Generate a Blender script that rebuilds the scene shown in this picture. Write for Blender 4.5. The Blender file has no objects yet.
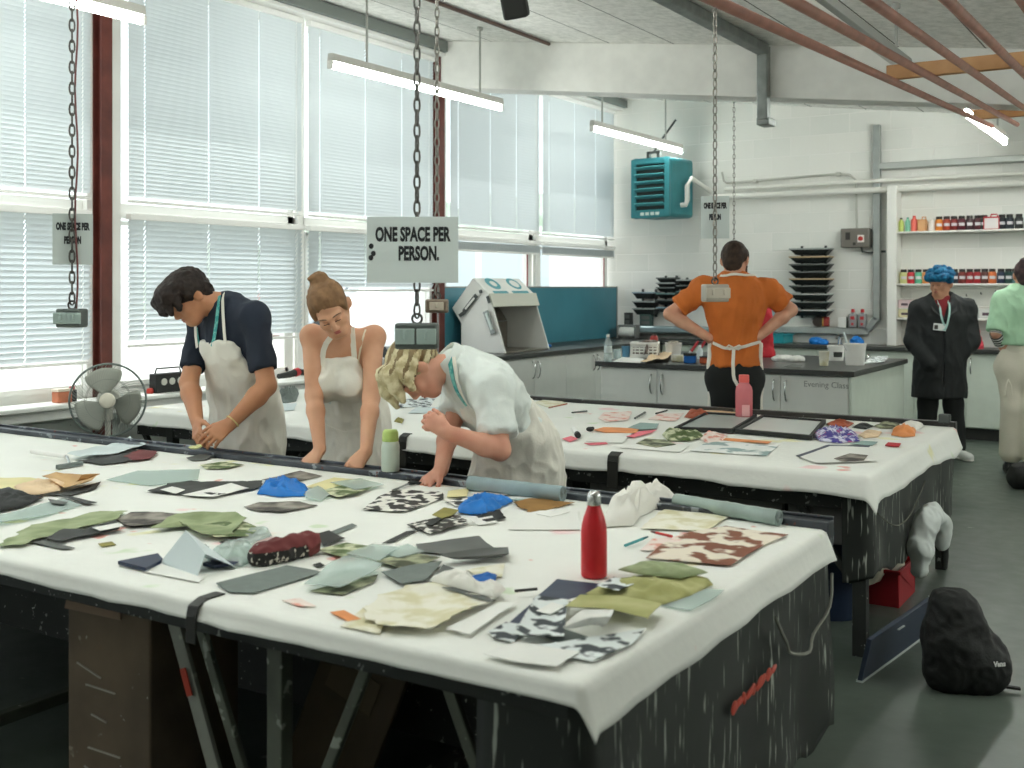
import bpy, bmesh, math, random
import numpy as np
from mathutils import Vector, Matrix, noise as mnoise
random.seed(7)
SC = bpy.context.scene
COL = SC.collection
PI = math.pi
# ---------------------------------------------------------------- camera model of the room
FPX, HZ, CAMZ, TH = 1100.0, 287.0, 1.53, math.radians(32.2)
CT, ST = math.cos(TH), math.sin(TH)
def atd(u, v, d):
    x = (u-512.0)/FPX*d
    return Vector((x*CT-d*ST, x*ST+d*CT, CAMZ+(HZ-v)*d/FPX))
def at(u, v, z):
    return atd(u, v, (z-CAMZ)*FPX/(HZ-v))
def onX(u, v, X):
    return atd(u, v, X/((u-512.0)/FPX*CT-ST))
def onY(u, v, Y):
    return atd(u, v, Y/((u-512.0)/FPX*ST+CT))
TZ = 0.76                        # height of the two print tables

# ---------------------------------------------------------------- object bookkeeping
def link(o, parent=None):
    COL.objects.link(o)
    if parent is not None:
        o.parent = parent
    return o
def tag(o, label=None, cat=None, group=None, kind=None):
    if label: o['label'] = label
    if cat: o['category'] = cat
    if group: o['group'] = group
    if kind: o['kind'] = kind
    return o
def thing(name, label, cat, loc=(0,0,0), rz=0.0, group=None):
    o = bpy.data.objects.new(name, None)
    o.empty_display_size = .1
    link(o); o.location = loc; o.rotation_euler = (0,0,rz)
    return tag(o, label, cat, group)
def copy_tree(o, parent=None):
    c = o.copy(); COL.objects.link(c)
    c.parent = parent
    for ch in list(o.children):
        copy_tree(ch, c)
    return c
def rot(ax, a):
    return Matrix.Rotation(a, 3, ax)
def frame_z(d):
    d = Vector(d).normalized()
    return d.to_track_quat('Z', 'Y').to_matrix()

class MB:
    """collects shapes and links them as one mesh object"""
    def __init__(s):
        s.v = []; s.f = []; s.mi = []; s.cur = 0
    def add(s, vs, fs):
        n = len(s.v)
        s.v.extend([tuple(p) for p in vs])
        s.f.extend([tuple(i+n for i in f) for f in fs]); s.mi.extend([s.cur]*len(fs))
        return s
    def box(s, c, size, R=None):
        c = Vector(c); hx, hy, hz = size[0]/2, size[1]/2, size[2]/2
        vs = [Vector((x*hx, y*hy, z*hz)) for x in (-1,1) for y in (-1,1) for z in (-1,1)]
        if R is not None: vs = [R @ p for p in vs]
        vs = [p+c for p in vs]
        return s.add(vs, [(0,1,3,2),(4,6,7,5),(0,4,5,1),(2,3,7,6),(0,2,6,4),(1,5,7,3)])
    def bb(s, x0, x1, y0, y1, z0, z1):
        return s.box(((x0+x1)/2,(y0+y1)/2,(z0+z1)/2), (abs(x1-x0),abs(y1-y0),abs(z1-z0)))
    def bar(s, a, b, w, h, up=(0,0,1)):
        a = Vector(a); b = Vector(b); d = (b-a); L = d.length; d.normalize()
        upv = Vector(up)
        sx = d.cross(upv)
        if sx.length < 1e-4: sx = d.cross(Vector((0,1,0)))
        sx.normalize(); uz = sx.cross(d).normalized()
        R = Matrix((sx, d, uz)).transposed()
        return s.box((a+b)/2, (w, L, h), R)
    def cyl(s, a, b, r, r2=None, n=12, caps=True):
        a = Vector(a); b = Vector(b); r2 = r if r2 is None else r2
        M = frame_z(b-a)
        vs = []
        for p, rr in ((a, r), (b, r2)):
            for i in range(n):
                t = 2*PI*i/n
                vs.append(p + M @ Vector((rr*math.cos(t), rr*math.sin(t), 0)))
        fs = [(i, (i+1)%n, n+(i+1)%n, n+i) for i in range(n)]
        if caps:
            fs += [tuple(range(n-1,-1,-1)), tuple(range(n, 2*n))]
        return s.add(vs, fs)
    def tube(s, pts, r, n=8, closed=False):
        pts = [Vector(p) for p in pts]; m = len(pts); vs = []; fs = []
        rs = r if isinstance(r, (list, tuple)) else [r]*m
        prev = None
        for i, p in enumerate(pts):
            if closed: d = pts[(i+1)%m]-pts[i-1]
            else: d = pts[min(i+1,m-1)]-pts[max(i-1,0)]
            d.normalize()
            if prev is None:
                x = d.orthogonal().normalized()
            else:
                x = prev - d*prev.dot(d)
                if x.length < 1e-5: x = d.orthogonal()
                x.normalize()
            prev = x; y = d.cross(x)
            for k in range(n):
                t = 2*PI*k/n
                vs.append(p + x*(rs[i]*math.cos(t)) + y*(rs[i]*math.sin(t)))
        for i in range(m if closed else m-1):
            j = (i+1) % m
            for k in range(n):
                fs.append((i*n+k, i*n+(k+1)%n, j*n+(k+1)%n, j*n+k))
        if not closed:
            fs += [tuple(range(n-1,-1,-1)), tuple(range((m-1)*n, m*n))]
        return s.add(vs, fs)
    def lathe(s, prof, c=(0,0,0), n=24, R=None, sy=1.0):
        c = Vector(c); vs = []; fs = []; m = len(prof)
        for (r, z) in prof:
            for k in range(n):
                t = 2*PI*k/n
                p = Vector((r*math.cos(t), r*math.sin(t)*sy, z))
                if R is not None: p = R @ p
                vs.append(p+c)
        for i in range(m-1):
            for k in range(n):
                fs.append((i*n+k, i*n+(k+1)%n, (i+1)*n+(k+1)%n, (i+1)*n+k))
        if prof[0][0] > 1e-6: fs.append(tuple(range(n-1,-1,-1)))
        if prof[-1][0] > 1e-6: fs.append(tuple(range((m-1)*n, m*n)))
        return s.add(vs, fs)
    def prism(s, poly, t, M=None, o=(0,0,0)):
        """poly in the local xy plane, extruded by t along z"""
        o = Vector(o); n = len(poly)
        vs = [Vector((p[0],p[1],0)) for p in poly]+[Vector((p[0],p[1],t)) for p in poly]
        if M is not None: vs = [M @ p for p in vs]
        vs = [p+o for p in vs]
        fs = [tuple(range(n-1,-1,-1)), tuple(range(n,2*n))]+[(i,(i+1)%n,n+(i+1)%n,n+i) for i in range(n)]
        return s.add(vs, fs)
    def ell(s, c, r, R=None, n=14, m=9):
        c = Vector(c); r = Vector(r) if hasattr(r,'__len__') else Vector((r,r,r))
        vs = []; fs = []
        for i in range(m+1):
            a = PI*i/m
            for k in range(n):
                t = 2*PI*k/n
                p = Vector((r.x*math.sin(a)*math.cos(t), r.y*math.sin(a)*math.sin(t), -r.z*math.cos(a)))
                if R is not None: p = R @ p
                vs.append(p+c)
        for i in range(m):
            for k in range(n):
                fs.append((i*n+k, i*n+(k+1)%n, (i+1)*n+(k+1)%n, (i+1)*n+k))
        return s.add(vs, fs)
    def torus(s, c, R, r, M=None, n=24, m=8, sx=1.0):
        pts = []
        for k in range(n):
            t = 2*PI*k/n
            p = Vector((R*math.cos(t)*sx, R*math.sin(t), 0))
            if M is not None: p = M @ p
            pts.append(p+Vector(c))
        return s.tube(pts, r, m, closed=True)
    def grid(s, P, flip=False):
        """P[i][j] points -> sheet"""
        a = len(P); b = len(P[0])
        vs = [p for row in P for p in row]
        fs = [(i*b+j, i*b+j+1, (i+1)*b+j+1, (i+1)*b+j) for i in range(a-1) for j in range(b-1)]
        if flip: fs = [tuple(reversed(f)) for f in fs]
        return s.add(vs, fs)
    def build(s, name, mats, parent=None, bevel=0.0, smooth=True, seg=2, merge=False, ang=40):
        me = bpy.data.meshes.new(name)
        me.from_pydata(s.v, [], s.f)
        if not isinstance(mats, (list, tuple)): mats = [mats]
        for m in mats: me.materials.append(m)
        for p, i in zip(me.polygons, s.mi):
            p.material_index = i
        bm = bmesh.new(); bm.from_mesh(me)
        bmesh.ops.remove_doubles(bm, verts=bm.verts, dist=1e-5 if not merge else 1e-4)
        bmesh.ops.recalc_face_normals(bm, faces=bm.faces)
        bm.to_mesh(me); bm.free()
        if smooth:
            me.shade_smooth()
            try: me.set_sharp_from_angle(angle=math.radians(ang))
            except Exception: pass
        o = bpy.data.objects.new(name, me)
        link(o, parent)
        if bevel > 0:
            b = o.modifiers.new('bevel', 'BEVEL'); b.width = bevel; b.segments = seg; b.limit_method = 'ANGLE'
            b.angle_limit = math.radians(35)
        return o

# ---------------------------------------------------------------- materials
def s2l(c):
    return tuple(((x/12.92) if x <= .04045 else ((x+.055)/1.055)**2.4) for x in c)
def hexc(h):
    return tuple(int(h[i:i+2],16)/255 for i in (0,2,4))
def col(c):
    if isinstance(c, str): c = hexc(c)
    return s2l(c)+(1.0,)
_mats = {}
def mat(name, c, rough=.6, metal=0.0, var=0.0, scale=8.0, bump=0.0, bscale=60.0, c2=None, spec=.4, coat=0, alpha=1, trans=0, sheen=0, emit=None, estr=0, spots=None, detail=4.0, thresh=None, subsurf=0):
    """a procedural surface: base colour, a second colour mixed in by noise, optional bump and paint spots"""
    if name in _mats: return _mats[name]
    m = bpy.data.materials.new(name); m.use_nodes = True
    nt = m.node_tree; N = nt.nodes; L = nt.links
    b = N['Principled BSDF']
    b.inputs['Roughness'].default_value = rough
    b.inputs['Metallic'].default_value = metal
    b.inputs['Specular IOR Level'].default_value = spec
    if coat: b.inputs['Coat Weight'].default_value = coat
    if trans: b.inputs['Transmission Weight'].default_value = trans
    if sheen: b.inputs['Sheen Weight'].default_value = sheen
    if subsurf:
        b.inputs['Subsurface Weight'].default_value = subsurf
        b.inputs['Subsurface Radius'].default_value = (.02,.008,.005)
    if alpha < 1: b.inputs['Alpha'].default_value = alpha
    if emit:
        b.inputs['Emission Color'].default_value = col(emit); b.inputs['Emission Strength'].default_value = estr
    base = col(c)
    tc = N.new('ShaderNodeTexCoord')
    cur = None
    if var or c2:
        nz = N.new('ShaderNodeTexNoise'); nz.inputs['Scale'].default_value = scale; nz.inputs['Detail'].default_value = detail
        L.new(tc.outputs['Object'], nz.inputs['Vector'])
        rmp = N.new('ShaderNodeValToRGB')
        lo, hi = thresh if thresh else (.35,.65)
        rmp.color_ramp.elements[0].position = lo; rmp.color_ramp.elements[1].position = hi
        if c2:
            rmp.color_ramp.elements[0].color = base; rmp.color_ramp.elements[1].color = col(c2)
        else:
            rmp.color_ramp.elements[0].color = tuple(x*(1-var) for x in base[:3])+(1,)
            rmp.color_ramp.elements[1].color = tuple(min(1,x*(1+var)) for x in base[:3])+(1,)
        L.new(nz.outputs['Fac'], rmp.inputs['Fac'])
        cur = rmp.outputs['Color']
    if spots:
        for (sc, th, cc) in spots:
            nz = N.new('ShaderNodeTexNoise'); nz.inputs['Scale'].default_value = sc; nz.inputs['Detail'].default_value = 3
            mp = N.new('ShaderNodeMapping'); mp.inputs['Location'].default_value = (sc*1.7, th*31, sc*.3)
            L.new(tc.outputs['Object'], mp.inputs['Vector']); L.new(mp.outputs['Vector'], nz.inputs['Vector'])
            r = N.new('ShaderNodeValToRGB'); r.color_ramp.elements[0].position = th; r.color_ramp.elements[1].position = th+.035
            L.new(nz.outputs['Fac'], r.inputs['Fac'])
            mx = N.new('ShaderNodeMix'); mx.data_type = 'RGBA'
            L.new(r.outputs['Color'], mx.inputs['Factor'])
            if cur is None: mx.inputs['A'].default_value = base
            else: L.new(cur, mx.inputs['A'])
            mx.inputs['B'].default_value = col(cc)
            cur = mx.outputs['Result']
    if cur is None: b.inputs['Base Color'].default_value = base
    else: L.new(cur, b.inputs['Base Color'])
    if bump:
        nz = N.new('ShaderNodeTexNoise'); nz.inputs['Scale'].default_value = bscale; nz.inputs['Detail'].default_value = 3
        L.new(tc.outputs['Object'], nz.inputs['Vector'])
        bp = N.new('ShaderNodeBump'); bp.inputs['Strength'].default_value = bump; bp.inputs['Distance'].default_value = .01
        L.new(nz.outputs['Fac'], bp.inputs['Height']); L.new(bp.outputs['Normal'], b.inputs['Normal'])
    _mats[name] = m
    return m
def glass_mat(name, tint='ffffff', refl=.08, rough=.02, body=0.0):
    """thin clear sheet: mostly straight-through, a little mirror, optional milky body"""
    if name in _mats: return _mats[name]
    m = bpy.data.materials.new(name); m.use_nodes = True
    nt = m.node_tree; N = nt.nodes; L = nt.links
    out = N['Material Output']; N.remove(N['Principled BSDF'])
    tr = N.new('ShaderNodeBsdfTransparent'); tr.inputs['Color'].default_value = col(tint)
    gl = N.new('ShaderNodeBsdfGlossy'); gl.inputs['Roughness'].default_value = rough
    mx = N.new('ShaderNodeMixShader'); mx.inputs['Fac'].default_value = refl
    L.new(tr.outputs[0], mx.inputs[1]); L.new(gl.outputs[0], mx.inputs[2])
    last = mx
    if body:
        df = N.new('ShaderNodeBsdfDiffuse'); df.inputs['Color'].default_value = col(tint)
        m2 = N.new('ShaderNodeMixShader'); m2.inputs['Fac'].default_value = body
        L.new(mx.outputs[0], m2.inputs[1]); L.new(df.outputs[0], m2.inputs[2]); last = m2
    L.new(last.outputs[0], out.inputs['Surface'])
    _mats[name] = m
    return m
def text_mesh(name, body, size, mt, M, parent=None, thick=.0006, squash=1.0, bold=0.0):
    """lettering as a thin real mesh; M places the text plane (x right, y up, z towards the reader)"""
    cu = bpy.data.curves.new(name+'_curve', 'FONT'); cu.body = body; cu.size = size
    cu.align_x = 'CENTER'; cu.align_y = 'CENTER'; cu.extrude = thick; cu.offset = bold; cu.resolution_u = 3
    tmp = bpy.data.objects.new('tmp_text', cu); COL.objects.link(tmp)
    dg = bpy.context.evaluated_depsgraph_get(); dg.update()
    me = bpy.data.meshes.new_from_object(tmp.evaluated_get(dg)); me.name = name
    bpy.data.objects.remove(tmp); bpy.data.curves.remove(cu)
    S = Matrix.Diagonal((squash,1,1,1))
    me.transform(M @ S)
    me.materials.clear(); me.materials.append(mt)
    o = bpy.data.objects.new(name, me)
    return link(o, parent)
def basis(o, x, y):
    """4x4 from origin and x / y axes"""
    x = Vector(x).normalized(); y = Vector(y).normalized(); z = x.cross(y).normalized()
    M = Matrix((x, y, z)).transposed().to_4x4(); M.translation = Vector(o)
    return M
# ---------------------------------------------------------------- setting
WX, BY, RX, FY = -6.2, 12.2, 3.4, -3.2      # window wall, back wall, right wall, front wall
def ceil_z(x): return 3.865-.13*(x-WX)
M_white = mat('white_paint', 'efeee9', .6, var=.04, scale=3)
M_frame = mat('window_white', 'eeeeea', .45)
M_red = mat('red_oxide_steel', '5f2e26', .55, var=.25, scale=6)
M_grey = mat('grey_steel', '8a8f8c', .45, metal=.6, var=.15, scale=10)
M_dkgrey = mat('dark_grey_paint', '4a4f4d', .5, var=.1)
M_blk = mat('black_plastic', '1c1f1d', .45)
M_chrome = mat('chrome', 'c8cac8', .25, metal=1.0)

def node_mat(name):
    m = bpy.data.materials.new(name); m.use_nodes = True
    nt = m.node_tree
    return m, nt.nodes, nt.links, nt.nodes['Principled BSDF']
def floor_material():
    m, N, L, b = node_mat('painted_concrete')
    tc = N.new('ShaderNodeTexCoord')
    n1 = N.new('ShaderNodeTexNoise'); n1.inputs['Scale'].default_value = .9; n1.inputs['Detail'].default_value = 6
    n2 = N.new('ShaderNodeTexNoise'); n2.inputs['Scale'].default_value = 9; n2.inputs['Detail'].default_value = 5
    L.new(tc.outputs['Object'], n1.inputs['Vector']); L.new(tc.outputs['Object'], n2.inputs['Vector'])
    r1 = N.new('ShaderNodeValToRGB'); r1.color_ramp.elements[0].position = .35; r1.color_ramp.elements[1].position = .7
    r1.color_ramp.elements[0].color = col('414a43'); r1.color_ramp.elements[1].color = col('59625a')
    L.new(n1.outputs['Fac'], r1.inputs['Fac'])
    r2 = N.new('ShaderNodeValToRGB'); r2.color_ramp.elements[0].position = .70; r2.color_ramp.elements[1].position = .76
    L.new(n2.outputs['Fac'], r2.inputs['Fac'])
    mx = N.new('ShaderNodeMix'); mx.data_type = 'RGBA'
    L.new(r2.outputs['Color'], mx.inputs['Factor']); L.new(r1.outputs['Color'], mx.inputs['A']); mx.inputs['B'].default_value = col('848c82')
    L.new(mx.outputs['Result'], b.inputs['Base Color'])
    rr = N.new('ShaderNodeMapRange'); rr.inputs['To Min'].default_value = .28; rr.inputs['To Max'].default_value = .5
    L.new(n2.outputs['Fac'], rr.inputs['Value']); L.new(rr.outputs['Result'], b.inputs['Roughness'])
    bp = N.new('ShaderNodeBump'); bp.inputs['Strength'].default_value = .12; bp.inputs['Distance'].default_value = .01
    L.new(n2.outputs['Fac'], bp.inputs['Height']); L.new(bp.outputs['Normal'], b.inputs['Normal'])
    return m
def block_material():
    m, N, L, b = node_mat('painted_blockwork')
    tc = N.new('ShaderNodeTexCoord')
    mp = N.new('ShaderNodeMapping'); mp.inputs['Rotation'].default_value = (PI/2, 0, 0)
    L.new(tc.outputs['Object'], mp.inputs['Vector'])
    br = N.new('ShaderNodeTexBrick'); br.inputs['Scale'].default_value = 1
    br.inputs['Brick Width'].default_value = .44; br.inputs['Row Height'].default_value = .215; br.inputs['Mortar Size'].default_value = .008
    br.inputs['Mortar Smooth'].default_value = .6; br.inputs['Bias'].default_value = 0
    br.inputs['Color1'].default_value = col('e9e8e2'); br.inputs['Color2'].default_value = col('e1e2dc'); br.inputs['Mortar'].default_value = col('ecebe6')
    L.new(mp.outputs['Vector'], br.inputs['Vector'])
    nz = N.new('ShaderNodeTexNoise'); nz.inputs['Scale'].default_value = 1.6; nz.inputs['Detail'].default_value = 5
    L.new(tc.outputs['Object'], nz.inputs['Vector'])
    mx = N.new('ShaderNodeMix'); mx.data_type = 'RGBA'
    rp = N.new('ShaderNodeValToRGB'); rp.color_ramp.elements[0].position = .42; rp.color_ramp.elements[1].position = .75
    L.new(nz.outputs['Fac'], rp.inputs['Fac']); L.new(rp.outputs['Color'], mx.inputs['Factor'])
    L.new(br.outputs['Color'], mx.inputs['A']); mx.inputs['B'].default_value = col('e9e9e3')
    L.new(mx.outputs['Result'], b.inputs['Base Color'])
    b.inputs['Roughness'].default_value = .7
    n3 = N.new('ShaderNodeTexNoise'); n3.inputs['Scale'].default_value = 45
    L.new(tc.outputs['Object'], n3.inputs['Vector'])
    ad = N.new('ShaderNodeMath'); ad.operation = 'MULTIPLY_ADD'; ad.inputs[1].default_value = -1.0
    L.new(br.outputs['Fac'], ad.inputs[0]); 
    m3 = N.new('ShaderNodeMath'); m3.operation = 'MULTIPLY'; m3.inputs[1].default_value = .35
    L.new(n3.outputs['Fac'], m3.inputs[0]); L.new(m3.outputs[0], ad.inputs[2])
    bp = N.new('ShaderNodeBump'); bp.inputs['Strength'].default_value = .35; bp.inputs['Distance'].default_value = .008
    L.new(ad.outputs[0], bp.inputs['Height']); L.new(bp.outputs['Normal'], b.inputs['Normal'])
    return m
def ceiling_material():
    m, N, L, b = node_mat('woodwool_board')
    tc = N.new('ShaderNodeTexCoord')
    sx = N.new('ShaderNodeSeparateXYZ'); L.new(tc.outputs['Object'], sx.inputs[0])
    def line(out, period, off, w):
        a = N.new('ShaderNodeMath'); a.operation = 'ADD'; a.inputs[1].default_value = off; L.new(out, a.inputs[0])
        f = N.new('ShaderNodeMath'); f.operation = 'PINGPONG'; f.inputs[1].default_value = period/2; L.new(a.outputs[0], f.inputs[0])
        c = N.new('ShaderNodeMath'); c.operation = 'LESS_THAN'; c.inputs[1].default_value = w; L.new(f.outputs[0], c.inputs[0])
        return c.outputs[0]
    lx = line(sx.outputs['X'], .6, .12, .006); ly = line(sx.outputs['Y'], 2.4, .9, .004)
    mxm = N.new('ShaderNodeMath'); mxm.operation = 'MAXIMUM'; L.new(lx, mxm.inputs[0]); L.new(ly, mxm.inputs[1])
    nz = N.new('ShaderNodeTexNoise'); nz.inputs['Scale'].default_value = 14; nz.inputs['Detail'].default_value = 6; nz.inputs['Roughness'].default_value = .7
    L.new(tc.outputs['Object'], nz.inputs['Vector'])
    rp = N.new('ShaderNodeValToRGB'); rp.color_ramp.elements[0].position = .35; rp.color_ramp.elements[1].position = .6
    rp.color_ramp.elements[0].color = col('d6d6d0'); rp.color_ramp.elements[1].color = col('f2f1ec')
    L.new(nz.outputs['Fac'], rp.inputs['Fac'])
    mx = N.new('ShaderNodeMix'); mx.data_type = 'RGBA'
    L.new(mxm.outputs[0], mx.inputs['Factor']); L.new(rp.outputs['Color'], mx.inputs['A']); mx.inputs['B'].default_value = col('5d5c57')
    L.new(mx.outputs['Result'], b.inputs['Base Color']); b.inputs['Roughness'].default_value = .9
    bp = N.new('ShaderNodeBump'); bp.inputs['Strength'].default_value = .5; bp.inputs['Distance'].default_value = .01
    L.new(nz.outputs['Fac'], bp.inputs['Height']); L.new(bp.outputs['Normal'], b.inputs['Normal'])
    return m
M_floor, M_block, M_ceil = floor_material(), block_material(), ceiling_material()
def struct(name, mb, m, parent=None, **k):
    o = mb.build(name, m, parent, **k)
    if parent is None: o['kind'] = 'structure'
    return o
struct('floor', MB().bb(WX-.2, RX+.2, FY-.2, BY+.2, -.1, 0), M_floor, smooth=False)
m = MB()
a, b_ = WX-.15, RX+.15
m.add([(a,FY-.15,ceil_z(a)),(b_,FY-.15,ceil_z(b_)),(b_,BY+.15,ceil_z(b_)),(a,BY+.15,ceil_z(a)),
       (a,FY-.15,ceil_z(a)+.12),(b_,FY-.15,ceil_z(b_)+.12),(b_,BY+.15,ceil_z(b_)+.12),(a,BY+.15,ceil_z(a)+.12)],
      [(0,1,2,3),(7,6,5,4),(0,4,5,1),(1,5,6,2),(2,6,7,3),(3,7,4,0)])
struct('ceiling', m, M_ceil, smooth=False)
struct('wall_back', MB().bb(WX-.15, RX+.15, BY, BY+.2, 0, 4.1), M_block, smooth=False)
struct('wall_right', MB().bb(RX, RX+.15, FY, BY, 0, 2.78), M_white, smooth=False)
struct('wall_front', MB().bb(WX-.15, RX+.15, FY-.15, FY, 0, 4.1), M_white, smooth=False)
m = MB()
m.bb(WX-.15, WX, FY, BY, 0, .78); m.bb(WX-.15, WX, FY, BY, 3.84, 4.05); m.bb(WX-.15, WX, FY, -2.74, .78, 3.84)
struct('wall_left', m, mat('painted_plaster','cfd6d0',.65,var=.05,scale=4, spots=[(40,.69,'6d7068')]), smooth=False)
# pale sill board and service trunking below the windows
m = MB(); m.bb(WX, WX+.26, FY, 7.85, .775, .805); m.bb(WX, WX+.22, FY, 7.85, .71, .775)
struct('trim_1', m, mat('sill_white','e4e7e2',.5,var=.04), bevel=.008)
# white portal beam across the room
m = MB()
def sl(x, dz): return ceil_z(x)+dz
x0, x1 = WX+.05, RX
for (y0, y1, dz0, dz1) in ((8.42, 8.72, -.44, 0.0),):
    m.add([(x0,y0,sl(x0,dz0)),(x1,y0,sl(x1,-.36)),(x1,y1,sl(x1,-.36)),(x0,y1,sl(x0,dz0)),(x0,y0,sl(x0,dz1)),(x1,y0,sl(x1,dz1)),(x1,y1,sl(x1,dz1)),(x0,y1,sl(x0,dz1))],
          [(3,2,1,0),(4,5,6,7),(0,1,5,4),(1,2,6,5),(2,3,7,6),(3,0,4,7)])
struct('trim_2', m, mat('beam_white','f0efea',.6,var=.03), bevel=.006)
# red steel stanchions at the window wall
for i, yc in enumerate((.95, 4.69, 8.44)):
    m = MB()
    for dx in (-.04, .04):
        m.bb(WX+.06+dx-.006, WX+.06+dx+.006, yc-.042, yc+.042, 0, ceil_z(WX)-.03)
    m.bb(WX+.02, WX+.10, yc-.004, yc+.004, 0, ceil_z(WX)-.03)
    m.bb(WX+.002, WX+.118, yc-.05, yc+.05, 0, .02)
    struct('steel_column' if i == 0 else 'steel_column.%03d' % i, m, M_red)
# windows: two lights per bay
M_glass = glass_mat('window_glass', 'fafcfc', .05)
edges = [-2.74, -.87, 1.0, 2.87, 4.74, 6.62, 8.5, 10.35, 12.2]  # nearest bay lies out of view, added without blinds to let in daylight
for i in range(8):
    y0, y1 = edges[i]+.03, edges[i+1]-.03
    if i == 7: y1 = 12.12
    m = MB(); xf0, xf1 = WX-.11, WX-.04
    zz = (.78, 2.0, 2.1, 3.84)
    m.bb(xf0, xf1, y0, y0+.07, zz[0], zz[3]); m.bb(xf0, xf1, y1-.07, y1, zz[0], zz[3])
    m.bb(xf0, xf1, y0, y1, zz[0], zz[0]+.07); m.bb(xf0, xf1, y0, y1, zz[3]-.07, zz[3]); m.bb(xf0, xf1, y0, y1, zz[1], zz[2])
    w = struct('window_%d' % (i+1), m, M_frame, bevel=.006)
    g = MB(); g.bb(WX-.08, WX-.074, y0+.05, y1-.05, zz[0]+.05, zz[1]+.02); g.bb(WX-.08, WX-.074, y0+.05, y1-.05, zz[2]-.02, zz[3]-.05)
    g.build('pane', M_glass, w, smooth=False)
    if i >= 3:
        s = MB(); s.bb(WX-.09, WX-.03, y0+.07, y1-.07, .85, .89)
        for yy in (y0+.07, y1-.11): s.bb(WX-.09, WX-.03, yy, yy+.04, .85, 1.98)
        s.bb(WX-.09, WX-.03, y0+.07, y1-.07, 1.95, 1.98)
        s.build('sash', M_frame, w, bevel=.005)
        if i in (6, 7):
            q = MB(); q.bb(WX-.028, WX-.018, y1-.135, y1-.12, .9, 1.95); q.build('seal', mat('seal_red','8f4a48',.5), w)
# white jambs each side of a stanchion
m = MB()
for yc in (4.74, 8.5):
    for s in (-1, 1): m.bb(WX-.03, WX+.015, yc+s*.1-.035, yc+s*.1+.035, .805, 3.84)
for yc in (6.62, 10.35): m.bb(WX-.03, WX+.012, yc-.03, yc+.03, .805, 3.84)
struct('trim_3', m, M_frame, bevel=.004)
# grey steel edge along the window head
m = MB(); m.bb(WX+.02, WX+.2, 4.85, 8.4, 3.73, 3.83); m.bb(WX+.0, WX+.2, 8.75, 12.19, 3.73, 3.82); m.bb(WX+.02,WX+.2,-2.5,4.62,3.80,3.90)
struct('trim_4', m, mat('head_grey','7d837f',.5,metal=.3), bevel=.004)
m = MB(); m.bb(WX+.02, WX+.16, -2.5, 12.18, 3.70, 3.73)
struct('trim_5', m, M_frame, bevel=.004)

# ---------------------------------------------------------------- venetian blinds
def blind_material():
    m = bpy.data.materials.new('blind_slat'); m.use_nodes = True
    N = m.node_tree.nodes; L = m.node_tree.links
    out = N['Material Output']; N.remove(N['Principled BSDF'])
    df = N.new('ShaderNodeBsdfDiffuse'); df.inputs['Color'].default_value = col('d3dadc')
    tl = N.new('ShaderNodeBsdfTranslucent'); tl.inputs['Color'].default_value = col('dbe2e4')
    mx = N.new('ShaderNodeMixShader'); mx.inputs['Fac'].default_value = .24
    L.new(df.outputs[0], mx.inputs[1]); L.new(tl.outputs[0], mx.inputs[2])
    L.new(mx.outputs[0], out.inputs['Surface'])
    return m
M_slat = blind_material()
M_rail = mat('blind_rail', 'f1f1ee', .4)
M_cord = blind_material(); M_cord.name = 'ladder_tape'; M_cord.node_tree.nodes['Mix Shader'].inputs['Fac'].default_value = .62
def blind(y0, y1, ztop, zbot, label, tapes, nstack=0, first=True):
    t = thing('venetian_blind', label, 'blind', (WX+.055, (y0+y1)/2, zbot), 0, 'white venetian blinds over the windows')
    hy = (y1-y0)/2; H = ztop-zbot
    h = MB(); h.bb(-.028, .028, -hy, hy, H-.045, H); h.build('head_rail', M_rail, t, bevel=.006)
    sp = .029 if ztop > 3 else .036; pitch = math.radians(64 if ztop > 3 else 56); hw = sp*.60
    s = MB()
    z = H-.055
    zend = .03+nstack*.0035
    while z > zend:
        a = Vector((-math.cos(pitch)*hw, 0, -math.sin(pitch)*hw)); b = -a
        mid = Vector((.0025, 0, 0.001))
        cuts = [-hy]+[-hy+f*2*hy for f in tapes]+[hy]
        for q in range(len(cuts)-1):
            p0 = cuts[q]+(.0035 if q else 0); p1 = cuts[q+1]-(.0035 if q < len(cuts)-2 else 0)
            s.add([(a.x,p0,z+a.z),(a.x,p1,z+a.z),(mid.x,p1,z+mid.z),(mid.x,p0,z+mid.z),(b.x,p1,z+b.z),(b.x,p0,z+b.z)],
                  [(0,1,2,3),(3,2,4,5)])
        z -= sp
    for k in range(nstack):
        s.bb(-.0125, .0125, -hy, hy, .02+k*.0035, .0225+k*.0035)
    s.build('slats', M_slat, t, ang=80)
    b = MB(); b.bb(-.014, .014, -hy, hy, 0, .02); b.build('bottom_rail', M_rail, t, bevel=.004)
    for f in tapes:
        c = MB(); yy = -hy+f*2*hy
        c.bb(.016, .0175, yy-.001, yy+.001, .005, H-.02)
        c.build('ladder_tape', M_cord, t)
    return t
T4 = (.08, .42, .72, .965)
blind(2.92, 4.60, 3.69, 2.10, 'white upper venetian blind left of the first red steel column', T4)
blind(4.90, 6.58, 3.69, 2.10, 'white upper venetian blind right beside the first red steel column, above the young man', T4)
blind(6.66, 8.36, 3.69, 2.10, 'white upper venetian blind behind the long lit tube light', T4)
blind(8.64, 10.31, 3.69, 2.10, 'white upper venetian blind just past the second red steel column', T4)
blind(10.39, 12.10, 3.69, 2.10, 'white upper venetian blind nearest the back wall corner', T4)
blind(2.92, 4.60, 2.03, 1.03, 'white lower venetian blind behind the hanging socket box left of the fan', T4)
blind(4.90, 6.58, 2.03, 1.12, 'white lower venetian blind behind the young man in navy', T4)
blind(6.66, 8.36, 2.03, 1.49, 'white lower venetian blind half raised behind the woman with a bun', T4)
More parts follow.
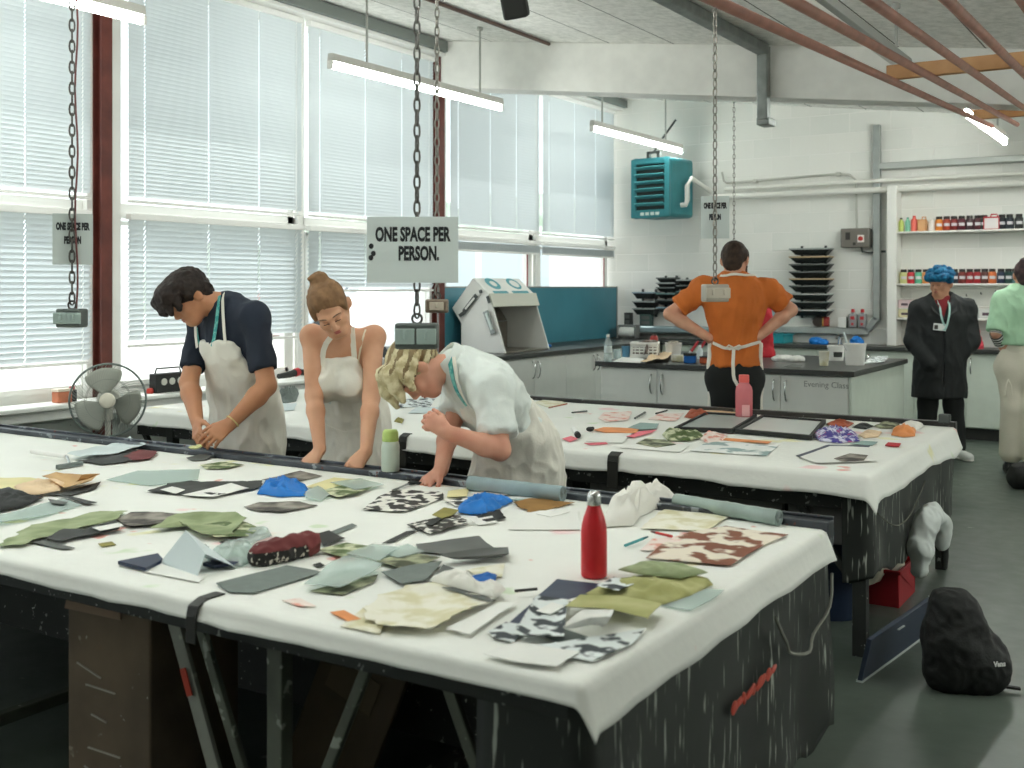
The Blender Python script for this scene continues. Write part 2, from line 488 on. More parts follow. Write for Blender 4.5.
blind(8.64, 10.31, 2.03, 1.88, 'white lower venetian blind pulled up above the tilted white booth', T4, nstack=22)
blind(10.39, 12.10, 2.03, 1.88, 'white lower venetian blind pulled up beside the back wall', T4, nstack=22)

# ---------------------------------------------------------------- outside
struct('exterior_ground', MB().bb(-60, WX-.2, -30, 60, .2, .3), mat('bright_concrete','dcdcd6',.9,var=.05,scale=1), smooth=False)
# eave over the windows
struct('roof_eave', MB().bb(WX-1.05, WX-.15, FY, BY+.3, 3.95, 4.05), M_white, smooth=False)
# ---------------------------------------------------------------- tube lights
def emis(name, c, s):
    m = bpy.data.materials.new(name); m.use_nodes = True
    N = m.node_tree.nodes; L = m.node_tree.links; N.remove(N['Principled BSDF'])
    e = N.new('ShaderNodeEmission'); e.inputs['Color'].default_value = col(c); e.inputs['Strength'].default_value = s
    L.new(e.outputs[0], N['Material Output'].inputs['Surface']); return m
M_tube = emis('lit_tube', 'fafff9', 105.0)
M_tube_soft = emis('lit_tube_soft', 'fafff9', 34.0); M_tube_near = emis('lit_tube_near', 'fafff9', 30.0)
M_tubeoff = mat('unlit_tube', 'd9dad6', .3)
M_body = mat('batten_white', 'd4d3cd', .5)
M_rod = mat('rod_grey', 'b5b6b1', .45, metal=.3)
def tube_light(x, y0, y1, z, label, lit=True, rods=(.18,.85)):
    L = y1-y0
    t = thing('tube_light', label, 'ceiling light', (x,(y0+y1)/2,z), 0, 'ceiling tube lights')
    b = MB()
    b.add([(-.022,-L/2,.055),(.022,-L/2,.055),(.030,-L/2,.0),(-.030,-L/2,.0),(-.022,L/2,.055),(.022,L/2,.055),(.030,L/2,.0),(-.030,L/2,.0)],
          [(0,1,2,3),(7,6,5,4),(0,4,5,1),(1,5,6,2),(2,6,7,3),(3,7,4,0)])
    b.build('housing', M_body if lit else mat('batten_grey','a9aca8',.45,metal=.2), t, bevel=.004)
    for s in (-1,1):
        e = MB(); e.bb(-.02,.02, s*L/2-.012, s*L/2+.012, -.056, .0)
        e.build('lamp_holder', M_white, t, bevel=.004)
    c = MB(); c.cyl((0,-L/2+.02,-.034),(0,L/2-.02,-.034),.019,n=16)
    c.build('tube', (M_tube_soft if x < -4.5 else M_tube_near if y0 < 3 else M_tube) if lit else M_tubeoff, t)
    for f in rods:
        yy = -L/2+f*L
        r = MB(); r.cyl((0,yy,.06),(0,yy,ceil_z(x)-z-.002),.009); r.cyl((0,yy,ceil_z(x)-z-.03),(0,yy,ceil_z(x)-z-.002),.025)
        r.build('suspension_rod', M_rod, t)
XA, XC = -5.2, -1.6
tube_light(XA, 1.95, 4.25, 3.10, 'tube light cut by the top left corner of the photo, above the hanging socket chain')
tube_light(XA, 5.86, 8.08, 3.12, 'lit tube light on two rods above the ONE SPACE PER PERSON sign')
tube_light(XA+.06, 9.65, 11.85, 3.13, 'lit tube light hanging just above the turquoise heater', rods=(.1,.8))
tube_light(XC, 5.0, 7.28, 2.93, 'unlit grey tube light among the brown overhead rods', lit=False, rods=(.2,.86))
tube_light(XC, 9.1, 11.3, 2.93, 'short bright end of a tube light seen beneath the timber plank', rods=(.25,.8))
for (x, y0, zz) in ((1.9,3.4,2.45),(1.9,7.8,2.45),(XC,.2,2.93),(XC,2.55,2.93),(-3.4,-.2,3.05),(-3.4,2.15,3.05)):  # unseen lamps added to brighten the front table and the right side
    tube_light(x, y0, y0+2.25, zz, 'added tube light out of view, brightening the near and right hand parts of the workshop')

# ---------------------------------------------------------------- ceiling conduit and trunking
p = onY(549, 40, 8.40)
m = MB(); m.cyl((p.x, 4.0, ceil_z(p.x)-.02), (p.x, 8.40, ceil_z(p.x)-.02), .016); 
tag(m.build('ceiling_conduit', mat('conduit_brown','6a544c',.5)), 'thin brown conduit running along the ceiling up to the white beam', 'conduit')
xg = -2.93
m = MB()
zc = ceil_z(xg)
m.bar((xg, 3.5, zc-.05), (xg, 8.36, zc-.05), .09, .08)
m.bar((xg, 8.36, zc-.02), (xg, 8.36, zc-.60), .085, .085, up=(0,1,0))
m.bb(xg-.05, xg+.05, 8.33, 8.50, zc-.64, zc-.58)
tag(m.build('cable_trunking', M_grey, bevel=.008), 'grey metal cable trunking along the ceiling and down the white beam', 'trunking')
# small black loudspeaker on the ceiling
q = onY(515, 3, 6.35)
t = thing('ceiling_speaker', 'small black loudspeaker on the ceiling above the long tube light', 'speaker', (q.x, 6.35, ceil_z(q.x)-.03))
m = MB(); m.box((0,0,-.10), (.17,.15,.17), rot('X', .35) @ rot('Z', .4)); m.build('cabinet', mat('speaker_black','2a2b29',.6), t, bevel=.02)
m = MB(); m.bb(-.025,.025,-.02,.02,-.06,.028); m.build('bracket', M_blk, t, bevel=.004)

# ---------------------------------------------------------------- brown overhead drying rack
t = thing('overhead_drying_rack', 'overhead rack of brown rods with bare timber planks at the top right', 'rack', (-1.0, 5.0, 2.5))
M_rust = mat('rack_rod_brown', 'a06c5c', .5, var=.15, scale=12)
M_pine = mat('bare_pine', 'c09468', .6, c2='a87b50', scale=6)
def rk(x0, tt): return Vector((x0-.033*tt, 3.14+tt, 2.4+.068*tt))
O = Vector((-1.0,5.0,2.5))
for x0 in (-1.26,-1.07,-.87,-.67,-.47,-.27):
    m = MB(); m.cyl(rk(x0,-2.2)-O, rk(x0,6.6)-O, .019, n=12); m.build('rod', M_rust, t)
for tt, xl in ((2.75,-1.40),(6.0,-1.52)):
    c = rk(0, tt)
    m = MB(); m.bb(xl, .0, c.y-.02, c.y+.02, c.z+.019, c.z+.094)
    m.v = [tuple(Vector(a)-O) for a in m.v]; m.build('plank', M_pine, t, bevel=.004)
    for x in (xl+.9, -.1):
        w = MB(); w.cyl(Vector((x,c.y,c.z+.09))-O, Vector((x,c.y,ceil_z(x)-.001))-O, .004, n=6)
        w.build('hanger_wire', M_grey, t)
c = rk(0, -1.6)
m = MB(); m.bb(-1.40,.0,c.y-.02,c.y+.02,c.z+.019,c.z+.094); m.v = [tuple(Vector(a)-O) for a in m.v]; m.build('plank', M_pine, t, bevel=.004)

# ---------------------------------------------------------------- chains, hanging sockets and signs
M_chain = mat('chain_steel', '5c5a56', .4, metal=.8, var=.2, scale=20)
M_chainr = mat('chain_rusty', '4d3c38', .5, metal=.6, var=.2, scale=20)
M_boxg = mat('socket_box_grey', '59605d', .5, metal=.3)
M_boxl = mat('socket_box_pale', 'a09a8e', .45, metal=.4)
M_sign = mat('sign_card', 'dfe9e7', .5)
M_signtxt = mat('sign_ink', '25292c', .7)
def chain_mb(zlo, zhi, pitch=.042, r=.0038, w=.010):
    m = MB(); z = zlo; k = 0
    while z < zhi-pitch*.45:
        Rm = rot('Z', PI/2*(k % 2)+.5) @ rot('X', PI/2)
        pts = []
        for i in range(12):
            a = 2*PI*i/12
            pts.append(Rm @ Vector((w*math.cos(a), (pitch*.62)*math.sin(a), 0)) + Vector((0,0,z+pitch/2)))
        m.tube(pts, r, 5, closed=True); z += pitch; k += 1
    return m
def pendant(u, v, d, label, size, rz, matb, plates=2, pale=False, cable='6b3a38'):
    P = atd(u, v, d); zt = ceil_z(P.x)-P.z
    t = thing('hanging_socket_box', label, 'socket', P, rz, 'socket boxes hanging on chains')
    w, dp, h = size
    b = MB(); b.box((0,0,0), (w,dp,h)); b.build('box', matb, t, bevel=.008)
    for s in ((-1,1) if plates == 2 else (0,)):
        q = MB(); q.bb(s*w*.25-.032, s*w*.25+.032, -dp/2-.008, -dp/2-.001, -h*.3, h*.3)
        q.bb(s*w*.25-.006, s*w*.25+.006, -dp/2-.014, -dp/2-.006, -h*.12, h*.22)
        q.build('socket_plate', mat('socket_plate_pale','9fb0ab',.4) if not pale else mat('socket_plate_tan','b3ab9c',.4), t, bevel=.003)
    b = MB(); b.torus((0,0,h/2+.014), .016, .004, rot('X',PI/2)); b.build('shackle', M_chain, t)
    chain_mb(h/2+.02, zt).build('chain', M_chain if not pale else mat('chain_light','84817a',.4,metal=.7), t)
    if cable:
        c = MB(); pts = [Vector((.012+.006*math.sin(i*1.1), .012, h/2+i*(zt-h/2)/24)) for i in range(25)]
        c.tube(pts, .004, 6); c.build('cable', mat('cable_'+cable, cable, .5), t)
    return P
P1 = pendant(72, 318, 4.4, 'dark socket box hanging on a chain in front of the left blinds', (.105,.07,.075), .45, M_boxg)
P2 = pendant(417, 336, 3.6, 'grey double socket box hanging right above the bleached streaky hair', (.14,.06,.085), TH-.05, M_boxg, cable=None)
P3 = pendant(715, 293, 5.3, 'pale socket box hanging in front of the orange t-shirt', (.12,.07,.085), TH+.25, M_boxl, pale=True, cable=None)
P4 = pendant(437, 306, 5.0, 'small brown socket box hanging behind the ONE SPACE PER PERSON sign', (.105,.05,.062), TH, mat('socket_box_brown','7a6d60',.5,metal=.3), cable=None, plates=1, pale=True)
def sign(P, z, w, h, rz, label, lines, size, dy=-.02, dx=0.0, squash=.55):
    t = thing('paper_sign', label, 'sign', (P.x+dx*math.cos(rz)-dy*math.sin(rz)*0, P.y+dx*math.sin(rz), z), rz, 'space per person signs')
    b = MB(); b.bb(-w/2,w/2,dy-.0025,dy,-h/2,h/2); b.build('card', M_sign if w > .2 else mat('sign_card_shaded','bcc5c2',.5), t, smooth=False)  # narrow cards get a greyer copy of the card colour for their shade
    for txt, yy, xx in lines:
        text_mesh('lettering', txt, size, M_signtxt, basis((xx,dy-.003,yy),(1,0,0),(0,0,1)), t, .0004, squash, bold=.0028)
    return t
s2 = sign(P2, CAMZ+(HZ-250)*3.6/FPX, .298, .215, TH-.02, 'large readable white sign ONE SPACE PER PERSON in front of the windows',
     [('ONE SPACE PER', .048, .0), ('PERSON.', -.014, .02)], .062, dx=-.012)
k = MB()
for (dx_, dz_) in ((-.135,.012),(-.128,-.012),(-.136,-.026)): k.ell((dx_,-.023,dz_), (.008,.002,.009))
k.build('paint_blot', M_signtxt, s2)
s1 = sign(P1, CAMZ+(HZ-239)*4.4/FPX, .152, .205, TH+.25, 'pale card sign with black words hanging behind the left chain', [('ONE SPACE PER', .05, .0), ('PERSON', -.005, .0)], .038, dy=.022, squash=.46)
s3 = sign(P3, CAMZ+(HZ-217)*5.3/FPX, .135, .205, TH-.2, 'shade-toned card sign with black words hanging right of the turquoise heater', [('ONE SPACE PER', .055, .0), ('PERSON', .0, .0)], .036, dy=.024, squash=.42)
# thin plain chain in front of the back wall
P5 = onY(734, 262, 11.2)
zt = ceil_z(P5.x)
m = chain_mb(0, zt-P5.z, pitch=.05, r=.004, w=.011); m.v = [tuple(Vector(a)+P5) for a in m.v]
tag(m.build('pull_chain', mat('chain_light','84817a',.4,metal=.7)), 'thin bare chain hanging down behind the head of the man in orange', 'chain')

# ---------------------------------------------------------------- turquoise heater on the back wall
hp = onY(652, 188, 11.55)
t = thing('unit_heater', 'turquoise louvred unit heater on the back wall under the tube light', 'heater', hp, -.18)
M_teal = mat('heater_turquoise', '2c7880', .45, var=.06)
w, h, dp = .50, .66, .5
wide, tall = .48, .62
ob = atd(630,160,hp.length)
W_, H_ = .50, .65
b = MB()
b.bb(-.27,.27,-.02,.46,-.34,.34); b.build('casing', M_teal, t, bevel=.04)
b = MB()
for (x0,x1,z0,z1) in ((-.27,-.20,-.34,.34),(.20,.27,-.34,.34),(-.2,.2,.27,.34),(-.2,.2,-.34,-.25)): b.bb(x0,x1,-.045,-.018,z0,z1)
b.build('front_frame', M_teal, t, bevel=.01)
b = MB(); b.bb(-.21,.21,-.026,-.0195,-.26,.28); b.build('dark_interior', mat('heater_dark','1a2625',.8), t)
b = MB()
for i in range(6):
    z = -.19+i*.083; b.box((0,-.045,z), (.40,.07,.012), rot('X', -.45))
b.build('louvres', mat('louvre_teal','4a9298',.45), t)
b = MB()
for x in (-.13,-.06,.01,.08): b.bb(x,x+.05,-.048,-.044,-.315,-.28)
b.build('label_plates', mat('plate_pale','c9d6d0',.5), t)
b = MB()
for x in (-.07,.07):
    b.bb(x-.02,x+.02,.02,.06,.34,.42)
b.bb(-.09,.09,.02,.06,.40,.425)
b.tube([(0,.04,.42),(.1,.1,.6),(.22,.16,.78)], .012, 8)
b.build('hanging_bracket', M_dkgrey, t)
# white heating pipes
pw = mat('pipe_white', 'e0dfd8', .4)
m = MB()
a0 = hp+Vector((.26,.15,-.20)); 
pts = [a0, a0+Vector((.10,-.02,0)), a0+Vector((.12,-.02,.05)), a0+Vector((.12,-.02,.22)), a0+Vector((.16,.0,.30)), Vector((onY(710,190,12.05).x,12.05,onY(710,191,12.05).z))]
m.tube(pts, .028, 10)
zl = onY(870,190.5,12.08).z
m.cyl((pts[-1].x,12.06,zl), (RX,12.06,zl+.0), .032)
for x in (-4.0,-3.0,-1.6): m.cyl((x,12.06,zl),(x,12.2,zl),.014)
tag(m.build('heating_pipe', pw), 'white heating pipe from the heater along the back wall', 'pipe')
m = MB(); z2 = onY(870,182,12.1).z; m.cyl((onY(725,190,12.1).x,12.1,z2),(RX,12.1,z2+.04),.022)
for x in (-3.6,-2.2,-.8): m.cyl((x,12.1,z2),(x,12.2,z2),.012)
tag(m.build('wall_pipe', pw), 'thinner white pipe just above the heating pipe on the back wall', 'pipe')
a = onY(727,183,12.14); b_ = onY(838,174,12.14); c_ = onY(856,180,12.14); d_ = onY(857,228,12.14)
m = MB(); m.tube([onY(722,172,12.14), onY(724,181,12.14), a, b_, onY(850,175,12.14), c_, d_], .013, 8)
for q in (onY(755,181,12.14), onY(838,174,12.14)): m.bb(q.x-.02,q.x+.02,12.125,12.198,q.z-.02,q.z+.02)
tag(m.build('cable_conduit', mat('conduit_pale','b9b8b0',.45,metal=.3)), 'thin pale conduit bending down to the grey isolator switch', 'conduit')
# grey isolator switch
q = onY(856, 238, 12.13)
t = thing('isolator_switch', 'grey isolator switch box with a red and white button on the back wall', 'switch', q)
b = MB(); b.bb(-.155,.155,-.05,.07,-.105,.105); b.build('box', mat('isolator_grey','6e6a63',.5), t, bevel=.012)
b = MB(); b.bb(.03,.10,-.056,-.049,-.05,.03); b.build('plate', mat('plate_white','e6e2dc',.5), t)
b = MB(); b.cyl((.065,-.056,-.01),(.065,-.075,-.01),.025); b.build('button', mat('button_red','a8322c',.4), t)
b = MB(); b.bb(-.10,-.05,-.054,-.049,-.02,.06); b.bb(-.02,.01,-.054,-.049,-.08,-.05); b.build('marks', mat('mark_dark','33302d',.5), t)
b = MB(); b.tube([(0.05,0.03,-.10),(.06,.03,-.15),(.14,.03,-.16),(.24,.05,-.15),(.30,.06,-.15)], .012, 8); b.build('lead', M_dkgrey, t)
# grey steel cable trunking: down the wall, along above the worktop
xv = onY(877, 200, 12.15).x; zb = onY(800, 330, 12.13).z
m = MB()
m.bar((xv,12.155,3.28), (xv,12.155,zb+.12), .075, .07, up=(0,1,0))
m.bar((xv-.001,12.155,zb+.15), (xv-.12,12.155,zb+.005), .075, .07, up=(0,1,0))
xl_ = onY(770,330,12.15).x
m.bar((xv-.09,12.155,zb), (xl_,12.155,zb), .075, .07, up=(0,1,0))
tag(m.build('wall_trunking', mat('trunking_grey','a3a8a5',.4,metal=.5,var=.08), bevel=.008), 'grey trunking down the back wall turning along above the two silver bottles', 'trunking')
xs0, xs1 = onY(622,330,12.13).x, onY(735,330,12.13).x
z0 = onY(680,329,12.1).z
m = MB(); m.bb(xs0,xs1,11.98,12.195,z0-.05,z0+.03); 
tag(m.build('wall_ledge_trunking', mat('trunking_blue_grey','8fa1a5',.45,metal=.3), bevel=.02), 'blue grey boxed trunking under the left stack of black trays', 'trunking')
# wide grey cable tray on the right part of the back wall
xr = onY(880,166,12.1).x; zt2 = onY(960,163,12.1).z
m = MB(); m.bb(xr,RX-.01,12.06,12.195,zt2-.02,zt2+.045)
tag(m.build('cable_tray', mat('tray_grey','b4b8b4',.35,metal=.5), bevel=.006), 'shiny grey cable tray on the back wall above the white pipes', 'cable tray')
# ---------------------------------------------------------------- print tables
M_blackwood = mat('splattered_black', '2b2e2b', .55, var=.2, scale=5, spots=[(30,.66,'8d928c'),(55,.69,'b9bdb6')])
M_post = mat('paint_marked_steel', '55594f', .5, var=.2, scale=9, spots=[(22,.62,'969b91')])
M_clothtop = mat('print_table_cloth', 'ebece6', .85, var=.02, scale=3, bump=.15, bscale=25,
                 spots=[(2.3,.655,'efd0cf'),(3.1,.665,'e9e6c0'),(6.0,.738,'d98070'),(4.1,.69,'d3e0c6'),(5.1,.70,'e6a79c'),(16,.75,'a8a9a0')])
def runs_mat():
    m, N, L, b = node_mat('black_sheeting')
    tc = N.new('ShaderNodeTexCoord')
    n0 = N.new('ShaderNodeTexNoise'); n0.inputs['Scale'].default_value = 4
    L.new(tc.outputs['Object'], n0.inputs['Vector'])
    r0 = N.new('ShaderNodeValToRGB'); r0.color_ramp.elements[0].color = col('1a1d1a'); r0.color_ramp.elements[1].color = col('2b2f2b'); L.new(n0.outputs['Fac'], r0.inputs['Fac'])
    mp = N.new('ShaderNodeMapping'); mp.inputs['Scale'].default_value = (60, 60, 5.5); L.new(tc.outputs['Object'], mp.inputs['Vector'])
    n1 = N.new('ShaderNodeTexNoise'); n1.inputs['Scale'].default_value = 1; n1.inputs['Detail'].default_value = 2; L.new(mp.outputs['Vector'], n1.inputs['Vector'])
    r1 = N.new('ShaderNodeValToRGB'); r1.color_ramp.elements[0].position = .635; r1.color_ramp.elements[1].position = .68; L.new(n1.outputs['Fac'], r1.inputs['Fac'])
    mx = N.new('ShaderNodeMix'); mx.data_type = 'RGBA'; L.new(r1.outputs['Color'], mx.inputs['Factor']); L.new(r0.outputs['Color'], mx.inputs['A']); mx.inputs['B'].default_value = col('a6aba1')
    L.new(mx.outputs['Result'], b.inputs['Base Color']); b.inputs['Roughness'].default_value = .5
    bp = N.new('ShaderNodeBump'); bp.inputs['Strength'].default_value = .3; bp.inputs['Distance'].default_value = .01; L.new(n0.outputs['Fac'], bp.inputs['Height']); L.new(bp.outputs['Normal'], b.inputs['Normal'])
    return m
M_sheetblk = runs_mat()
def nz(x, y, z=0): return mnoise.noise(Vector((x, y, z)))
def table_cloth(name, label, X0, X1, Y0, Y1, z, drops, flare, rz_=.018, seed=0.0):
    """drops = (near, right, far, left) hanging lengths"""
    dn, dr, df, dl = drops
    def axis(lo, hi, da, db, n):
        a = []
        if da > 0: a += [lo-da*(1-i/6) for i in range(6)]
        a += [lo, lo+.02, lo+.05]+[lo+.05+(hi-lo-.1)*i/n for i in range(1,n)]+[hi-.05, hi-.02, hi]
        if db > 0: a += [hi+db*(i+1)/6 for i in range(6)]
        return a
    xs = axis(X0, X1, dl, dr, 60); ys = axis(Y0, Y1, dn, df, 26)
    def fold(v, lo, hi):
        if v > hi: return hi, v-hi, 1
        if v < lo: return lo, lo-v, -1
        return v, 0, 0
    P = []
    for x in xs:
        row = []
        for y in ys:
            bx, ox, sx = fold(x, X0, X1); by, oy, sy = fold(y, Y0, Y1)
            o = math.hypot(ox, oy)
            w = 1+.22*nz(x*2.1+seed, y*2.1, 3)+.12*nz(x*7+seed, y*7, 1)
            o2 = o*w
            if o > 0:
                th = min(o2/rz_, PI/2); hz = rz_*math.sin(th); dz = rz_*(1-math.cos(th)); rest = max(0, o2-rz_*PI/2)
                fl = flare*(1+.6*nz(x*1.3+seed, y*1.3, 7))
                out = hz+rest*fl; dz += rest*math.sqrt(max(.05,1-min(.9,fl)**2))
                out += .008*nz(x*5+seed, y*5, 2)*min(1, o/.05)
                px = bx+sx*out*(ox/o); py = by+sy*out*(oy/o); pz = z-dz
            else:
                px, py = x, y
                pz = z+.0012*nz(x*4+seed, y*4)
            row.append(Vector((px, py, pz)))
        P.append(row)
    m = MB(); m.grid(P)
    o = m.build(name, M_clothtop, ang=180)
    s = o.modifiers.new('thick', 'SOLIDIFY'); s.thickness = .004; s.offset = -1
    return tag(o, label, 'tablecloth')
def sheeting(pts_top, zt, zb, label_mat, parent, name='skirt', wav=.018, seed=0.0, ragged=.06, n=26):
    """a hanging sheet along a polyline of (x,y)"""
    P = []
    L = [0]
    for a, b in zip(pts_top, pts_top[1:]): L.append(L[-1]+math.hypot(b[0]-a[0], b[1]-a[1]))
    N_ = 46
    for i in range(N_+1):
        s = L[-1]*i/N_
        k = max(j for j in range(len(L)) if L[j] <= s+1e-9); k = min(k, len(L)-2)
        f = (s-L[k])/max(1e-6, L[k+1]-L[k]); a, b = pts_top[k], pts_top[k+1]
        x, y = a[0]+(b[0]-a[0])*f, a[1]+(b[1]-a[1])*f
        tx, ty = b[0]-a[0], b[1]-a[1]; l = math.hypot(tx, ty); nx, ny = ty/l, -tx/l
        zb_ = zb+ragged*nz(s*3+seed, 4.2)+ragged*.5*nz(s*9+seed, 1.2)
        row = []
        for j in range(n+1):
            g = j/n
            d = wav*g*(math.sin(s*13+seed)+1.2*nz(s*5+seed, g*2, 9))
            row.append(Vector((x+nx*d, y+ny*d, zt+(zb_-zt)*g)))
        P.append(row)
    m = MB(); m.grid(P); o = m.build(name, label_mat, parent, ang=180)
    s = o.modifiers.new('thick', 'SOLIDIFY'); s.thickness = .003
    return o
# front table
X0, X1, Y0, Y1 = -5.55, -1.03, 1.885, 3.53
t = thing('print_table', 'long white padded print table in front, scattered with paper and fabric pieces', 'table', (0,0,0))
FT = t
m = MB(); m.bb(X0+.02, X1-.03, Y0+.025, Y1-.01, .70, .74); m.build('table_top', M_blackwood, t, bevel=.004)
m = MB(); m.bb(X0+.04, X1-.05, Y0+.04, Y0+.075, .66, .70); m.build('near_apron', M_blackwood, t, bevel=.003)
m = MB(); m.bb(X0+.04, X1-.05, Y1-.06, Y1-.03, .55, .70); m.build('far_apron', M_blackwood, t, bevel=.003)
m = MB(); m.bb(X0+.1, X1-.1, Y1-.14, Y1-.11, .10, .60); m.build('back_board', M_blackwood, t)  # dark board added to keep the space under the table black
m = MB(); m.bb(X0, X1+.02, Y1-.045, Y1+.02, .70, .782); m.bb(X0, X1+.02, Y1+.008, Y1+.02, .78, .792)
m.build('guide_rail', mat('guide_rail_steel','4c5056',.35,metal=.7,var=.25,scale=7,spots=[(18,.62,'8f959a'),(40,.68,'6d4a44')]), t, bevel=.003)
m = MB(); m.box((-5.52, Y1-.01, .81), (.05,.05,.05)); m.build('rail_stop', M_blk, t, bevel=.006)
for x in (-5.2, -3.4, -1.93, -1.14):
    m = MB(); m.bb(x-.025, x+.025, Y0+.085, Y0+.125, 0, .70); m.build('leg', M_post, t, bevel=.003)
    if x > -5: 
        for s in (-1, 1):
            if x == -1.14 and s > 0: continue
            b = MB(); b.bar((x+s*.30, Y0+.105, .69), (x+s*.02, Y0+.105, .08), .028, .018, up=(0,1,0)); b.build('diagonal_brace', M_post, t, bevel=.003)
    m = MB(); m.bb(x-.025, x+.025, Y1-.2, Y1-.16, 0, .70); m.build('leg', M_post, t, bevel=.003)
    m = MB(); m.bb(x-.02, x+.02, Y0+.12, Y1-.17, .07, .11); m.build('foot_rail', M_post, t, bevel=.003)
m = MB(); m.bb(X0+.1, X1-.1, (Y0+Y1)/2-.02, (Y0+Y1)/2+.02, .16, .66); m.build('centre_board', M_blackwood, t)
o = sheeting([(-1.30, Y0+.045), (-1.035, Y0+.045), (-1.035, Y1+.02)], .71, .10, M_sheetblk, t, seed=2.0, ragged=.10)
mr = MB(); 
qa, qb = onX(735, 708, -1.01), onX(775, 669, -1.01)
for i in range(14):
    f = i/13; q = qa.lerp(qb, f)
    mr.ell((-1.012, q.y, q.z), (.004, .022+.010*math.sin(i*1.7), .010+.008*math.sin(i*2.3+1)), rot('X', .35))
mr.build('red_paint_streak', mat('red_streak','b0402f',.5), t)
m = MB(); pts = [Vector((-1.0+.01*math.sin(i), 2.95+.55*i/16, .62-.17*math.sin(PI*i/16)**.7+ (.0 if i<12 else -.0))) for i in range(17)]
m.tube(pts, .005, 6); m.build('hanging_string', mat('string_grey','8c8d84',.8), t)
table_cloth('tablecloth', 'white padded cloth with paint stains covering the front print table', X0, X1, Y0, Y1-.05, TZ, (.055,.105,0,.06), .38, seed=1.3)
def strap(x, y, z, label, L1=.07, L2=.13, w=.035):
    m = MB(); w_ = w/2
    P = [(y+L1, z+.001), (y+.005, z+.001), (y-.028, z-.012), (y-.034, z-.035), (y-.036, z-L2)]
    for (a, b) in zip(P, P[1:]):
        m.bar((x, a[0], a[1]), (x, b[0], b[1]), w, .004, up=(1,0,0) if False else (0,0,1))
    return tag(m.build('cloth_strap', mat('strap_black','24241f',.5), bevel=.001), label, 'strap', 'black straps over the table edges')
pS = at(211, 597, TZ); strap(pS.x, Y0, TZ+.002, 'black strap over the near edge of the front table', L1=.06, L2=.10)

# second table
X0b, X1b, Y0b, Y1b = -5.75, -1.17, 4.57, 6.42
t = thing('print_table', 'second white print table, further back, with the pink bottle and prints on it', 'table', (0,0,0))
BT = t
m = MB(); m.bb(X0b+.02, X1b-.03, Y0b+.025, Y1b-.01, .70, .74); m.build('table_top', M_blackwood, t, bevel=.004)
m = MB(); m.bb(X0b+.04, X1b-.06, Y0b+.05, Y0b+.09, .60, .70); m.build('near_apron', M_blackwood, t, bevel=.003)
m = MB(); m.bb(X0b, X1b+.01, Y1b-.002, Y1b+.05, .70, .785); m.build('guide_rail', mat('guide_rail_dark','3b3a38',.4,metal=.5,var=.2,scale=7,spots=[(30,.66,'7c7d79')]), t, bevel=.003)
m = MB(); m.box((-1.22, Y1b+.02, .80), (.06,.05,.05)); m.build('rail_stop', M_dkgrey, t, bevel=.006)
for x in (-5.4, -3.9, -2.62, -1.21):
    for y in (Y0b+.07, Y1b-.12):
        m = MB(); m.bb(x-.028, x+.028, y-.028, y+.028, 0, .70); m.build('leg', M_blackwood, t, bevel=.003)
    b = MB(); b.bar((x-.30, Y0b+.07, .66), (x-.03, Y0b+.07, .30), .03, .03, up=(0,1,0)); b.build('diagonal_brace', M_blackwood, t, bevel=.003)
    if x < -2:
        b = MB(); b.bb(x-.02, x+.02, Y0b+.07, Y1b-.12, .10, .14); b.build('foot_rail', M_blackwood, t)
M_gpanel = mat('grey_panel', '5d5d5b', .6, var=.1, scale=4)
for (a, b_) in ((-2.50,-2.02),(-1.99,-1.55),(-1.53,-1.24)):
    m = MB(); m.bb(a, b_, Y0b+.10, Y0b+.13, .44, .66); m.build('side_panel', M_gpanel, t, bevel=.006)
m = MB(); m.bb(X0b+.1, X1b-.1, Y1b-.16, Y1b-.13, .08, .62); m.build('back_board', M_blackwood, t)
m = MB(); m.bb(X0b+.1, -2.6, Y0b+.55, Y0b+.58, .10, .66); m.build('centre_board', M_blackwood, t)
sheeting([(-1.28, Y0b+.04), (-1.165, Y0b+.04), (-1.165, Y1b-.02)], .70, .31, M_sheetblk, t, seed=5.0, ragged=.07, wav=.012)
m = MB(); pts = [Vector((-1.135, 4.62+.9*i/16, .60-.12*math.sin(PI*i/16))) for i in range(17)]
m.tube(pts, .004, 6); m.build('hanging_string', mat('string_dark','55564e',.8), t)
table_cloth('tablecloth', 'white cloth with hanging corner covering the second print table', X0b, X1b, Y0b, Y1b-.01, TZ, (.10,.125,0,.08), .30, seed=7.7)
pS = at(620, 452, TZ); strap(pS.x, Y0b, TZ+.002, 'black strap over the near edge of the second table, right of the bending person', L1=.02, L2=.16, w=.055)
pS = at(419, 432, TZ); strap(pS.x, Y0b, TZ+.002, 'black strap on the second table glimpsed beside the propping arm', L1=.02, L2=.16, w=.05)

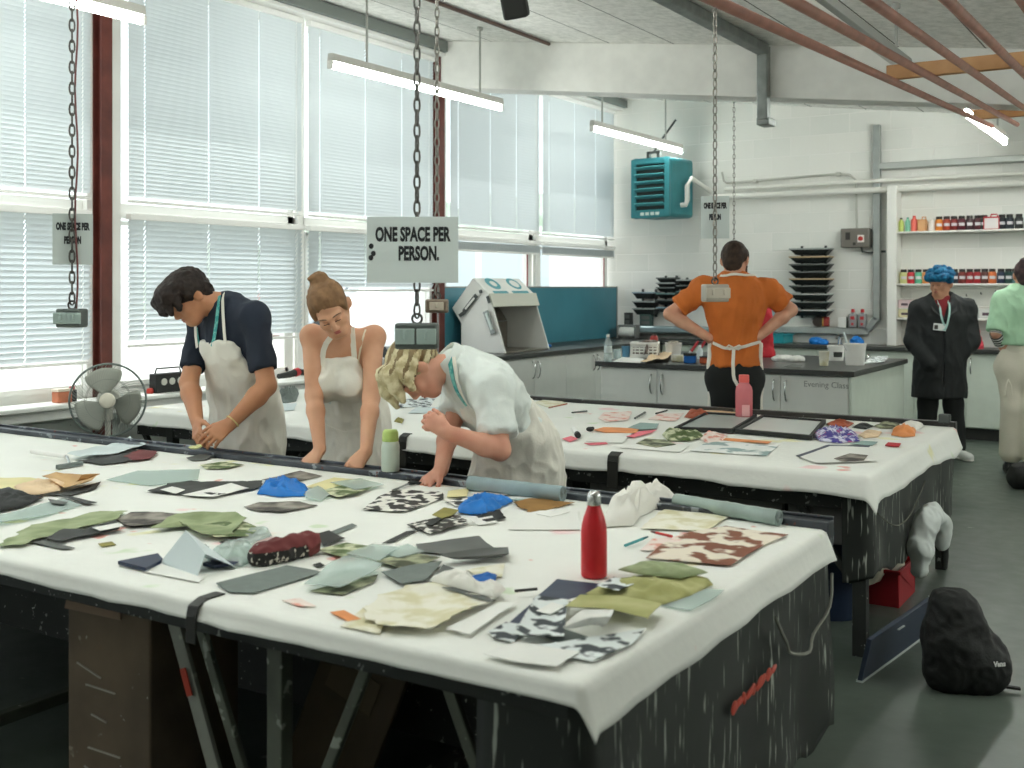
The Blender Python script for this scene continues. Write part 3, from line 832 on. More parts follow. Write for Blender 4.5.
# ---------------------------------------------------------------- cabinets and worktops
M_door = mat('cabinet_white', 'dfe2dd', .45, var=.02)
M_doorg = mat('cabinet_pale_green', 'c6cfc4', .5, var=.03)
M_top = mat('worktop_charcoal', '3a3c3a', .35, var=.12, scale=30)
M_plinth = mat('plinth_dark', '2c2d2b', .6)
def handle(parent, P, out, L=.158):
    """bow handle, vertical, standing off along OUT"""
    m = MB(); P = Vector(P); out = Vector(out)
    pts = [P+Vector((0,0,L*(i/10-.5)))+out*(.004+.03*math.sin(PI*i/10)**.6) for i in range(11)]
    m.tube(pts, .0065, 8); m.build('handle', M_chrome, parent)
def cabinet(name, label, o, axis, face, W, D, doors, mt, rz, z0=.12, z1=.868, hand=True, group=None):
    """front faces local -y; o = left front floor corner"""
    t = thing(name, label, 'cabinet', o, rz, group)
    b = MB(); b.bb(.002, W-.002, .02, D, z0, z1); b.build('carcass', mt, t)
    b = MB(); b.bb(.0, W, .06, D, 0, z0-.002); b.build('plinth', M_plinth, t)
    n = doors
    for i in range(n):
        a = W*i/n+.002; c = W*(i+1)/n-.002
        dm = MB(); dm.bb(a, c, 0, .018, z0+.01, z1-.006)
        d = dm.build('door', mt, t, bevel=.003)
        if hand:
            hx = c-.045 if (i % 2 == 0 and n > 1) else a+.045
            handle(d, (hx, 0, z1-.125), (0,-1,0))
    return t
# along the window wall (fronts face +X): local -y -> world +X  => rz = +90deg
for y0, lab in ((7.73,'pale cabinet under the window worktop behind the bending person'),
                (8.95-.61,'white double door cabinet under the tilted white booth'),
                (9.56,'white double door cabinet between the booth and the island'),
                (10.78,'white double door cabinet in the corner behind the island')):
    cabinet('base_cabinet', lab, (-5.38, y0, 0), 'y', None, 1.22 if y0 > 8 else .61, .60, 2 if y0 > 8 else 1, M_door, PI/2, group='white cabinets along the window wall')
m = MB(); m.bb(WX+.002, -5.33, 7.70, 12.19, .87, .91)
tag(m.build('worktop', M_top, bevel=.004), 'long charcoal worktop under the windows', 'worktop')
# island
def dbl(x0, x1, y, D, lab, rz=0, mt=M_door):
    return cabinet('island_cabinet', lab, (x0, y, 0), 'x', None, abs(x1-x0), D, 2, mt, rz, group='white island cabinets')
IY0, IY1, IX0, IX1 = 8.17, 9.84, -4.27, -2.22
IXM = (IX0+IX1)/2; ID = (IY1-IY0)/2-.005
dbl(IX0, IXM, IY0, ID, 'white double door island cabinet left of the man in orange')
c2 = dbl(IXM, IX1, IY0, ID, 'white double door island cabinet with the words Evening Class')
dbl(IXM, IX0, IY1, ID, 'island cabinet facing the back wall, hidden behind the left one', PI)
dbl(IX1, IXM, IY1, ID, 'island cabinet facing the back wall, behind the end panel', PI)
m = MB(); m.bb(IX1+.002, IX1+.025, IY0, IY1, .0, .868)
tag(m.build('end_panel', M_doorg, bevel=.003), 'plain sage green end panel of the island', 'panel')
m = MB(); m.bb(IX0-.04, IX1+.05, IY0-.03, IY1+.03, .87, .91)
tag(m.build('island_worktop', M_top, bevel=.004), 'charcoal worktop of the island with buckets and a basket on it', 'worktop')
q = onY(826, 385, IY0)
text_mesh('door_lettering', 'Evening Class', .062, mat('letter_grey','8d9390',.6), basis((q.x-IXM, -.0015, q.z),(1,0,0),(0,0,1)), None, .0006)
bpy.data.objects['door_lettering'].parent = c2
# back wall
xs = [-5.32, -4.52, -3.52, -2.52, -1.52, -.52, .48, 1.48, 2.48, 3.38]
labs = ['grey cabinet in the back corner behind the wire rack of black trays','grey back wall cabinet behind the white basket','grey back wall cabinet just behind the island buckets',
        'pale grey back wall cabinet behind the blue haired person','pale grey back wall cabinet between the blue haired person and the green t-shirt',
        'back wall cabinet beyond the right edge of the photo']
for i in range(len(xs)-1):
    cabinet('wall_cabinet', labs[min(i, 5)], (xs[i], 11.72, 0), 'x', None, xs[i+1]-xs[i], .46, 2, M_doorg, 0, group='grey cabinets along the back wall')
m = MB(); m.bb(-5.325, RX-.02, 11.68, 12.19, .87, .91)
tag(m.build('back_worktop', M_top, bevel=.004), 'charcoal worktop along the back wall below the shelves', 'worktop')
# ---------------------------------------------------------------- teal splashback, white booth
t = thing('splashback_panel', 'teal blue panel standing on the worktop in front of the back windows', 'panel', (WX+.06, 10.3, .911))
m = MB(); m.bb(0, .02, -1.85, 1.83, 0, .61); m.build('board', mat('teal_board','3f7c8c',.35,var=.08,scale=2), t, bevel=.003)
m = MB()
for (a,b_,c,d) in ((-1.87,-1.85,0,.625),(1.83,1.85,0,.625),(-1.87,1.85,.61,.625)): m.bb(-.004,.026,a,b_,c,d)
m.build('edge_trim', M_grey, t)
Yb = 8.62
def bp(u, v):
    q = onY(u, v, Yb); return (q.x, q.z)
t = thing('spray_booth', 'tilted white spray booth with an open steel front on the window worktop', 'booth', (0,0,0))
M_booth = mat('booth_white', 'e8e8e3', .45, var=.02)
M_steel = mat('booth_steel', '9a958b', .35, metal=.6, var=.15, scale=4, c2='7c756a')
prof = [bp(461,353.5), bp(461,323), bp(452,308), bp(473,278), bp(489,294), bp(505.5,353.5)]
prof = [(x, max(z,.912)) for x, z in prof]; zb_ = .912
prof[0] = (prof[0][0], zb_); prof[-1] = (prof[-1][0], zb_)
MY = Matrix(((1,0,0),(0,0,-1),(0,1,0)))          # poly (x,z) -> world, extruded towards -y
def boothplate(y, th, name):
    mm = MB(); mm.prism(prof, -th, MY, (0, y, 0)); return mm.build(name, M_booth, t, bevel=.004)
YE = 9.44
boothplate(Yb, .02, 'side_panel'); boothplate(YE-.02, .02, 'side_panel')
def shell(pa, pb, th, name, mt, y0=Yb+.02, y1=YE-.02, inner=1):
    a = Vector((pa[0], 0, pa[1])); b = Vector((pb[0], 0, pb[1])); d = (b-a).normalized(); n_ = Vector((d.z,0,-d.x))*th*inner
    mm = MB(); vs = []
    for y in (y0, y1):
        for p in (a, b, b+n_, a+n_): vs.append(p+Vector((0,y,0)))
    mm.add(vs, [(0,1,2,3),(7,6,5,4),(0,4,5,1),(1,5,6,2),(2,6,7,3),(3,7,4,0)])
    return mm.build(name, mt, t, bevel=.003)
shell(prof[0], prof[1], .015, 'back_panel', M_steel); shell(prof[1], prof[2], .015, 'hood_back', M_steel)
shell(prof[2], prof[3], .015, 'hood_rear_top', M_booth); hood = shell(prof[3], prof[4], .015, 'hood_top', M_booth)
shell(prof[0], prof[-1], .012, 'floor_tray', M_steel, inner=-1)
f0 = prof[4]; dz = .125
mm = MB(); fx = (prof[-1][0]-f0[0])/(f0[1]-prof[-1][1])
p1 = (f0[0]+fx*dz, f0[1]-dz)
shell(f0, p1, .02, 'front_beam', mat('booth_cream','cfd0c4',.5), y0=Yb-.012, y1=YE+.01, inner=-1)
# graphics on the hood, vents and latch on the side
hd = (Vector((prof[4][0],0,prof[4][1]))-Vector((prof[3][0],0,prof[3][1]))); hl = hd.length; hd.normalize(); hn = Vector((-hd.z,0,hd.x))
if hn.z < 0: hn = -hn
gm = MB(); O_ = Vector((prof[3][0],0,prof[3][1]))
def hoodpt(s, y): return O_+hd*(s*hl)+Vector((0,y,0))+hn*.0015
for (yc, r1, r2) in ((8.86,.085,.04),(9.24,.085,.055)):
    n = 20
    vs = [hoodpt(.36+ (r1/hl)*math.sin(2*PI*i/n), yc+r1*1.25*math.cos(2*PI*i/n)) for i in range(n)]+[hoodpt(.36+(r2/hl)*math.sin(2*PI*i/n), yc+.01+r2*1.25*math.cos(2*PI*i/n)) for i in range(n)]
    gm.add(vs, [(i,(i+1)%n,n+(i+1)%n,n+i) for i in range(n)])
for (ya, yb_) in ((8.72,8.98),(9.06,9.36)):
    gm.add([hoodpt(.82,ya),hoodpt(.82,yb_),hoodpt(.98,yb_),hoodpt(.98,ya)], [(0,1,2,3)])
gm.build('hood_graphics', mat('graphic_teal','4d9aa3',.5), t)
def sidebar(u0, v0, u1, v1, w, name, mt, th=.02):
    a, b = bp(u0,v0), bp(u1,v1)
    mm = MB(); mm.bar((a[0],Yb-.022-th/2,a[1]), (b[0],Yb-.022-th/2,b[1]), w, th, up=(0,1,0)); mm.build(name, mt, t, bevel=.004)
sidebar(465,312,478,295,.045,'vent_slot',M_dkgrey,.006); sidebar(467,309,476,298,.02,'vent_grille',M_booth,.014)
sidebar(461,316,466,312,.035,'catch',M_dkgrey,.01)
sidebar(487,311,495,334,.06,'latch_plate',M_grey,.01); sidebar(488,313,494,330,.025,'latch_bar',mat('latch_pale','b9c4c0',.4,metal=.4),.02)
sidebar(482,290,483,293,.03,'corner_knob',M_dkgrey,.02); sidebar(489,296,491,303,.03,'control_box',M_dkgrey,.012)
# ---------------------------------------------------------------- wall shelves
ysh = 11.98
xsh = onY(897, 230, ysh).x
for i, (v, lab) in enumerate(((231.5,'top white wall shelf with jars of ink'),(283.5,'middle white wall shelf with jars of ink'),(317.5,'bottom white wall shelf with tubs'))):
    z = onY(900, v, ysh).z
    m = MB(); m.bb(xsh, RX-.02, ysh, 12.195, z-.02, z)
    tag(m.build('wall_shelf', mat('shelf_white','e7e6e0',.5), bevel=.003), lab, 'shelf', 'white wall shelves')
SZ = [onY(900, v, ysh).z for v in (231.5, 283.5, 317.5)]
m = MB(); m.bb(xsh-.10, xsh-.002, 11.96, 12.195, .912, onY(890,186,12).z)
tag(m.build('shelf_upright', mat('shelf_white','e7e6e0',.5), bevel=.004), 'white boxed upright at the left end of the ink shelves', 'upright')
# small hooks under the middle shelf
q0 = onY(962, 294, 12.19)
for k in range(9):
    m = MB(); x = q0.x+.05+k*.14; z = q0.z+.02*((k*7)%3-1)
    m.tube([(x,12.195,z),(x,12.15,z),(x,12.145,z+.02)], .006, 6)
    tag(m.build('wall_hook', M_dkgrey), 'small dark hook in the row under the middle ink shelf', 'hook', 'dark hooks under the middle shelf')
# ---------------------------------------------------------------- smooth bodies: distance fields meshed with surface nets
def cv(x, up, away):
    """camera-aligned direction -> world vector"""
    return Vector((x*CT-away*ST, x*ST+away*CT, up))
def V3(p): return np.array((p[0], p[1], p[2]), dtype=np.float32)
class SDF:
    def __init__(s, h=.006): s.h = h; s.pr = []
    def _add(s, fn, lo, hi, k, op, clip): s.pr.append((fn, np.array(lo)-.0, np.array(hi)+.0, k, op, clip)); return s
    def cap(s, a, b, ra, rb=None, k=.02, flat=None, op='u', clip=None, infl=0.0):
        a = V3(a); b = V3(b); rb = ra if rb is None else rb; ra += infl; rb += infl
        ab = b-a
        if flat:
            n = V3(Vector(flat[0]).normalized()); q = 1.0/flat[1]-1.0
            ab2 = ab+n*float(ab@n)*q
        else: n = None; ab2 = ab
        L2 = float(ab2@ab2)+1e-12
        R_ = max(ra, rb)*(max(1, flat[1]) if flat else 1)
        def fn(P):
            p = P-a
            if n is not None: p = p+(p@n)[...,None]*(n*q)
            t = np.clip((p@ab2)/L2, 0, 1)
            d = np.sqrt(((p-t[...,None]*ab2)**2).sum(-1))-(ra+(rb-ra)*t)
            if flat and flat[1] < 1: d = d*(.5+.5*flat[1])
            return d
        return s._add(fn, np.minimum(a,b)-R_, np.maximum(a,b)+R_, k, op, clip)
    def chain(s, pts, rs, **kw):
        for i in range(len(pts)-1): s.cap(pts[i], pts[i+1], rs[i], rs[i+1], **kw)
        return s
    def ell(s, c, r, M=None, k=.02, op='u', clip=None, infl=0.0):
        c = V3(c); r = np.array([x+infl for x in r], dtype=np.float32)
        A = np.array(M if M is not None else Matrix.Identity(3), dtype=np.float32)   # columns = axes
        rm = float(r.min())
        R_ = float(r.max())
        def fn(P):
            q = (P-c) @ A
            k0 = np.sqrt(((q/r)**2).sum(-1)); k1 = np.sqrt(((q/(r*r))**2).sum(-1))
            return k0*(k0-1)/np.maximum(k1, 1e-6)
        return s._add(fn, c-R_, c+R_, k, op, clip)
    def eval_grid(s):
        h = s.h; u = [p for p in s.pr if p[4] == 'u']
        lo = np.min([p[1] for p in u], axis=0)-.02; hi = np.max([p[2] for p in u], axis=0)+.02
        n = np.ceil((hi-lo)/h).astype(int)+1
        f = np.full(tuple(n), .5, dtype=np.float32)
        ax = [lo[i]+h*np.arange(n[i], dtype=np.float32) for i in range(3)]
        for fn, a, b, k, op, clip in s.pr:
            m = k+3*h
            i0 = np.clip(np.floor((a-m-lo)/h).astype(int), 0, n-1); i1 = np.clip(np.ceil((b+m-lo)/h).astype(int)+1, 1, n)
            if (i1 <= i0).any(): continue
            sl_ = tuple(slice(i0[j], i1[j]) for j in range(3))
            G = np.stack(np.meshgrid(*[ax[j][sl_[j]] for j in range(3)], indexing='ij'), -1).astype(np.float32)
            d = fn(G)
            if clip:
                for (pt, nn) in clip:
                    nn = V3(Vector(nn).normalized()); d = np.maximum(d, (G-V3(pt)) @ nn)
            c = f[sl_]
            if op == 'u':
                hh = np.clip(.5+.5*(c-d)/k, 0, 1); f[sl_] = c+(d-c)*hh-k*hh*(1-hh)
            elif op == 's':
                d = -d; hh = np.clip(.5-.5*(c-d)/k, 0, 1); f[sl_] = c+(d-c)*hh+k*hh*(1-hh)
        return f, lo.astype(np.float32), h
    def mesh_arrays(s, post=None):
        f, lo, h = s.eval_grid()
        if post is not None:
            n = f.shape
            G = np.stack(np.meshgrid(*[lo[i]+h*np.arange(n[i], dtype=np.float32) for i in range(3)], indexing='ij'), -1)
            f = post(G, f)
        f[0,:,:]=f[-1,:,:]=.5; f[:,0,:]=f[:,-1,:]=.5; f[:,:,0]=f[:,:,-1]=.5
        s.f, s.lo = f, lo
        S = f < 0
        cnt = np.zeros(tuple(np.array(f.shape)-1), dtype=np.int8)
        for dx in (0,1):
            for dy in (0,1):
                for dz in (0,1):
                    cnt += S[dx:f.shape[0]-1+dx, dy:f.shape[1]-1+dy, dz:f.shape[2]-1+dz]
        act = (cnt > 0) & (cnt < 8)
        I = np.argwhere(act); idx = np.full(act.shape, -1, dtype=np.int64); idx[act] = np.arange(len(I))
        cor = np.array([(x,y,z) for x in (0,1) for y in (0,1) for z in (0,1)])
        val = np.stack([f[I[:,0]+c[0], I[:,1]+c[1], I[:,2]+c[2]] for c in cor], 1)
        pos = np.zeros((len(I),3)); num = np.zeros(len(I))
        for a in range(8):
            for b in range(a+1, 8):
                if np.abs(cor[a]-cor[b]).sum() != 1: continue
                va, vb = val[:,a], val[:,b]; cr = (va < 0) != (vb < 0)
                t = np.where(cr, va/np.where(cr, va-vb, 1), 0)
                pos += np.where(cr[:,None], cor[a]+t[:,None]*(cor[b]-cor[a]), 0); num += cr
        V = (I+pos/num[:,None])*h+lo
        F_ = []
        for axis in range(3):
            o = [0,0,0]; o[axis] = 1
            A = S[:f.shape[0]-o[0], :f.shape[1]-o[1], :f.shape[2]-o[2]]; B = S[o[0]:, o[1]:, o[2]:]
            E = np.argwhere(A != B); fl = A[E[:,0],E[:,1],E[:,2]]
            b_, c_ = [(1,2),(2,0),(0,1)][axis]
            def cell(db, dc):
                q = E.copy(); q[:,b_] -= db; q[:,c_] -= dc
                return idx[q[:,0],q[:,1],q[:,2]]
            Q = np.stack([cell(1,1), cell(0,1), cell(0,0), cell(1,0)], 1)
            Q = np.where(fl[:,None], Q, Q[:,::-1]); F_.append(Q)
        return V, np.concatenate(F_)
    def sample(s, P):
        q = (np.array(P)-s.lo)/s.h; i = np.clip(np.floor(q).astype(int), 0, np.array(s.f.shape)-2); t = np.clip(q-i, 0, 1)
        r = 0
        for dx in (0,1):
            for dy in (0,1):
                for dz in (0,1):
                    w = (t[0] if dx else 1-t[0])*(t[1] if dy else 1-t[1])*(t[2] if dz else 1-t[2])
                    r += w*s.f[i[0]+dx,i[1]+dy,i[2]+dz]
        return r
    def grad(s, p):
        e = s.h; g = Vector([s.sample(Vector(p)+Vector(d))-s.sample(Vector(p)-Vector(d)) for d in ((e,0,0),(0,e,0),(0,0,e))])
        return g.normalized() if g.length > 1e-9 else Vector((0,0,1))
    def stick(s, p, off=.004, it=12):
        """moves a point onto the surface (plus OFF outwards)"""
        p = Vector(p)
        for _ in range(it):
            d = float(s.sample(p)); p = p-s.grad(p)*max(-.02, min(.02, d))
        return p+s.grad(p)*off
    def ray(s, o, d, L=.6):
        """first surface point along a ray, or None"""
        o = Vector(o); d = Vector(d).normalized(); t = 0
        prev = s.sample(o)
        while t < L:
            t += s.h*.5; v = s.sample(o+d*t)
            if v < 0: return o+d*t
        return None
    def build(s, name, mt, parent, post=None, wr=None, smooth_it=1, origin=(0,0,0), colour=None):
        V, F_ = s.mesh_arrays(post)
        me = bpy.data.meshes.new(name)
        me.vertices.add(len(V)); me.vertices.foreach_set('co', V.astype(np.float32).ravel())
        me.loops.add(F_.size); me.loops.foreach_set('vertex_index', F_.astype(np.int32).ravel())
        me.polygons.add(len(F_)); me.polygons.foreach_set('loop_start', np.arange(0, F_.size, 4, dtype=np.int32))
        me.update(calc_edges=True); me.validate()
        if smooth_it:
            bm = bmesh.new(); bm.from_mesh(me)
            for _ in range(smooth_it): bmesh.ops.smooth_vert(bm, verts=bm.verts, factor=.5, use_axis_x=True, use_axis_y=True, use_axis_z=True)
            bm.to_mesh(me); bm.free()
        if wr:
            n = len(me.vertices); co = np.empty(n*3, dtype=np.float32); no = np.empty(n*3, dtype=np.float32)
            me.vertices.foreach_get('co', co); me.vertices.foreach_get('normal', no)
            co = co.reshape(-1,3); no = no.reshape(-1,3)
            dsp = np.zeros(n, dtype=np.float32)
            for (amp, M, ridge, off) in wr:
                q = co @ np.array(M, dtype=np.float32).T+off
                for i in range(n):
                    v = mnoise.noise(Vector(q[i]))
                    dsp[i] += amp*((1-abs(v)*2.2) if ridge else v)
            co += no*dsp[:,None]; me.vertices.foreach_set('co', co.ravel())
        mts = mt if isinstance(mt, (list, tuple)) else [mt]
        for x in mts: me.materials.append(x)
        if colour is not None:
            n = len(me.polygons); cc = np.empty(n*3, dtype=np.float32); me.polygons.foreach_get('center', cc)
            me.polygons.foreach_set('material_index', colour(cc.reshape(-1,3)).astype(np.int32))
        me.shade_smooth()
        me.transform(Matrix.Translation(-Vector(origin)))
        o = bpy.data.objects.new(name, me); return link(o, parent)

# ---------------------------------------------------------------- people: shared anatomy
def frame(fwd, up):
    """columns: right, forward, up of a head or hand"""
    f = Vector(fwd).normalized(); u = Vector(up); u = (u-f*u.dot(f)).normalized(); r = f.cross(u).normalized()
    return Matrix((r, f, u)).transposed()
def head_prims(S, c, M, sc=1.0, male=True):
    def P(x, y, z): return Vector(c)+M @ (Vector((x,y,z))*sc)
    S.ell(P(0,-.012,.036), (.074*sc,.093*sc,.084*sc), M, k=.02)
    S.ell(P(0,.022,-.03), (.060*sc,.068*sc,.082*sc), M, k=.03)
    S.cap(P(-.018,.06,-.09), P(.018,.06,-.09), .024*sc, k=.035)                      # chin
    for s in (-1,1):
        S.cap(P(s*.052,-.005,-.035), P(s*.020,.055,-.088), .020*sc, .018*sc, k=.025)   # jaw
        S.ell(P(s*.040,.062,-.028), (.022*sc,.018*sc,.02*sc), M, k=.02)               # cheekbone
        S.cap(P(s*.014,.088,.022), P(s*.046,.076,.022), .009*sc, .008*sc, k=.018)      # brow ridge
        S.ell(P(s*.031,.093,.004), (.016*sc,.012*sc,.011*sc), M, k=.012, op='s')       # eye socket
        S.ell(P(s*.031,.078,.003), (.0135*sc,.013*sc,.0125*sc), M, k=.004)             # eyeball under the lid
        S.ell(P(s*.083,-.010,-.006), (.010*sc,.022*sc,.034*sc), M @ rot('X',-.22) @ rot('Z', s*.45), k=.008)  # ear
        S.ell(P(s*.011,.094,-.036), (.009*sc,.010*sc,.008*sc), M, k=.007)              # nostril wing
    S.cap(P(0,.086,.016), P(0,.106,-.028), .008*sc, .0115*sc, k=.012)                 # nose
    S.ell(P(0,.085,-.060), (.022*sc,.012*sc,.010*sc), M, k=.012)                      # mouth mound
    S.ell(P(0,.098,-.0605), (.02*sc,.008*sc,.0018*sc), M, k=.004, op='s')
    return P
def face_details(par, S, P, M, sc, o, skin_lip, brow_m, lids=True):
    Mw = mat('eye_white','e3ded8',.3); Mi = mat('eye_dark','2c2420',.3)
    e = MB(); b = MB(); l = MB(); 
    for s in (-1,1):
        # closed-down lids: dark lash line across the eye
        pts = [Vector(S.stick(P(s*.031+dx, .095, -.004-.0025*(1-(dx/.013)**2)), .0005)) for dx in (-.013,-.007,0,.007,.013)]
        e.tube(pts, .0017*sc, 5)
        pts = [Vector(S.stick(P(s*(.014+.036*i/5), .10-.004*i, .029+.004*math.sin(PI*i/5*.8)-.0012*i), .001)) for i in range(6)]
        b.tube(pts, [.0016*sc,.0028*sc,.003*sc,.0027*sc,.0022*sc,.0014*sc], 6)
    for dz, r_ in ((-.0565,.0038),(-.0648,.0048)):
        pts = [Vector(S.stick(P(.020*(i/4-.5)*2, .105, dz+(.0015 if dz>-.06 else -.001)*(1-abs(i/4-.5)*2)), -.0005)) for i in range(5)]
        l.tube(pts, [.0015*sc,r_*sc*.9,r_*sc,r_*sc*.9,.0015*sc], 6)
    for mm, n, mt in ((e,'eyelashes',Mi),(b,'eyebrows',brow_m),(l,'lips',skin_lip)):
        mm.v = [tuple(Vector(a)-Vector(o)) for a in mm.v]; mm.build(n, mt, par)
def hand_prims(S, wrist, fdir, ndir, side, curl=(.35,.4,.45,.5), spread=.12, sc=1.0, thumb=(.6,.5), tcurl=.5):
    """fdir: wrist -> knuckles; ndir: out of the back of the hand; side=+1 thumb towards fdir x ndir"""
    f = Vector(fdir).normalized(); n = Vector(ndir); n = (n-f*n.dot(f)).normalized(); t = f.cross(n)*side
    w = Vector(wrist); L = .085*sc
    S.cap(w, w+f*L*.5, .024*sc, .028*sc, k=.015, flat=(n,.62))
    knuck = []
    for i, (off, dl) in enumerate(((.031,.0),(.0105,.006),(-.0105,.003),(-.030,-.008))):
        kx = w+f*(L+dl*sc)+t*off*sc
        knuck.append(kx)
        S.cap(w+f*.02*sc+t*off*.55*sc, kx, .0125*sc, .0108*sc, k=.012, flat=(n,.85))
    lens = ((.040,.024,.02),(.044,.028,.021),(.041,.026,.021),(.032,.020,.018))
    for i in range(4):
        p = knuck[i]; ang = 0.0
        base = (f+t*spread*(1.5-i)*.7).normalized()
        ax = t
        for j in range(3):
            ang += curl[i]*(1.0 if j == 0 else 1.15)
            d = base*math.cos(ang)-n*math.sin(ang)
            q = p+d*lens[i][j]*sc
            r0 = (.0095,.0085,.0078)[j]*sc*(.88 if i == 3 else 1); r1 = (.0086,.0079,.0066)[j]*sc*(.88 if i == 3 else 1)
            S.cap(p, q, r0, r1, k=.005); p = q
    tb = w+f*.022*sc+t*.022*sc
    d = (f*math.cos(thumb[0])+t*math.sin(thumb[0])-n*.35*thumb[1]).normalized()
    p1 = tb+d*.042*sc; S.cap(tb, p1, .0155*sc, .0118*sc, k=.012)
    d2 = (d*math.cos(tcurl)+(f*.8-n*.45-t*.25)*math.sin(tcurl)).normalized()
    p2 = p1+d2*.032*sc; S.cap(p1, p2, .0108*sc, .0095*sc, k=.006)
    p3 = p2+(d2-n*.2).normalized()*.025*sc; S.cap(p2, p3, .0095*sc, .0078*sc, k=.005)
def arm_prims(S, sh, el, wr, r=(.052,.043,.046,.030), k=.02):
    sh, el, wr = Vector(sh), Vector(el), Vector(wr)
    S.cap(sh, el, r[0], r[1], k=k)
    m = el.lerp(wr, .28)
    S.cap(el, m, r[1]*.98, r[2], k=k); S.cap(m, wr, r[2], r[3], k=k)
def ribbon(name, S, pts, w, th, mt, parent, o, off=.004, stick=True, nrm=None, n=None):
    """flat strap following points laid on a field's surface"""
    pts = [Vector(p) for p in pts]
    # resample
    if n:
        L = [0]
        for a, b in zip(pts, pts[1:]): L.append(L[-1]+(b-a).length)
        out = []
        for i in range(n):
            s_ = L[-1]*i/(n-1); k = max(j for j in range(len(L)) if L[j] <= s_+1e-9); k = min(k, len(L)-2)
            out.append(pts[k].lerp(pts[k+1], (s_-L[k])/max(1e-9, L[k+1]-L[k])))
        pts = out
    if stick: pts = [S.stick(p, off) for p in pts]
    m = MB(); R0 = []
    for i, p in enumerate(pts):
        d = (pts[min(i+1,len(pts)-1)]-pts[max(i-1,0)]).normalized()
        g = S.grad(p) if (stick or nrm is None) else Vector(nrm)
        x = d.cross(g).normalized(); g = x.cross(d)
        R0.append([p-x*w/2-g*th/2, p+x*w/2-g*th/2, p+x*w/2+g*th/2, p-x*w/2+g*th/2])
    vs = [q-Vector(o) for r_ in R0 for q in r_]; fs = []
    for i in range(len(R0)-1):
        for k in range(4): fs.append((i*4+k, i*4+(k+1)%4, (i+1)*4+(k+1)%4, (i+1)*4+k))
    fs += [(3,2,1,0), tuple((len(R0)-1)*4+k for k in range(4))]
    m.add(vs, fs)
    return m.build(name, mt, parent)
def rays(S, uvs, d0, off=.004):
    """points where sight lines through photo positions meet a field's surface"""
    out = []
    for u, v in uvs:
        o = atd(u, v, d0-.5); d = (o-Vector((0,0,CAMZ))).normalized(); p = S.ray(o, d, 1.1)
        if p is None: continue
        out.append(p+S.grad(p)*off)
    return out
def skin(name, c, c2):
    return mat(name, c, .5, c2=c2, scale=9, thresh=(.3,.75), spec=.35, subsurf=.08)
def hair_mat(name, c, c2, sc=30, thresh=(.35,.65)):
    m = mat(name, c, .6, spec=.2, c2=c2, scale=sc, thresh=thresh, bump=.4, bscale=70); return m
# ---------------------------------------------------------------- people
def torso(S, Pv, W, C, N, r, f, w, dep=.64, infl=0.0, k=.05):
    axis = lambda a, b: (Vector(b)-Vector(a)).normalized()
    S.cap(Pv, W, w[0], w[1], k=k, flat=(f, dep*1.08), infl=infl)
    S.cap(W, C, w[1], w[2], k=k, flat=(f, dep), infl=infl)
    S.cap(C, Vector(C).lerp(Vector(N), .62), w[2], w[2]*.62, k=k, flat=(f, dep*.95), infl=infl)
def shoulders(S, N, sR, sL, C, infl=0.0, rr=.055, k=.04):
    for s in (sR, sL):
        S.cap(Vector(N).lerp(Vector(C),.18), s, rr*.95, rr, k=k, infl=infl)
        S.cap(Vector(C).lerp(Vector(s),.35), s, rr*1.25, rr*.9, k=k, infl=infl)
def legs(par, o, hips, knees, ankles, mt, shoe_m, fdir, r=(.088,.062,.05), h=.011, shoes=True, name='trousers', zcut=None, cuff=None, foot_f=None, hipw=.10):
    S = SDF(h)
    for a, b, c in zip(hips, knees, ankles):
        S.cap(a, b, r[0], r[1], k=.03); S.cap(b, c, r[1], r[2], k=.03)
    S.cap(hips[0], hips[1], hipw, k=.04, flat=(fdir,.85))
    hm = (Vector(hips[0])+Vector(hips[1]))/2; S.cap(hm+Vector((0,0,.09)), hm-Vector((0,0,.06)), hipw*1.22, k=.05, flat=(fdir,.8))
    S.build(name, mt, par, origin=o, wr=[(.006, np.diag((9,9,5)), False, 3.1)])
    if shoes:
        for i, c in enumerate(ankles):
            f = Vector((foot_f or [fdir,fdir])[i]); f.z = 0; f.normalize(); c = Vector(c)
            S = SDF(.006)
            g = Vector((c.x, c.y, 0))
            S.cap(g+Vector((0,0,.05))-f*.02, g+f*.17+Vector((0,0,.032)), .045, .035, k=.03)
            S.cap(g+f*.12+Vector((0,0,.034)), g+f*.19+Vector((0,0,.034)), .04, .034, k=.03)
            S.cap(g+Vector((0,0,.05)), Vector((c.x,c.y,.11)), .046, .048, k=.03)
            sh = S.build('shoe', shoe_m[0], par, origin=o, post=lambda G, ff: np.maximum(ff, .004-G[...,2]))
            S = SDF(.006)
            S.cap(g-f*.025+Vector((0,0,.012)), g+f*.185+Vector((0,0,.012)), .047, .042, k=.02, flat=((0,0,1),.35))
            S.build('sole', shoe_m[1], sh, origin=o, post=lambda G, ff: np.maximum(ff, .001-G[...,2]))
M_apron = mat('apron_cream', 'e6e3d8', .85, var=.04, scale=6, bump=.12, bscale=120)
M_lanyard = mat('lanyard_teal', '3f9f9c', .6, c2='7cc4bd', scale=45, thresh=(.45,.55))
M_black = mat('black_cloth', '191c1b', .85, var=.1, bump=.15, bscale=90)
WRK = lambda a, sx, sy, sz, off, ridge=True: (a, Matrix(((sx,0,0),(0,sy,0),(0,0,sz))), ridge, off)
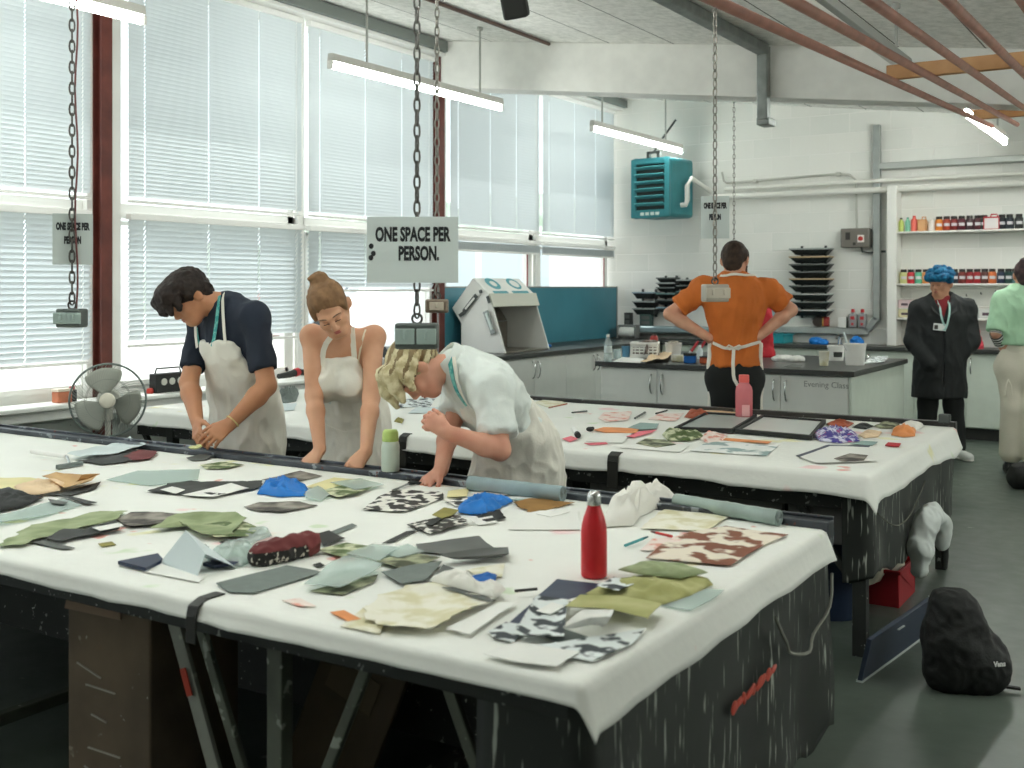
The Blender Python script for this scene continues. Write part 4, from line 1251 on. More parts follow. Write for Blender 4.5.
def bodycut(c, r, f, table, fmin, ztop=None):
    """cuts an apron out of a field: half width and front limit as functions of height"""
    zs = [t[0] for t in table]; hw = [t[1] for t in table]; c0 = V3(c); rr = V3(r); ff_ = V3(f)
    so = [t[2] if len(t) > 2 else 0 for t in table]
    def post(G, d):
        s = (G-c0) @ rr; fw = (G-c0) @ ff_; z = G[...,2]
        w = np.interp(z, zs, hw).astype(np.float32); s0 = np.interp(z, zs, so).astype(np.float32)
        fm = np.interp(z, [t[0] for t in fmin], [t[1] for t in fmin]).astype(np.float32)
        cut = np.maximum(np.abs(s-s0)-w, fm-fw)
        cut = np.maximum(cut, z-zs[-1]); cut = np.maximum(cut, zs[0]-z)
        return np.maximum(d, cut)
    return post

# ---- A: young man in navy t-shirt and apron, head bowed over his hands
def person_navy():
    D = 5.32
    Pv = atd(250,440,5.50); W = atd(244,392,5.40); C = atd(236,338,5.30); N = atd(226,303,5.27)
    f = cv(-.50,-.25,-.83).normalized(); r = cv(-.86,0,.50)
    sR = atd(203,322,5.44); sL = atd(254,317,5.17)
    eR = atd(189,383,5.28); wR = atd(197,421,5.10); eL = atd(267,386,5.10); wL = atd(230,424,5.00)
    o = Vector((Pv.x, Pv.y, 0))
    t = thing('person', 'person in navy t-shirt and cream apron with dark fringe bowed over the front table', 'person', o)
    hM = frame(cv(-.56,-.66,-.50), cv(-.60,.72,-.28)); hc = atd(189,298,5.22); sc = 1.02
    S = SDF(.0055)
    P = head_prims(S, hc, hM, sc)
    S.chain([P(0,-.035,-.05), N.lerp(C,.1)], [.054,.062], k=.035)
    torso(S, Pv, W, C, N, r, f, (.155,.145,.165), infl=-.012)
    shoulders(S, N, sR, sL, C, infl=-.008)
    arm_prims(S, sR, eR, wR, (.052,.043,.046,.030)); arm_prims(S, sL, eL, wL, (.052,.043,.046,.030))
    tp = atd(207,441,4.96)
    hand_prims(S, wR, atd(197,438,5.02)-wR, cv(-.75,.2,-.62), -1, curl=(.45,.5,.55,.6), thumb=(.8,.8))
    hand_prims(S, wL, atd(208,441,4.93)-wL, cv(.25,.45,-.86), 1, curl=(.45,.5,.5,.55), thumb=(.6,.9))
    sk = skin('skin_tan', 'c08a68', 'b07a5a')
    S.build('body', sk, t, origin=o)
    hr = hair_mat('hair_dark', '1f1917', '2f2622')
    face_details(t, S, P, hM, sc, o, mat('lip_rose','a8665c',.4), hr)
    H = SDF(.006)
    H.ell(P(0,-.02,.048), (.088,.106,.086), hM, k=.03)
    H.ell(P(0,.055,.088), (.080,.062,.040), hM, k=.03)
    H.cap(P(-.045,.085,.075), P(.05,.10,.07), .032, .034, k=.03)
    for (a, b, r0, r1) in (((-.03,.10,.07),(-.052,.128,.012),.030,.012),((.0,.105,.075),(-.012,.135,.022),.030,.012),((.035,.10,.07),(.03,.13,.028),.028,.012),((.06,.07,.06),(.07,.098,.015),.026,.010),((-.055,.07,.06),(-.074,.092,.0),.026,.01)):
        H.cap(P(*a), P(*b), r0, r1, k=.015)
    H.ell(P(0,-.072,-.01), (.066,.042,.062), hM, k=.03)
    for s in (-1,1):
        H.ell(P(s*.075,-.015,.035), (.016,.05,.04), hM, k=.02); H.cap(P(s*.073,.02,.03), P(s*.072,.018,-.005), .012,.006, k=.012)
        H.ell(P(s*.086,-.005,-.018), (.022,.022,.026), hM, k=.012, op='s')
    H.build('hair', hr, t, origin=o, wr=[WRK(.006,22,30,22,1.0), WRK(.004,55,55,40,5.0)])
    # t-shirt
    T = SDF(.0065)
    torso(T, Pv, W, C, N, r, f, (.165,.158,.172), infl=.006)
    shoulders(T, N, sR, sL, C, infl=.004)
    for s, e in ((sR,eR),(sL,eL)):
        d = (e-s).normalized(); end = s.lerp(e, .76)
        T.cap(s, e, .055, .062, k=.04, clip=[(end, d)])
    T.cap(N.lerp(C,.15), N+(N-C).normalized()*.012, .074,.062, k=.03, clip=[(N+(N-C).normalized()*.012,(N-C))])
    navy = mat('navy_jersey', '1e2634', .85, var=.12, scale=6, bump=.1, bscale=150)
    T.build('t_shirt', navy, t, origin=o, wr=[WRK(.006,9,9,5,2.2), WRK(.004,16,16,9,8.0)])
    # apron
    A = SDF(.0065)
    torso(A, Pv, W, C, N, r, f, (.165,.158,.172), infl=.023)
    K = Vector((Pv.x, Pv.y, .50))+Vector(f)*.06
    A.cap(W.lerp(Pv,.4), K, .180, .225, k=.05, flat=(f,.66))
    z = lambda v, d=5.25: CAMZ+(HZ-v)*d/FPX
    post = bodycut(C, r, f, [(.42,.26),(z(430),.24),(z(395),.20),(z(375),.150,.012),(z(342),.112,.026)], [(.42,-.05),(z(430),-.12),(z(395),-.10),(z(370),-.02),(z(340),.02)])
    A.build('apron', M_apron, t, post=post, origin=o, wr=[WRK(.012,10,10,4,4.4), WRK(.006,22,22,9,9.1)])
    for uv in (((197,349),(197,338),(198,326)),((228,349),(227,338),(226,325),(225,312),(224,301),(225,296))):
        ribbon('apron_strap', T, rays(T, uv, 5.25, .017), .018, .003, M_apron, t, o, stick=False, nrm=f, n=20)
    ribbon('lanyard', T, rays(T, ((200,345),(199,336),(199,328)), 5.25, .016), .018, .002, M_lanyard, t, o, stick=False, nrm=f, n=8)
    ribbon('lanyard', T, rays(T, ((215,346),(217,336),(219,322),(220,308),(221,298)), 5.25, .016), .019, .002, M_lanyard, t, o, stick=False, nrm=f, n=18)
    b = MB(); ax = (wL-eL).normalized(); b.torus(eL.lerp(wL,.93)-o, .034, .0035, frame_z(ax), n=28, m=6); b.build('bracelet', mat('bracelet_cream','d8c48c',.5), t)
    legs(t, o, [Pv+Vector(r)*.09, Pv-Vector(r)*.09], [Vector((Pv.x,Pv.y,.5))+Vector(r)*.10+Vector(f)*.03, Vector((Pv.x,Pv.y,.5))-Vector(r)*.10+Vector(f)*.03],
         [Vector((Pv.x,Pv.y,.09))+Vector(r)*.11, Vector((Pv.x,Pv.y,.09))-Vector(r)*.11], M_black, (mat('shoe_dark','2b2c2b',.5), mat('sole_pale','c9c7bf',.6)), f)
    return tp
tpA = person_navy()

# ---- B: woman with a bun, leaning on both hands
def person_bun():
    Pv = atd(358,447,5.22); W = atd(351,408,5.14); C = atd(343,363,4.98); N = atd(342,338,4.90)
    f = cv(-.12,-.42,-.90).normalized(); r = cv(-.99,0,.12)
    sR = atd(312,336,4.93); sL = atd(374,337,4.93)
    eR = atd(314,396,4.86); wR = atd(320,450,4.72); eL = atd(371,398,4.83); wL = atd(366,452,4.60)
    o = Vector((Pv.x, Pv.y, 0))
    t = thing('person', 'person with hair in a bun, cream apron and bare shoulders, leaning on both hands', 'person', o)
    hM = frame(cv(.20,-.62,-.75), cv(-.30,.74,-.55)); hc = atd(330.5,309,4.80); sc = 1.0
    S = SDF(.0055)
    P = head_prims(S, hc, hM, sc, False)
    S.chain([P(0,-.035,-.05), N.lerp(C,.15)], [.048,.052], k=.04)
    torso(S, Pv, W, C, N, r, f, (.150,.118,.140), infl=-.006)
    for s in (sR, sL):
        S.cap(N.lerp(C,.2), s, .044, .046, k=.045); S.cap(C.lerp(s,.4), s, .06, .044, k=.04)
    for s in (1,-1): S.ell(C-Vector((0,0,.06))+Vector(r)*s*.065+Vector(f)*.06, (.06,.06,.06), k=.05)
    arm_prims(S, sR, eR, wR, (.046,.037,.038,.0255)); arm_prims(S, sL, eL, wL, (.046,.037,.038,.0255))
    hand_prims(S, wR, cv(-.62,-.62,-.25), cv(-.2,.80,-.55), -1, curl=(.25,.3,.3,.3), sc=.92, spread=.2, thumb=(.5,.5))
    hand_prims(S, wL, cv(-.45,-.60,-.45), cv(-.1,.62,-.78), 1, curl=(.6,.65,.65,.65), sc=.9, thumb=(.5,.6))
    S.build('body', skin('skin_fair', 'd3a284', 'c38f70'), t, origin=o)
    hr = hair_mat('hair_dark_blonde', '8a6a4c', '6d5138', 24)
    face_details(t, S, P, hM, sc, o, mat('lip_rose2','b5685f',.4), mat('brow_brown','6e5240',.6))
    H = SDF(.0055)
    H.ell(P(0,-.02,.042), (.083,.101,.086), hM, k=.02, clip=[(P(0,.058,.045), hM @ Vector((0,.86,-.5)))])
    H.ell(P(0,-.06,-.01), (.066,.048,.065), hM, k=.03)
    for s in (-1,1): H.ell(P(s*.072,.005,.025), (.012,.045,.045), hM, k=.015, clip=[(P(0,.045,.0), hM @ Vector((0,1,0)))]); H.ell(P(s*.086,-.004,-.022), (.02,.024,.030), hM, k=.012, op='s')
    H.ell(P(.0,-.075,.115), (.040,.036,.034), hM, k=.016)
    H.cap(P(.02,-.07,.14), P(.035,-.06,.15), .012,.006, k=.01)
    H.build('hair', hr, t, origin=o, wr=[(.0035, (hM @ Matrix.Diagonal((60,10,14)) @ hM.transposed()), True, 2.0)])
    # leggings-like grey shirt under the apron: only the apron and a thin strap top show
    A = SDF(.006)
    torso(A, Pv, W, C, N, r, f, (.152,.122,.142), infl=.016)
    for s in (1,-1): A.ell(C-Vector((0,0,.06))+Vector(r)*s*.062+Vector(f)*.062, (.066,.064,.068), k=.05, infl=.008)
    K = Vector((Pv.x, Pv.y, .45))+Vector(f)*.05
    A.cap(W.lerp(Pv,.35), K, .150, .235, k=.06, flat=(f,.72))
    z = lambda v, d=4.92: CAMZ+(HZ-v)*d/FPX
    post = bodycut(C, r, f, [(.42,.27),(z(440),.24),(z(410),.20),(z(385),.145),(z(372),.13,.012),(z(359),.098,.016)], [(.42,-.06),(z(430),-.13),(z(400),-.12),(z(380),-.03),(z(359),.0)])
    A.build('apron', M_apron, t, post=post, origin=o, wr=[WRK(.011,11,11,5,14.4), WRK(.006,24,24,12,3.1)])
    B = SDF(.008); torso(B, Pv, W, C.lerp(W,.35), C.lerp(W,.3), r, f, (.15,.121,.135), infl=.005)
    B.build('top', mat('top_pale','cdd6cf',.8), t, origin=o, post=lambda G, d: np.maximum(d, G[...,2]-z(372)))
    for uv in (((321,366),(322,358),(324,350),(327,343),(331,337)),((354,365),(354,355),(353,345),(352,335),(351,328))):
        ribbon('apron_strap', S, rays(S, uv, 4.9, .006), .024, .004, M_apron, t, o, stick=False, nrm=f, n=16)
    ribbon('top_strap', S, rays(S, ((358,362),(360,350),(363,338),(366,330),(368,325)), 4.9, .004), .008, .002, mat('strap_pale','e0d6c0',.7), t, o, stick=False, nrm=f, n=14)
    q = ribbon('waist_tie', A, [W+Vector(f)*.2-Vector(r)*.16, W+Vector(f)*.25, W+Vector(f)*.2+Vector(r)*.16], .012, .004, M_apron, t, o, .004, n=16)
    legs(t, o, [Pv+Vector(r)*.085, Pv-Vector(r)*.085], [Vector((Pv.x,Pv.y,.48))+Vector(r)*.09, Vector((Pv.x,Pv.y,.48))-Vector(r)*.09],
         [Vector((Pv.x,Pv.y,.09))+Vector(r)*.09, Vector((Pv.x,Pv.y,.09))-Vector(r)*.09], M_black, (mat('shoe_dark','2b2c2b',.5), mat('sole_pale','c9c7bf',.6)), f)
person_bun()

# ---- C: bleached streaky hair, pale shirt and apron, bent low over the table
def person_bleached():
    Pv = atd(526,470,4.66); W = atd(514,432,4.60); C = atd(485,390,4.50); N = atd(457,366,4.46)
    ax = (N-W).normalized()
    f = cv(-.62,-.74,-.26).normalized(); f = (f-ax*f.dot(ax)).normalized(); r = f.cross(ax).normalized()      # his right: away from the camera
    sL = atd(492,391,4.33); sR = atd(464,396,4.62)
    eL = atd(500,450,4.22); wL = atd(446,432,4.16); eR = atd(449,430,4.52); wR = atd(441,470,4.32)
    o = Vector((Pv.x, Pv.y, 0))
    t = thing('person', 'person with bleached streaky hair bending low with forehead near the prints', 'person', o)
    hM = frame(cv(-.30,-.93,-.20), cv(-.93,.32,-.10)); hc = atd(417,370,4.42); sc = 1.0
    S = SDF(.0055)
    P = head_prims(S, hc, hM, sc)
    S.chain([P(0,-.03,-.05), N.lerp(C,.1)], [.052,.058], k=.035)
    torso(S, Pv, W, C, N, r, f, (.150,.140,.155), infl=-.012)
    shoulders(S, N, sR, sL, C, infl=-.008)
    arm_prims(S, sL, eL, wL, (.047,.040,.041,.028)); arm_prims(S, sR, eR, wR, (.047,.038,.039,.029))
    hand_prims(S, wL, cv(-.75,.52,.1), cv(.15,.35,-.92), 1, curl=(1.0,1.05,1.1,1.15), sc=.92, thumb=(.7,.8), tcurl=.9)
    hand_prims(S, wR, cv(-.62,-.42,-.55), cv(-.2,.90,-.35), -1, curl=(.35,.4,.4,.4), sc=.9, spread=.25, thumb=(.7,.4))
    S.build('body', skin('skin_pink', 'd9a48c', 'c98a74'), t, origin=o)
    face_details(t, S, P, hM, sc, o, mat('lip_rose2','b5685f',.4), mat('brow_brown','6e5240',.6))
    hb = hair_mat('hair_bleached', 'd6cba6', 'b3a57e', 30, (.4,.6))
    hd = hair_mat('hair_roots', '7a684c', '8f7d5c', 30)
    H = SDF(.0055)
    H.ell(P(0,-.02,.043), (.086,.104,.086), hM, k=.03)
    H.cap(P(-.045,.062,.082), P(.045,.062,.082), .040, k=.03)
    for (a, b, c, r0, r1) in (((-.02,.06,.115),(-.012,.115,.085),(-.006,.165,.030),.032,.006),((.03,.06,.11),(.035,.11,.08),(.035,.15,.03),.030,.006),((-.055,.05,.095),(-.062,.10,.06),(-.058,.140,.012),.028,.006),
                              ((.06,.04,.09),(.072,.09,.05),(.075,.12,.01),.026,.006),((-.075,.01,.07),(-.088,.055,.03),(-.086,.085,-.006),.022,.006),((.078,.0,.06),(.09,.04,.03),(.09,.07,.0),.022,.006),
                              ((-.08,-.05,.05),(-.09,-.01,.03),(-.088,.03,.012),.020,.008),((-.07,-.075,.0),(-.080,-.05,-.012),(-.082,-.03,-.02),.016,.006)):
        H.chain([P(*a), P(*b), P(*c)], [r0, r0*.8, r1], k=.012)
    H.ell(P(0,-.075,.0), (.062,.036,.055), hM, k=.025)
    for s in (-1,1): H.ell(P(s*.088,-.002,-.022), (.022,.024,.030), hM, k=.008, op='s')
    rx = V3(hM @ Vector((1,0,0))); nape = V3(hM @ Vector((0,0,1))); bk = V3(hM @ Vector((0,1,0))); c0 = V3(hc)
    def streak(c):
        q = c-c0; x = q@rx; y = q@bk; z = q@nape
        a = np.arctan2(x, z)
        return np.sin(a*15) > .45+7*(y+.01)
    H.build('hair', [hb, hd], t, origin=o, wr=[(.0075, (hM @ Matrix.Diagonal((46,9,20)) @ hM.transposed()), True, 2.0), (.003, (hM @ Matrix.Diagonal((120,18,60)) @ hM.transposed()), True, 7.0)], colour=streak)
    pale = mat('pale_cotton', 'dfe6e2', .85, var=.04, bump=.1, bscale=140)
    T = SDF(.0065)
    torso(T, Pv, W, C, N, r, f, (.155,.160,.172), infl=.010)
    shoulders(T, N, sR, sL, C, infl=.012)
    for s, e, fr in ((sL,eL,.74),(sR,eR,.55)):
        d = (e-s).normalized(); T.cap(s, e, .066, .074, k=.04, clip=[(s.lerp(e,fr), d)])
    T.build('t_shirt', pale, t, origin=o, wr=[WRK(.010,9,9,9,22.2), WRK(.006,20,20,14,8.0)])
    # hood-like collar standing off the neck
    Cn = SDF(.005); up = (N-C).normalized()
    q = N+up*.035
    Cn.cap(N-up*.01, q, .072, .076, k=.02); Cn.cap(N-up*.03, q+up*.05, .060, .060, k=.006, op='s')
    Cn.build('collar', pale, t, origin=o)
    A = SDF(.0065)
    torso(A, Pv, W, C, N, r, f, (.155,.160,.172), infl=.020)
    K = Vector((Pv.x, Pv.y, .45))+cv(-.1,0,-.05)
    A.cap(W.lerp(Pv,.45), K, .175, .215, k=.06, flat=(f,.8))
    c0 = V3(C); rr = V3(r); f3 = V3(f); a3 = V3(ax); bk_ = V3(cv(1,0,.2).normalized()); p3 = V3(Pv)
    def post(G, d):
        s = (G-c0) @ rr; fw = (G-c0) @ f3; a = (G-c0) @ a3
        w = np.interp(a, [-.5,-.28,-.16,.02], [.3,.24,.15,.10]).astype(np.float32)
        fm = np.interp(a, [-.5,-.25,-.12,.02], [-.5,-.40,.0,.02]).astype(np.float32)
        cut = np.maximum(np.maximum(np.abs(s)-w, fm-fw), a-.03)
        return np.maximum(np.maximum(d, cut), .42-G[...,2])
    A.build('apron', M_apron, t, post=post, origin=o, wr=[WRK(.012,9,9,6,31.4), WRK(.006,22,22,12,3.1)])
    ribbon('lanyard', T, [atd(447,354,4.38), atd(450,368,4.36), atd(455,384,4.36), atd(457,398,4.36), atd(462,410,4.36)], .022, .002, M_lanyard, t, o, .016, n=18)
    ribbon('apron_strap', T, [atd(452,356,4.36), atd(456,372,4.34), atd(461,390,4.34), atd(470,408,4.34)], .016, .002, M_apron, t, o, .020, n=16)
    side = cv(.12,0,.9)
    jean = mat('jeans_teal', '35474c', .85, var=.1)
    legs(t, o, [Pv+cv(.03,0,-.07), Pv+cv(.03,0,.09)], [Vector((Pv.x,Pv.y,.47))+cv(0.02,0,-.08), Vector((Pv.x,Pv.y,.47))+cv(0.02,0,.09)],
         [Vector((Pv.x,Pv.y,.09))+cv(.04,0,-.08), Vector((Pv.x,Pv.y,.09))+cv(.04,0,.09)], jean, (mat('shoe_dark','2b2c2b',.5), mat('sole_pale','c9c7bf',.6)), cv(-1,0,-.2), r=(.092,.07,.055), hipw=.108)
person_bleached()

# ---- D: man in orange, back to us, hands on hips
def person_orange():
    d0 = 7.45
    Pv = atd(735,378,d0); W = atd(735,342,d0); C = atd(735,303,d0-.02); N = atd(735,280,d0)
    f = cv(.12,0,1).normalized(); r = cv(1,0,-.12)
    sL = atd(703,289,d0); sR = atd(768,291,d0)
    eL = atd(670,314,d0+.02); eR = atd(791,310,d0-.02); wL = atd(709,338,d0-.02); wR = atd(758,337,d0-.06)
    o = Vector((Pv.x, Pv.y, 0))
    t = thing('person', 'person in orange t-shirt seen from behind with hands on hips', 'person', o)
    hM = frame(cv(.42,-.05,.9), cv(.02,1,.05)); hc = atd(735,260,d0+.01); sc = 1.03
    S = SDF(.0065)
    P = head_prims(S, hc, hM, sc)
    S.chain([P(0,-.03,-.05), N.lerp(C,.2)], [.058,.066], k=.04)
    torso(S, Pv, W, C, N, r, f, (.135,.12,.17), infl=-.012)
    shoulders(S, N, sR, sL, C, infl=-.006)
    arm_prims(S, sL, eL, wL, (.052,.043,.045,.031)); arm_prims(S, sR, eR, wR, (.052,.043,.045,.031))
    hand_prims(S, wL, cv(.62,-.55,.5), cv(-.45,.2,-.85), -1, curl=(.35,.4,.4,.4), thumb=(.9,.2))
    hand_prims(S, wR, cv(-.62,-.55,.5), cv(.45,.2,-.85), 1, curl=(.35,.4,.4,.4), thumb=(.9,.2))
    S.build('body', skin('skin_rosy', 'd8a78d', 'c58e74'), t, origin=o)
    hr = hair_mat('hair_dark_brown', '2e241e', '43342a')
    face_details(t, S, P, hM, sc, o, mat('lip_rose','a8665c',.4), hr)
    H = SDF(.006)
    H.ell(P(0,-.022,.042), (.082,.100,.086), hM, k=.02, clip=[(P(0,.075,.04), hM @ Vector((0,.9,-.45)))])
    H.ell(P(0,-.066,-.02), (.066,.042,.062), hM, k=.03)
    for s in (-1,1):
        H.ell(P(s*.074,.0,.025), (.014,.05,.045), hM, k=.015); H.ell(P(s*.088,-.004,-.014), (.022,.020,.026), hM, k=.01, op='s')
    H.build('hair', hr, t, origin=o, wr=[WRK(.003,40,40,30,1.0)])
    Bd = SDF(.006)
    Bd.ell(P(0,.045,-.085), (.060,.056,.050), hM, k=.02); 
    for s in (-1,1): Bd.cap(P(s*.066,.015,-.035), P(s*.05,.045,-.085), .014,.02, k=.02)
    Bd.ell(P(0,.06,-.045), (.045,.046,.02), hM, k=.01, op='s')
    Bd.build('beard', hr, t, origin=o, wr=[WRK(.003,50,50,50,1.0)])
    T = SDF(.0065)
    torso(T, Pv.lerp(W,.3), W, C, N, r, f, (.162,.138,.188), infl=.006)
    shoulders(T, N, sR, sL, C, infl=.012)
    for s, e in ((sL,eL),(sR,eR)):
        d = (e-s).normalized(); T.cap(s, e, .068, .078, k=.05, clip=[(s.lerp(e,.72), d)])
    T.cap(N.lerp(C,.2), N+Vector((0,0,.03)), .078,.066, k=.03, clip=[(N+Vector((0,0,.03)),(0,0,1))])
    zh = CAMZ+(HZ-367)*d0/FPX
    T.build('t_shirt', mat('orange_jersey','c46a2b',.85,var=.08,scale=5,bump=.1,bscale=140), t, origin=o, post=lambda G, dd: np.maximum(dd, zh+.012*np.sin(9*G[...,0])-G[...,2]),
            wr=[(.008, Matrix(((11,11*.6,0),(0,11,0),(0,0,3.0))), True, 4.1), WRK(.005,18,18,9,2.0)])
    # apron from behind: neck loop, waist tie with bow, side edges
    ribbon('neck_loop', T, [atd(722,281,d0-.03), atd(729,274,d0-.09), atd(737,273.5,d0-.1), atd(744,276,d0-.08), atd(750,282,d0-.02)], .018, .003, M_apron, t, o, .013, n=18)
    ribbon('waist_tie', T, [atd(712,343,d0-.05), atd(722,348,d0-.14), atd(735,349,d0-.16), atd(748,346,d0-.14), atd(758,341,d0-.05)], .020, .004, M_apron, t, o, .016, n=22)
    m = MB(); bc = T.stick(atd(734,348,d0-.17), .024)-o
    for s in (-1,1):
        pts = [bc+cv(s*.0,0,0), bc+cv(s*.035,.018,-.012), bc+cv(s*.055,.004,-.012), bc+cv(s*.03,-.012,-.008), bc]
        m.tube(pts, .006, 6)
    m.build('bow', M_apron, t)
    pt = Vector(bc)+o
    ribbon('tie_end', T, [pt, pt+cv(-.012,-.10,-.03), pt+cv(-.01,-.2,-.045), pt+cv(.03,-.27,-.05), pt+cv(.045,-.33,-.05)], .022, .003, M_apron, t, o, stick=False, nrm=cv(0,0,-1), n=14)
    Ap = SDF(.007)
    K = Vector((Pv.x,Pv.y,.35))
    Ap.cap(W, K, .165, .195, k=.05, flat=(f,.72)); torso(Ap, Pv, W, C, N, r, f, (.165,.140,.18), infl=.014)
    c0 = V3(Pv); rr = V3(r); ff = V3(f)
    def post(G, d):
        s = (G-c0)@rr; fw = (G-c0)@ff
        w = np.interp(G[...,2], [W.z-.05, W.z+.02, C.z+.05], [.3,.11,.09]).astype(np.float32)
        return np.maximum(np.maximum(np.maximum(d, np.abs(s)-w), -.035-fw), np.maximum(.42-G[...,2], G[...,2]-(C.z+.05)))
    Ap.build('apron', M_apron, t, origin=o, post=post, wr=[WRK(.005,10,10,4,1.0)])
    legs(t, o, [Pv-Vector(r)*.085, Pv+Vector(r)*.085], [Vector((Pv.x,Pv.y,.5))-Vector(r)*.10, Vector((Pv.x,Pv.y,.5))+Vector(r)*.10],
         [Vector((Pv.x,Pv.y,.09))-Vector(r)*.11, Vector((Pv.x,Pv.y,.09))+Vector(r)*.11], M_black, (mat('shoe_dark','2b2c2b',.5), mat('sole_pale','c9c7bf',.6)), f, r=(.095,.07,.058), hipw=.118)
person_orange()

# ---- E: blue haired person in a black coat
def person_blue():
    d0 = 9.85
    Pv = atd(940,365,d0); W = atd(941,338,d0); C = atd(942,316,d0); N = atd(941,301,d0)
    f = cv(-.22,0,-1).normalized(); r = cv(-1,0,.22)
    sR = atd(920,310,d0+.02); sL = atd(966,309,d0-.02)
    eR = atd(913,341,d0+.02); eL = atd(971,341,d0-.06); wR = atd(927,360,d0-.09); wL = atd(955,360,d0-.10)
    o = Vector((Pv.x, Pv.y, 0))
    t = thing('person', 'person with curly blue hair in a long black coat standing by the ink shelves', 'person', o)
    hM = frame(cv(-.72,-.14,-.68), cv(-.05,1,-.05)); hc = atd(940.5,283.5,d0); sc = 1.08
    S = SDF(.0075)
    P = head_prims(S, hc, hM, sc)
    S.chain([P(0,-.03,-.05), N.lerp(C,.2)], [.060,.066], k=.04)
    torso(S, Pv, W, C, N, r, f, (.16,.15,.17), infl=-.012)
    shoulders(S, N, sR, sL, C, infl=-.008)
    arm_prims(S, sR, eR, wR); arm_prims(S, sL, eL, wL)
    hand_prims(S, wR, cv(.45,-.8,.35), cv(-.2,.1,-1), 1, curl=(.6,.6,.6,.6)); hand_prims(S, wL, cv(-.45,-.8,.35), cv(.2,.1,-1), -1, curl=(.6,.6,.6,.6))
    S.build('body', skin('skin_warm', 'c39277', 'b27d63'), t, origin=o)
    face_details(t, S, P, hM, sc, o, mat('lip_rose','a8665c',.4), mat('brow_dark','3a2c26',.6))
    H = SDF(.0065)
    H.ell(P(0,-.012,.056), (.094,.110,.080), hM, k=.02)
    H.cap(P(-.06,.085,.06), P(.06,.085,.06), .036, k=.02)
    H.ell(P(0,-.05,.028), (.090,.082,.070), hM, k=.02)
    for s in (-1,1): H.ell(P(s*.078,-.01,.03), (.022,.05,.036), hM, k=.015)
    rr_ = random.Random(4)
    for i in range(34):
        a = rr_.uniform(0, 2*PI); e = rr_.uniform(-.1,1.2)
        H.ell(P(.095*math.cos(a)*math.cos(e), -.005+.108*math.sin(a)*math.cos(e), .055+.085*math.sin(e)), (.024,.024,.022), hM, k=.012)
    H.build('hair', hair_mat('hair_blue','0b3a5c','176a90',28), t, origin=o, wr=[WRK(.005,40,40,40,1.0)])
    U = SDF(.007)
    U.ell(P(0,-.05,.0), (.078,.06,.055), hM, k=.02)
    for s in (-1,1): U.ell(P(s*.088,-.004,-.014), (.022,.020,.026), hM, k=.01, op='s')
    U.build('hair_underlayer', hair_mat('hair_dark','2b2320','3d322c'), t, origin=o)
    coat = mat('coat_black', '1d2021', .8, var=.12, scale=5, bump=.1, bscale=120)
    Sh = SDF(.007); torso(Sh, W, W.lerp(C,.4), C, N, r, f, (.15,.155,.165), infl=.004)
    Sh.cap(C, N+Vector((0,0,.02)), .08, .068, k=.03)
    Sh.build('shirt', mat('shirt_maroon','7d2228',.85), t, origin=o)
    K = atd(939,397,d0)
    T = SDF(.0075)
    torso(T, Pv, W, C, N, r, f, (.185,.185,.200), infl=.012, dep=.7)
    T.cap(W, K, .200, .232, k=.05, flat=(f,.72), clip=[(K,(0,0,-1))])
    shoulders(T, N, sR, sL, C, infl=.024)
    for s, e, w in ((sR,eR,wR),(sL,eL,wL)):
        T.cap(s, e, .080, .072, k=.05); T.cap(e, e.lerp(w,1.2), .072, .056, k=.03)
    c0 = V3(N); r3 = V3(r); f3 = V3(f)
    def post(G, d):
        s = np.abs((G-c0)@r3+.0); z = G[...,2]; fw = (G-c0)@f3
        zv = C.z-.03
        vcut = np.maximum(np.maximum(s-np.maximum(0,(z-zv))*.42, -(fw-.02)), zv-z)       # open V at the neck
        d = np.maximum(d, -vcut)
        slit = np.maximum(np.maximum(np.abs(s)-.004, -(fw-.09)), z-zv)
        return np.maximum(np.maximum(d, -slit), K.z-z)
    T.build('coat', coat, t, origin=o, post=post, wr=[WRK(.008,8,8,5,3.0), WRK(.005,16,16,8,6.0)])
    col_ = MB()
    for s in (-1,1):
        a = N+Vector(r)*s*.075+Vector(f)*.02+Vector((0,0,.03)); b = C+Vector(f)*.16+Vector((0,0,-.03)); c = C+Vector(r)*s*.10+Vector(f)*.15+Vector((0,0,.05)); e = N+Vector(r)*s*.11+Vector(f)*.06+Vector((0,0,.0))
        q = [p-o for p in (a,b,c,e)]; n_ = Vector(f)*.012
        col_.add(q+[p+n_ for p in q], [(0,1,2,3),(7,6,5,4),(0,4,5,1),(1,5,6,2),(2,6,7,3),(3,7,4,0)])
    col_.build('lapels', coat, t, bevel=.004)
    M_lany2 = mat('lanyard_pale_teal','a9cfca',.6)
    for s in (-1,1):
        ribbon('lanyard', T, [N+Vector(r)*s*.06+Vector(f)*.09, N.lerp(C,.5)+Vector(r)*s*.045+Vector(f)*.16, C+Vector(r)*s*.02+Vector(f)*.2-Vector((0,0,.06)), C+Vector(f)*.2-Vector((0,0,.12))], .016, .002, M_lany2, t, o, .022, n=14)
    m = MB(); bcn = T.ray(atd(940,329.5,d0-.7), cv(.38,0,1), 1.0)+Vector(f)*.02; Rm = Matrix((Vector(r), Vector(f), Vector((0,0,1)))).transposed()
    m.box(bcn-o, (.105,.003,.062), Rm @ rot('Y', -.1)); card = m.build('id_card', mat('card_white','e6e8e6',.4), t, bevel=.002)
    m = MB(); m.box(bcn-o+Vector(f)*.0025+Vector(r)*.03, (.03,.002,.036), Rm); m.build('photo', mat('card_photo','3a3634',.5), card)
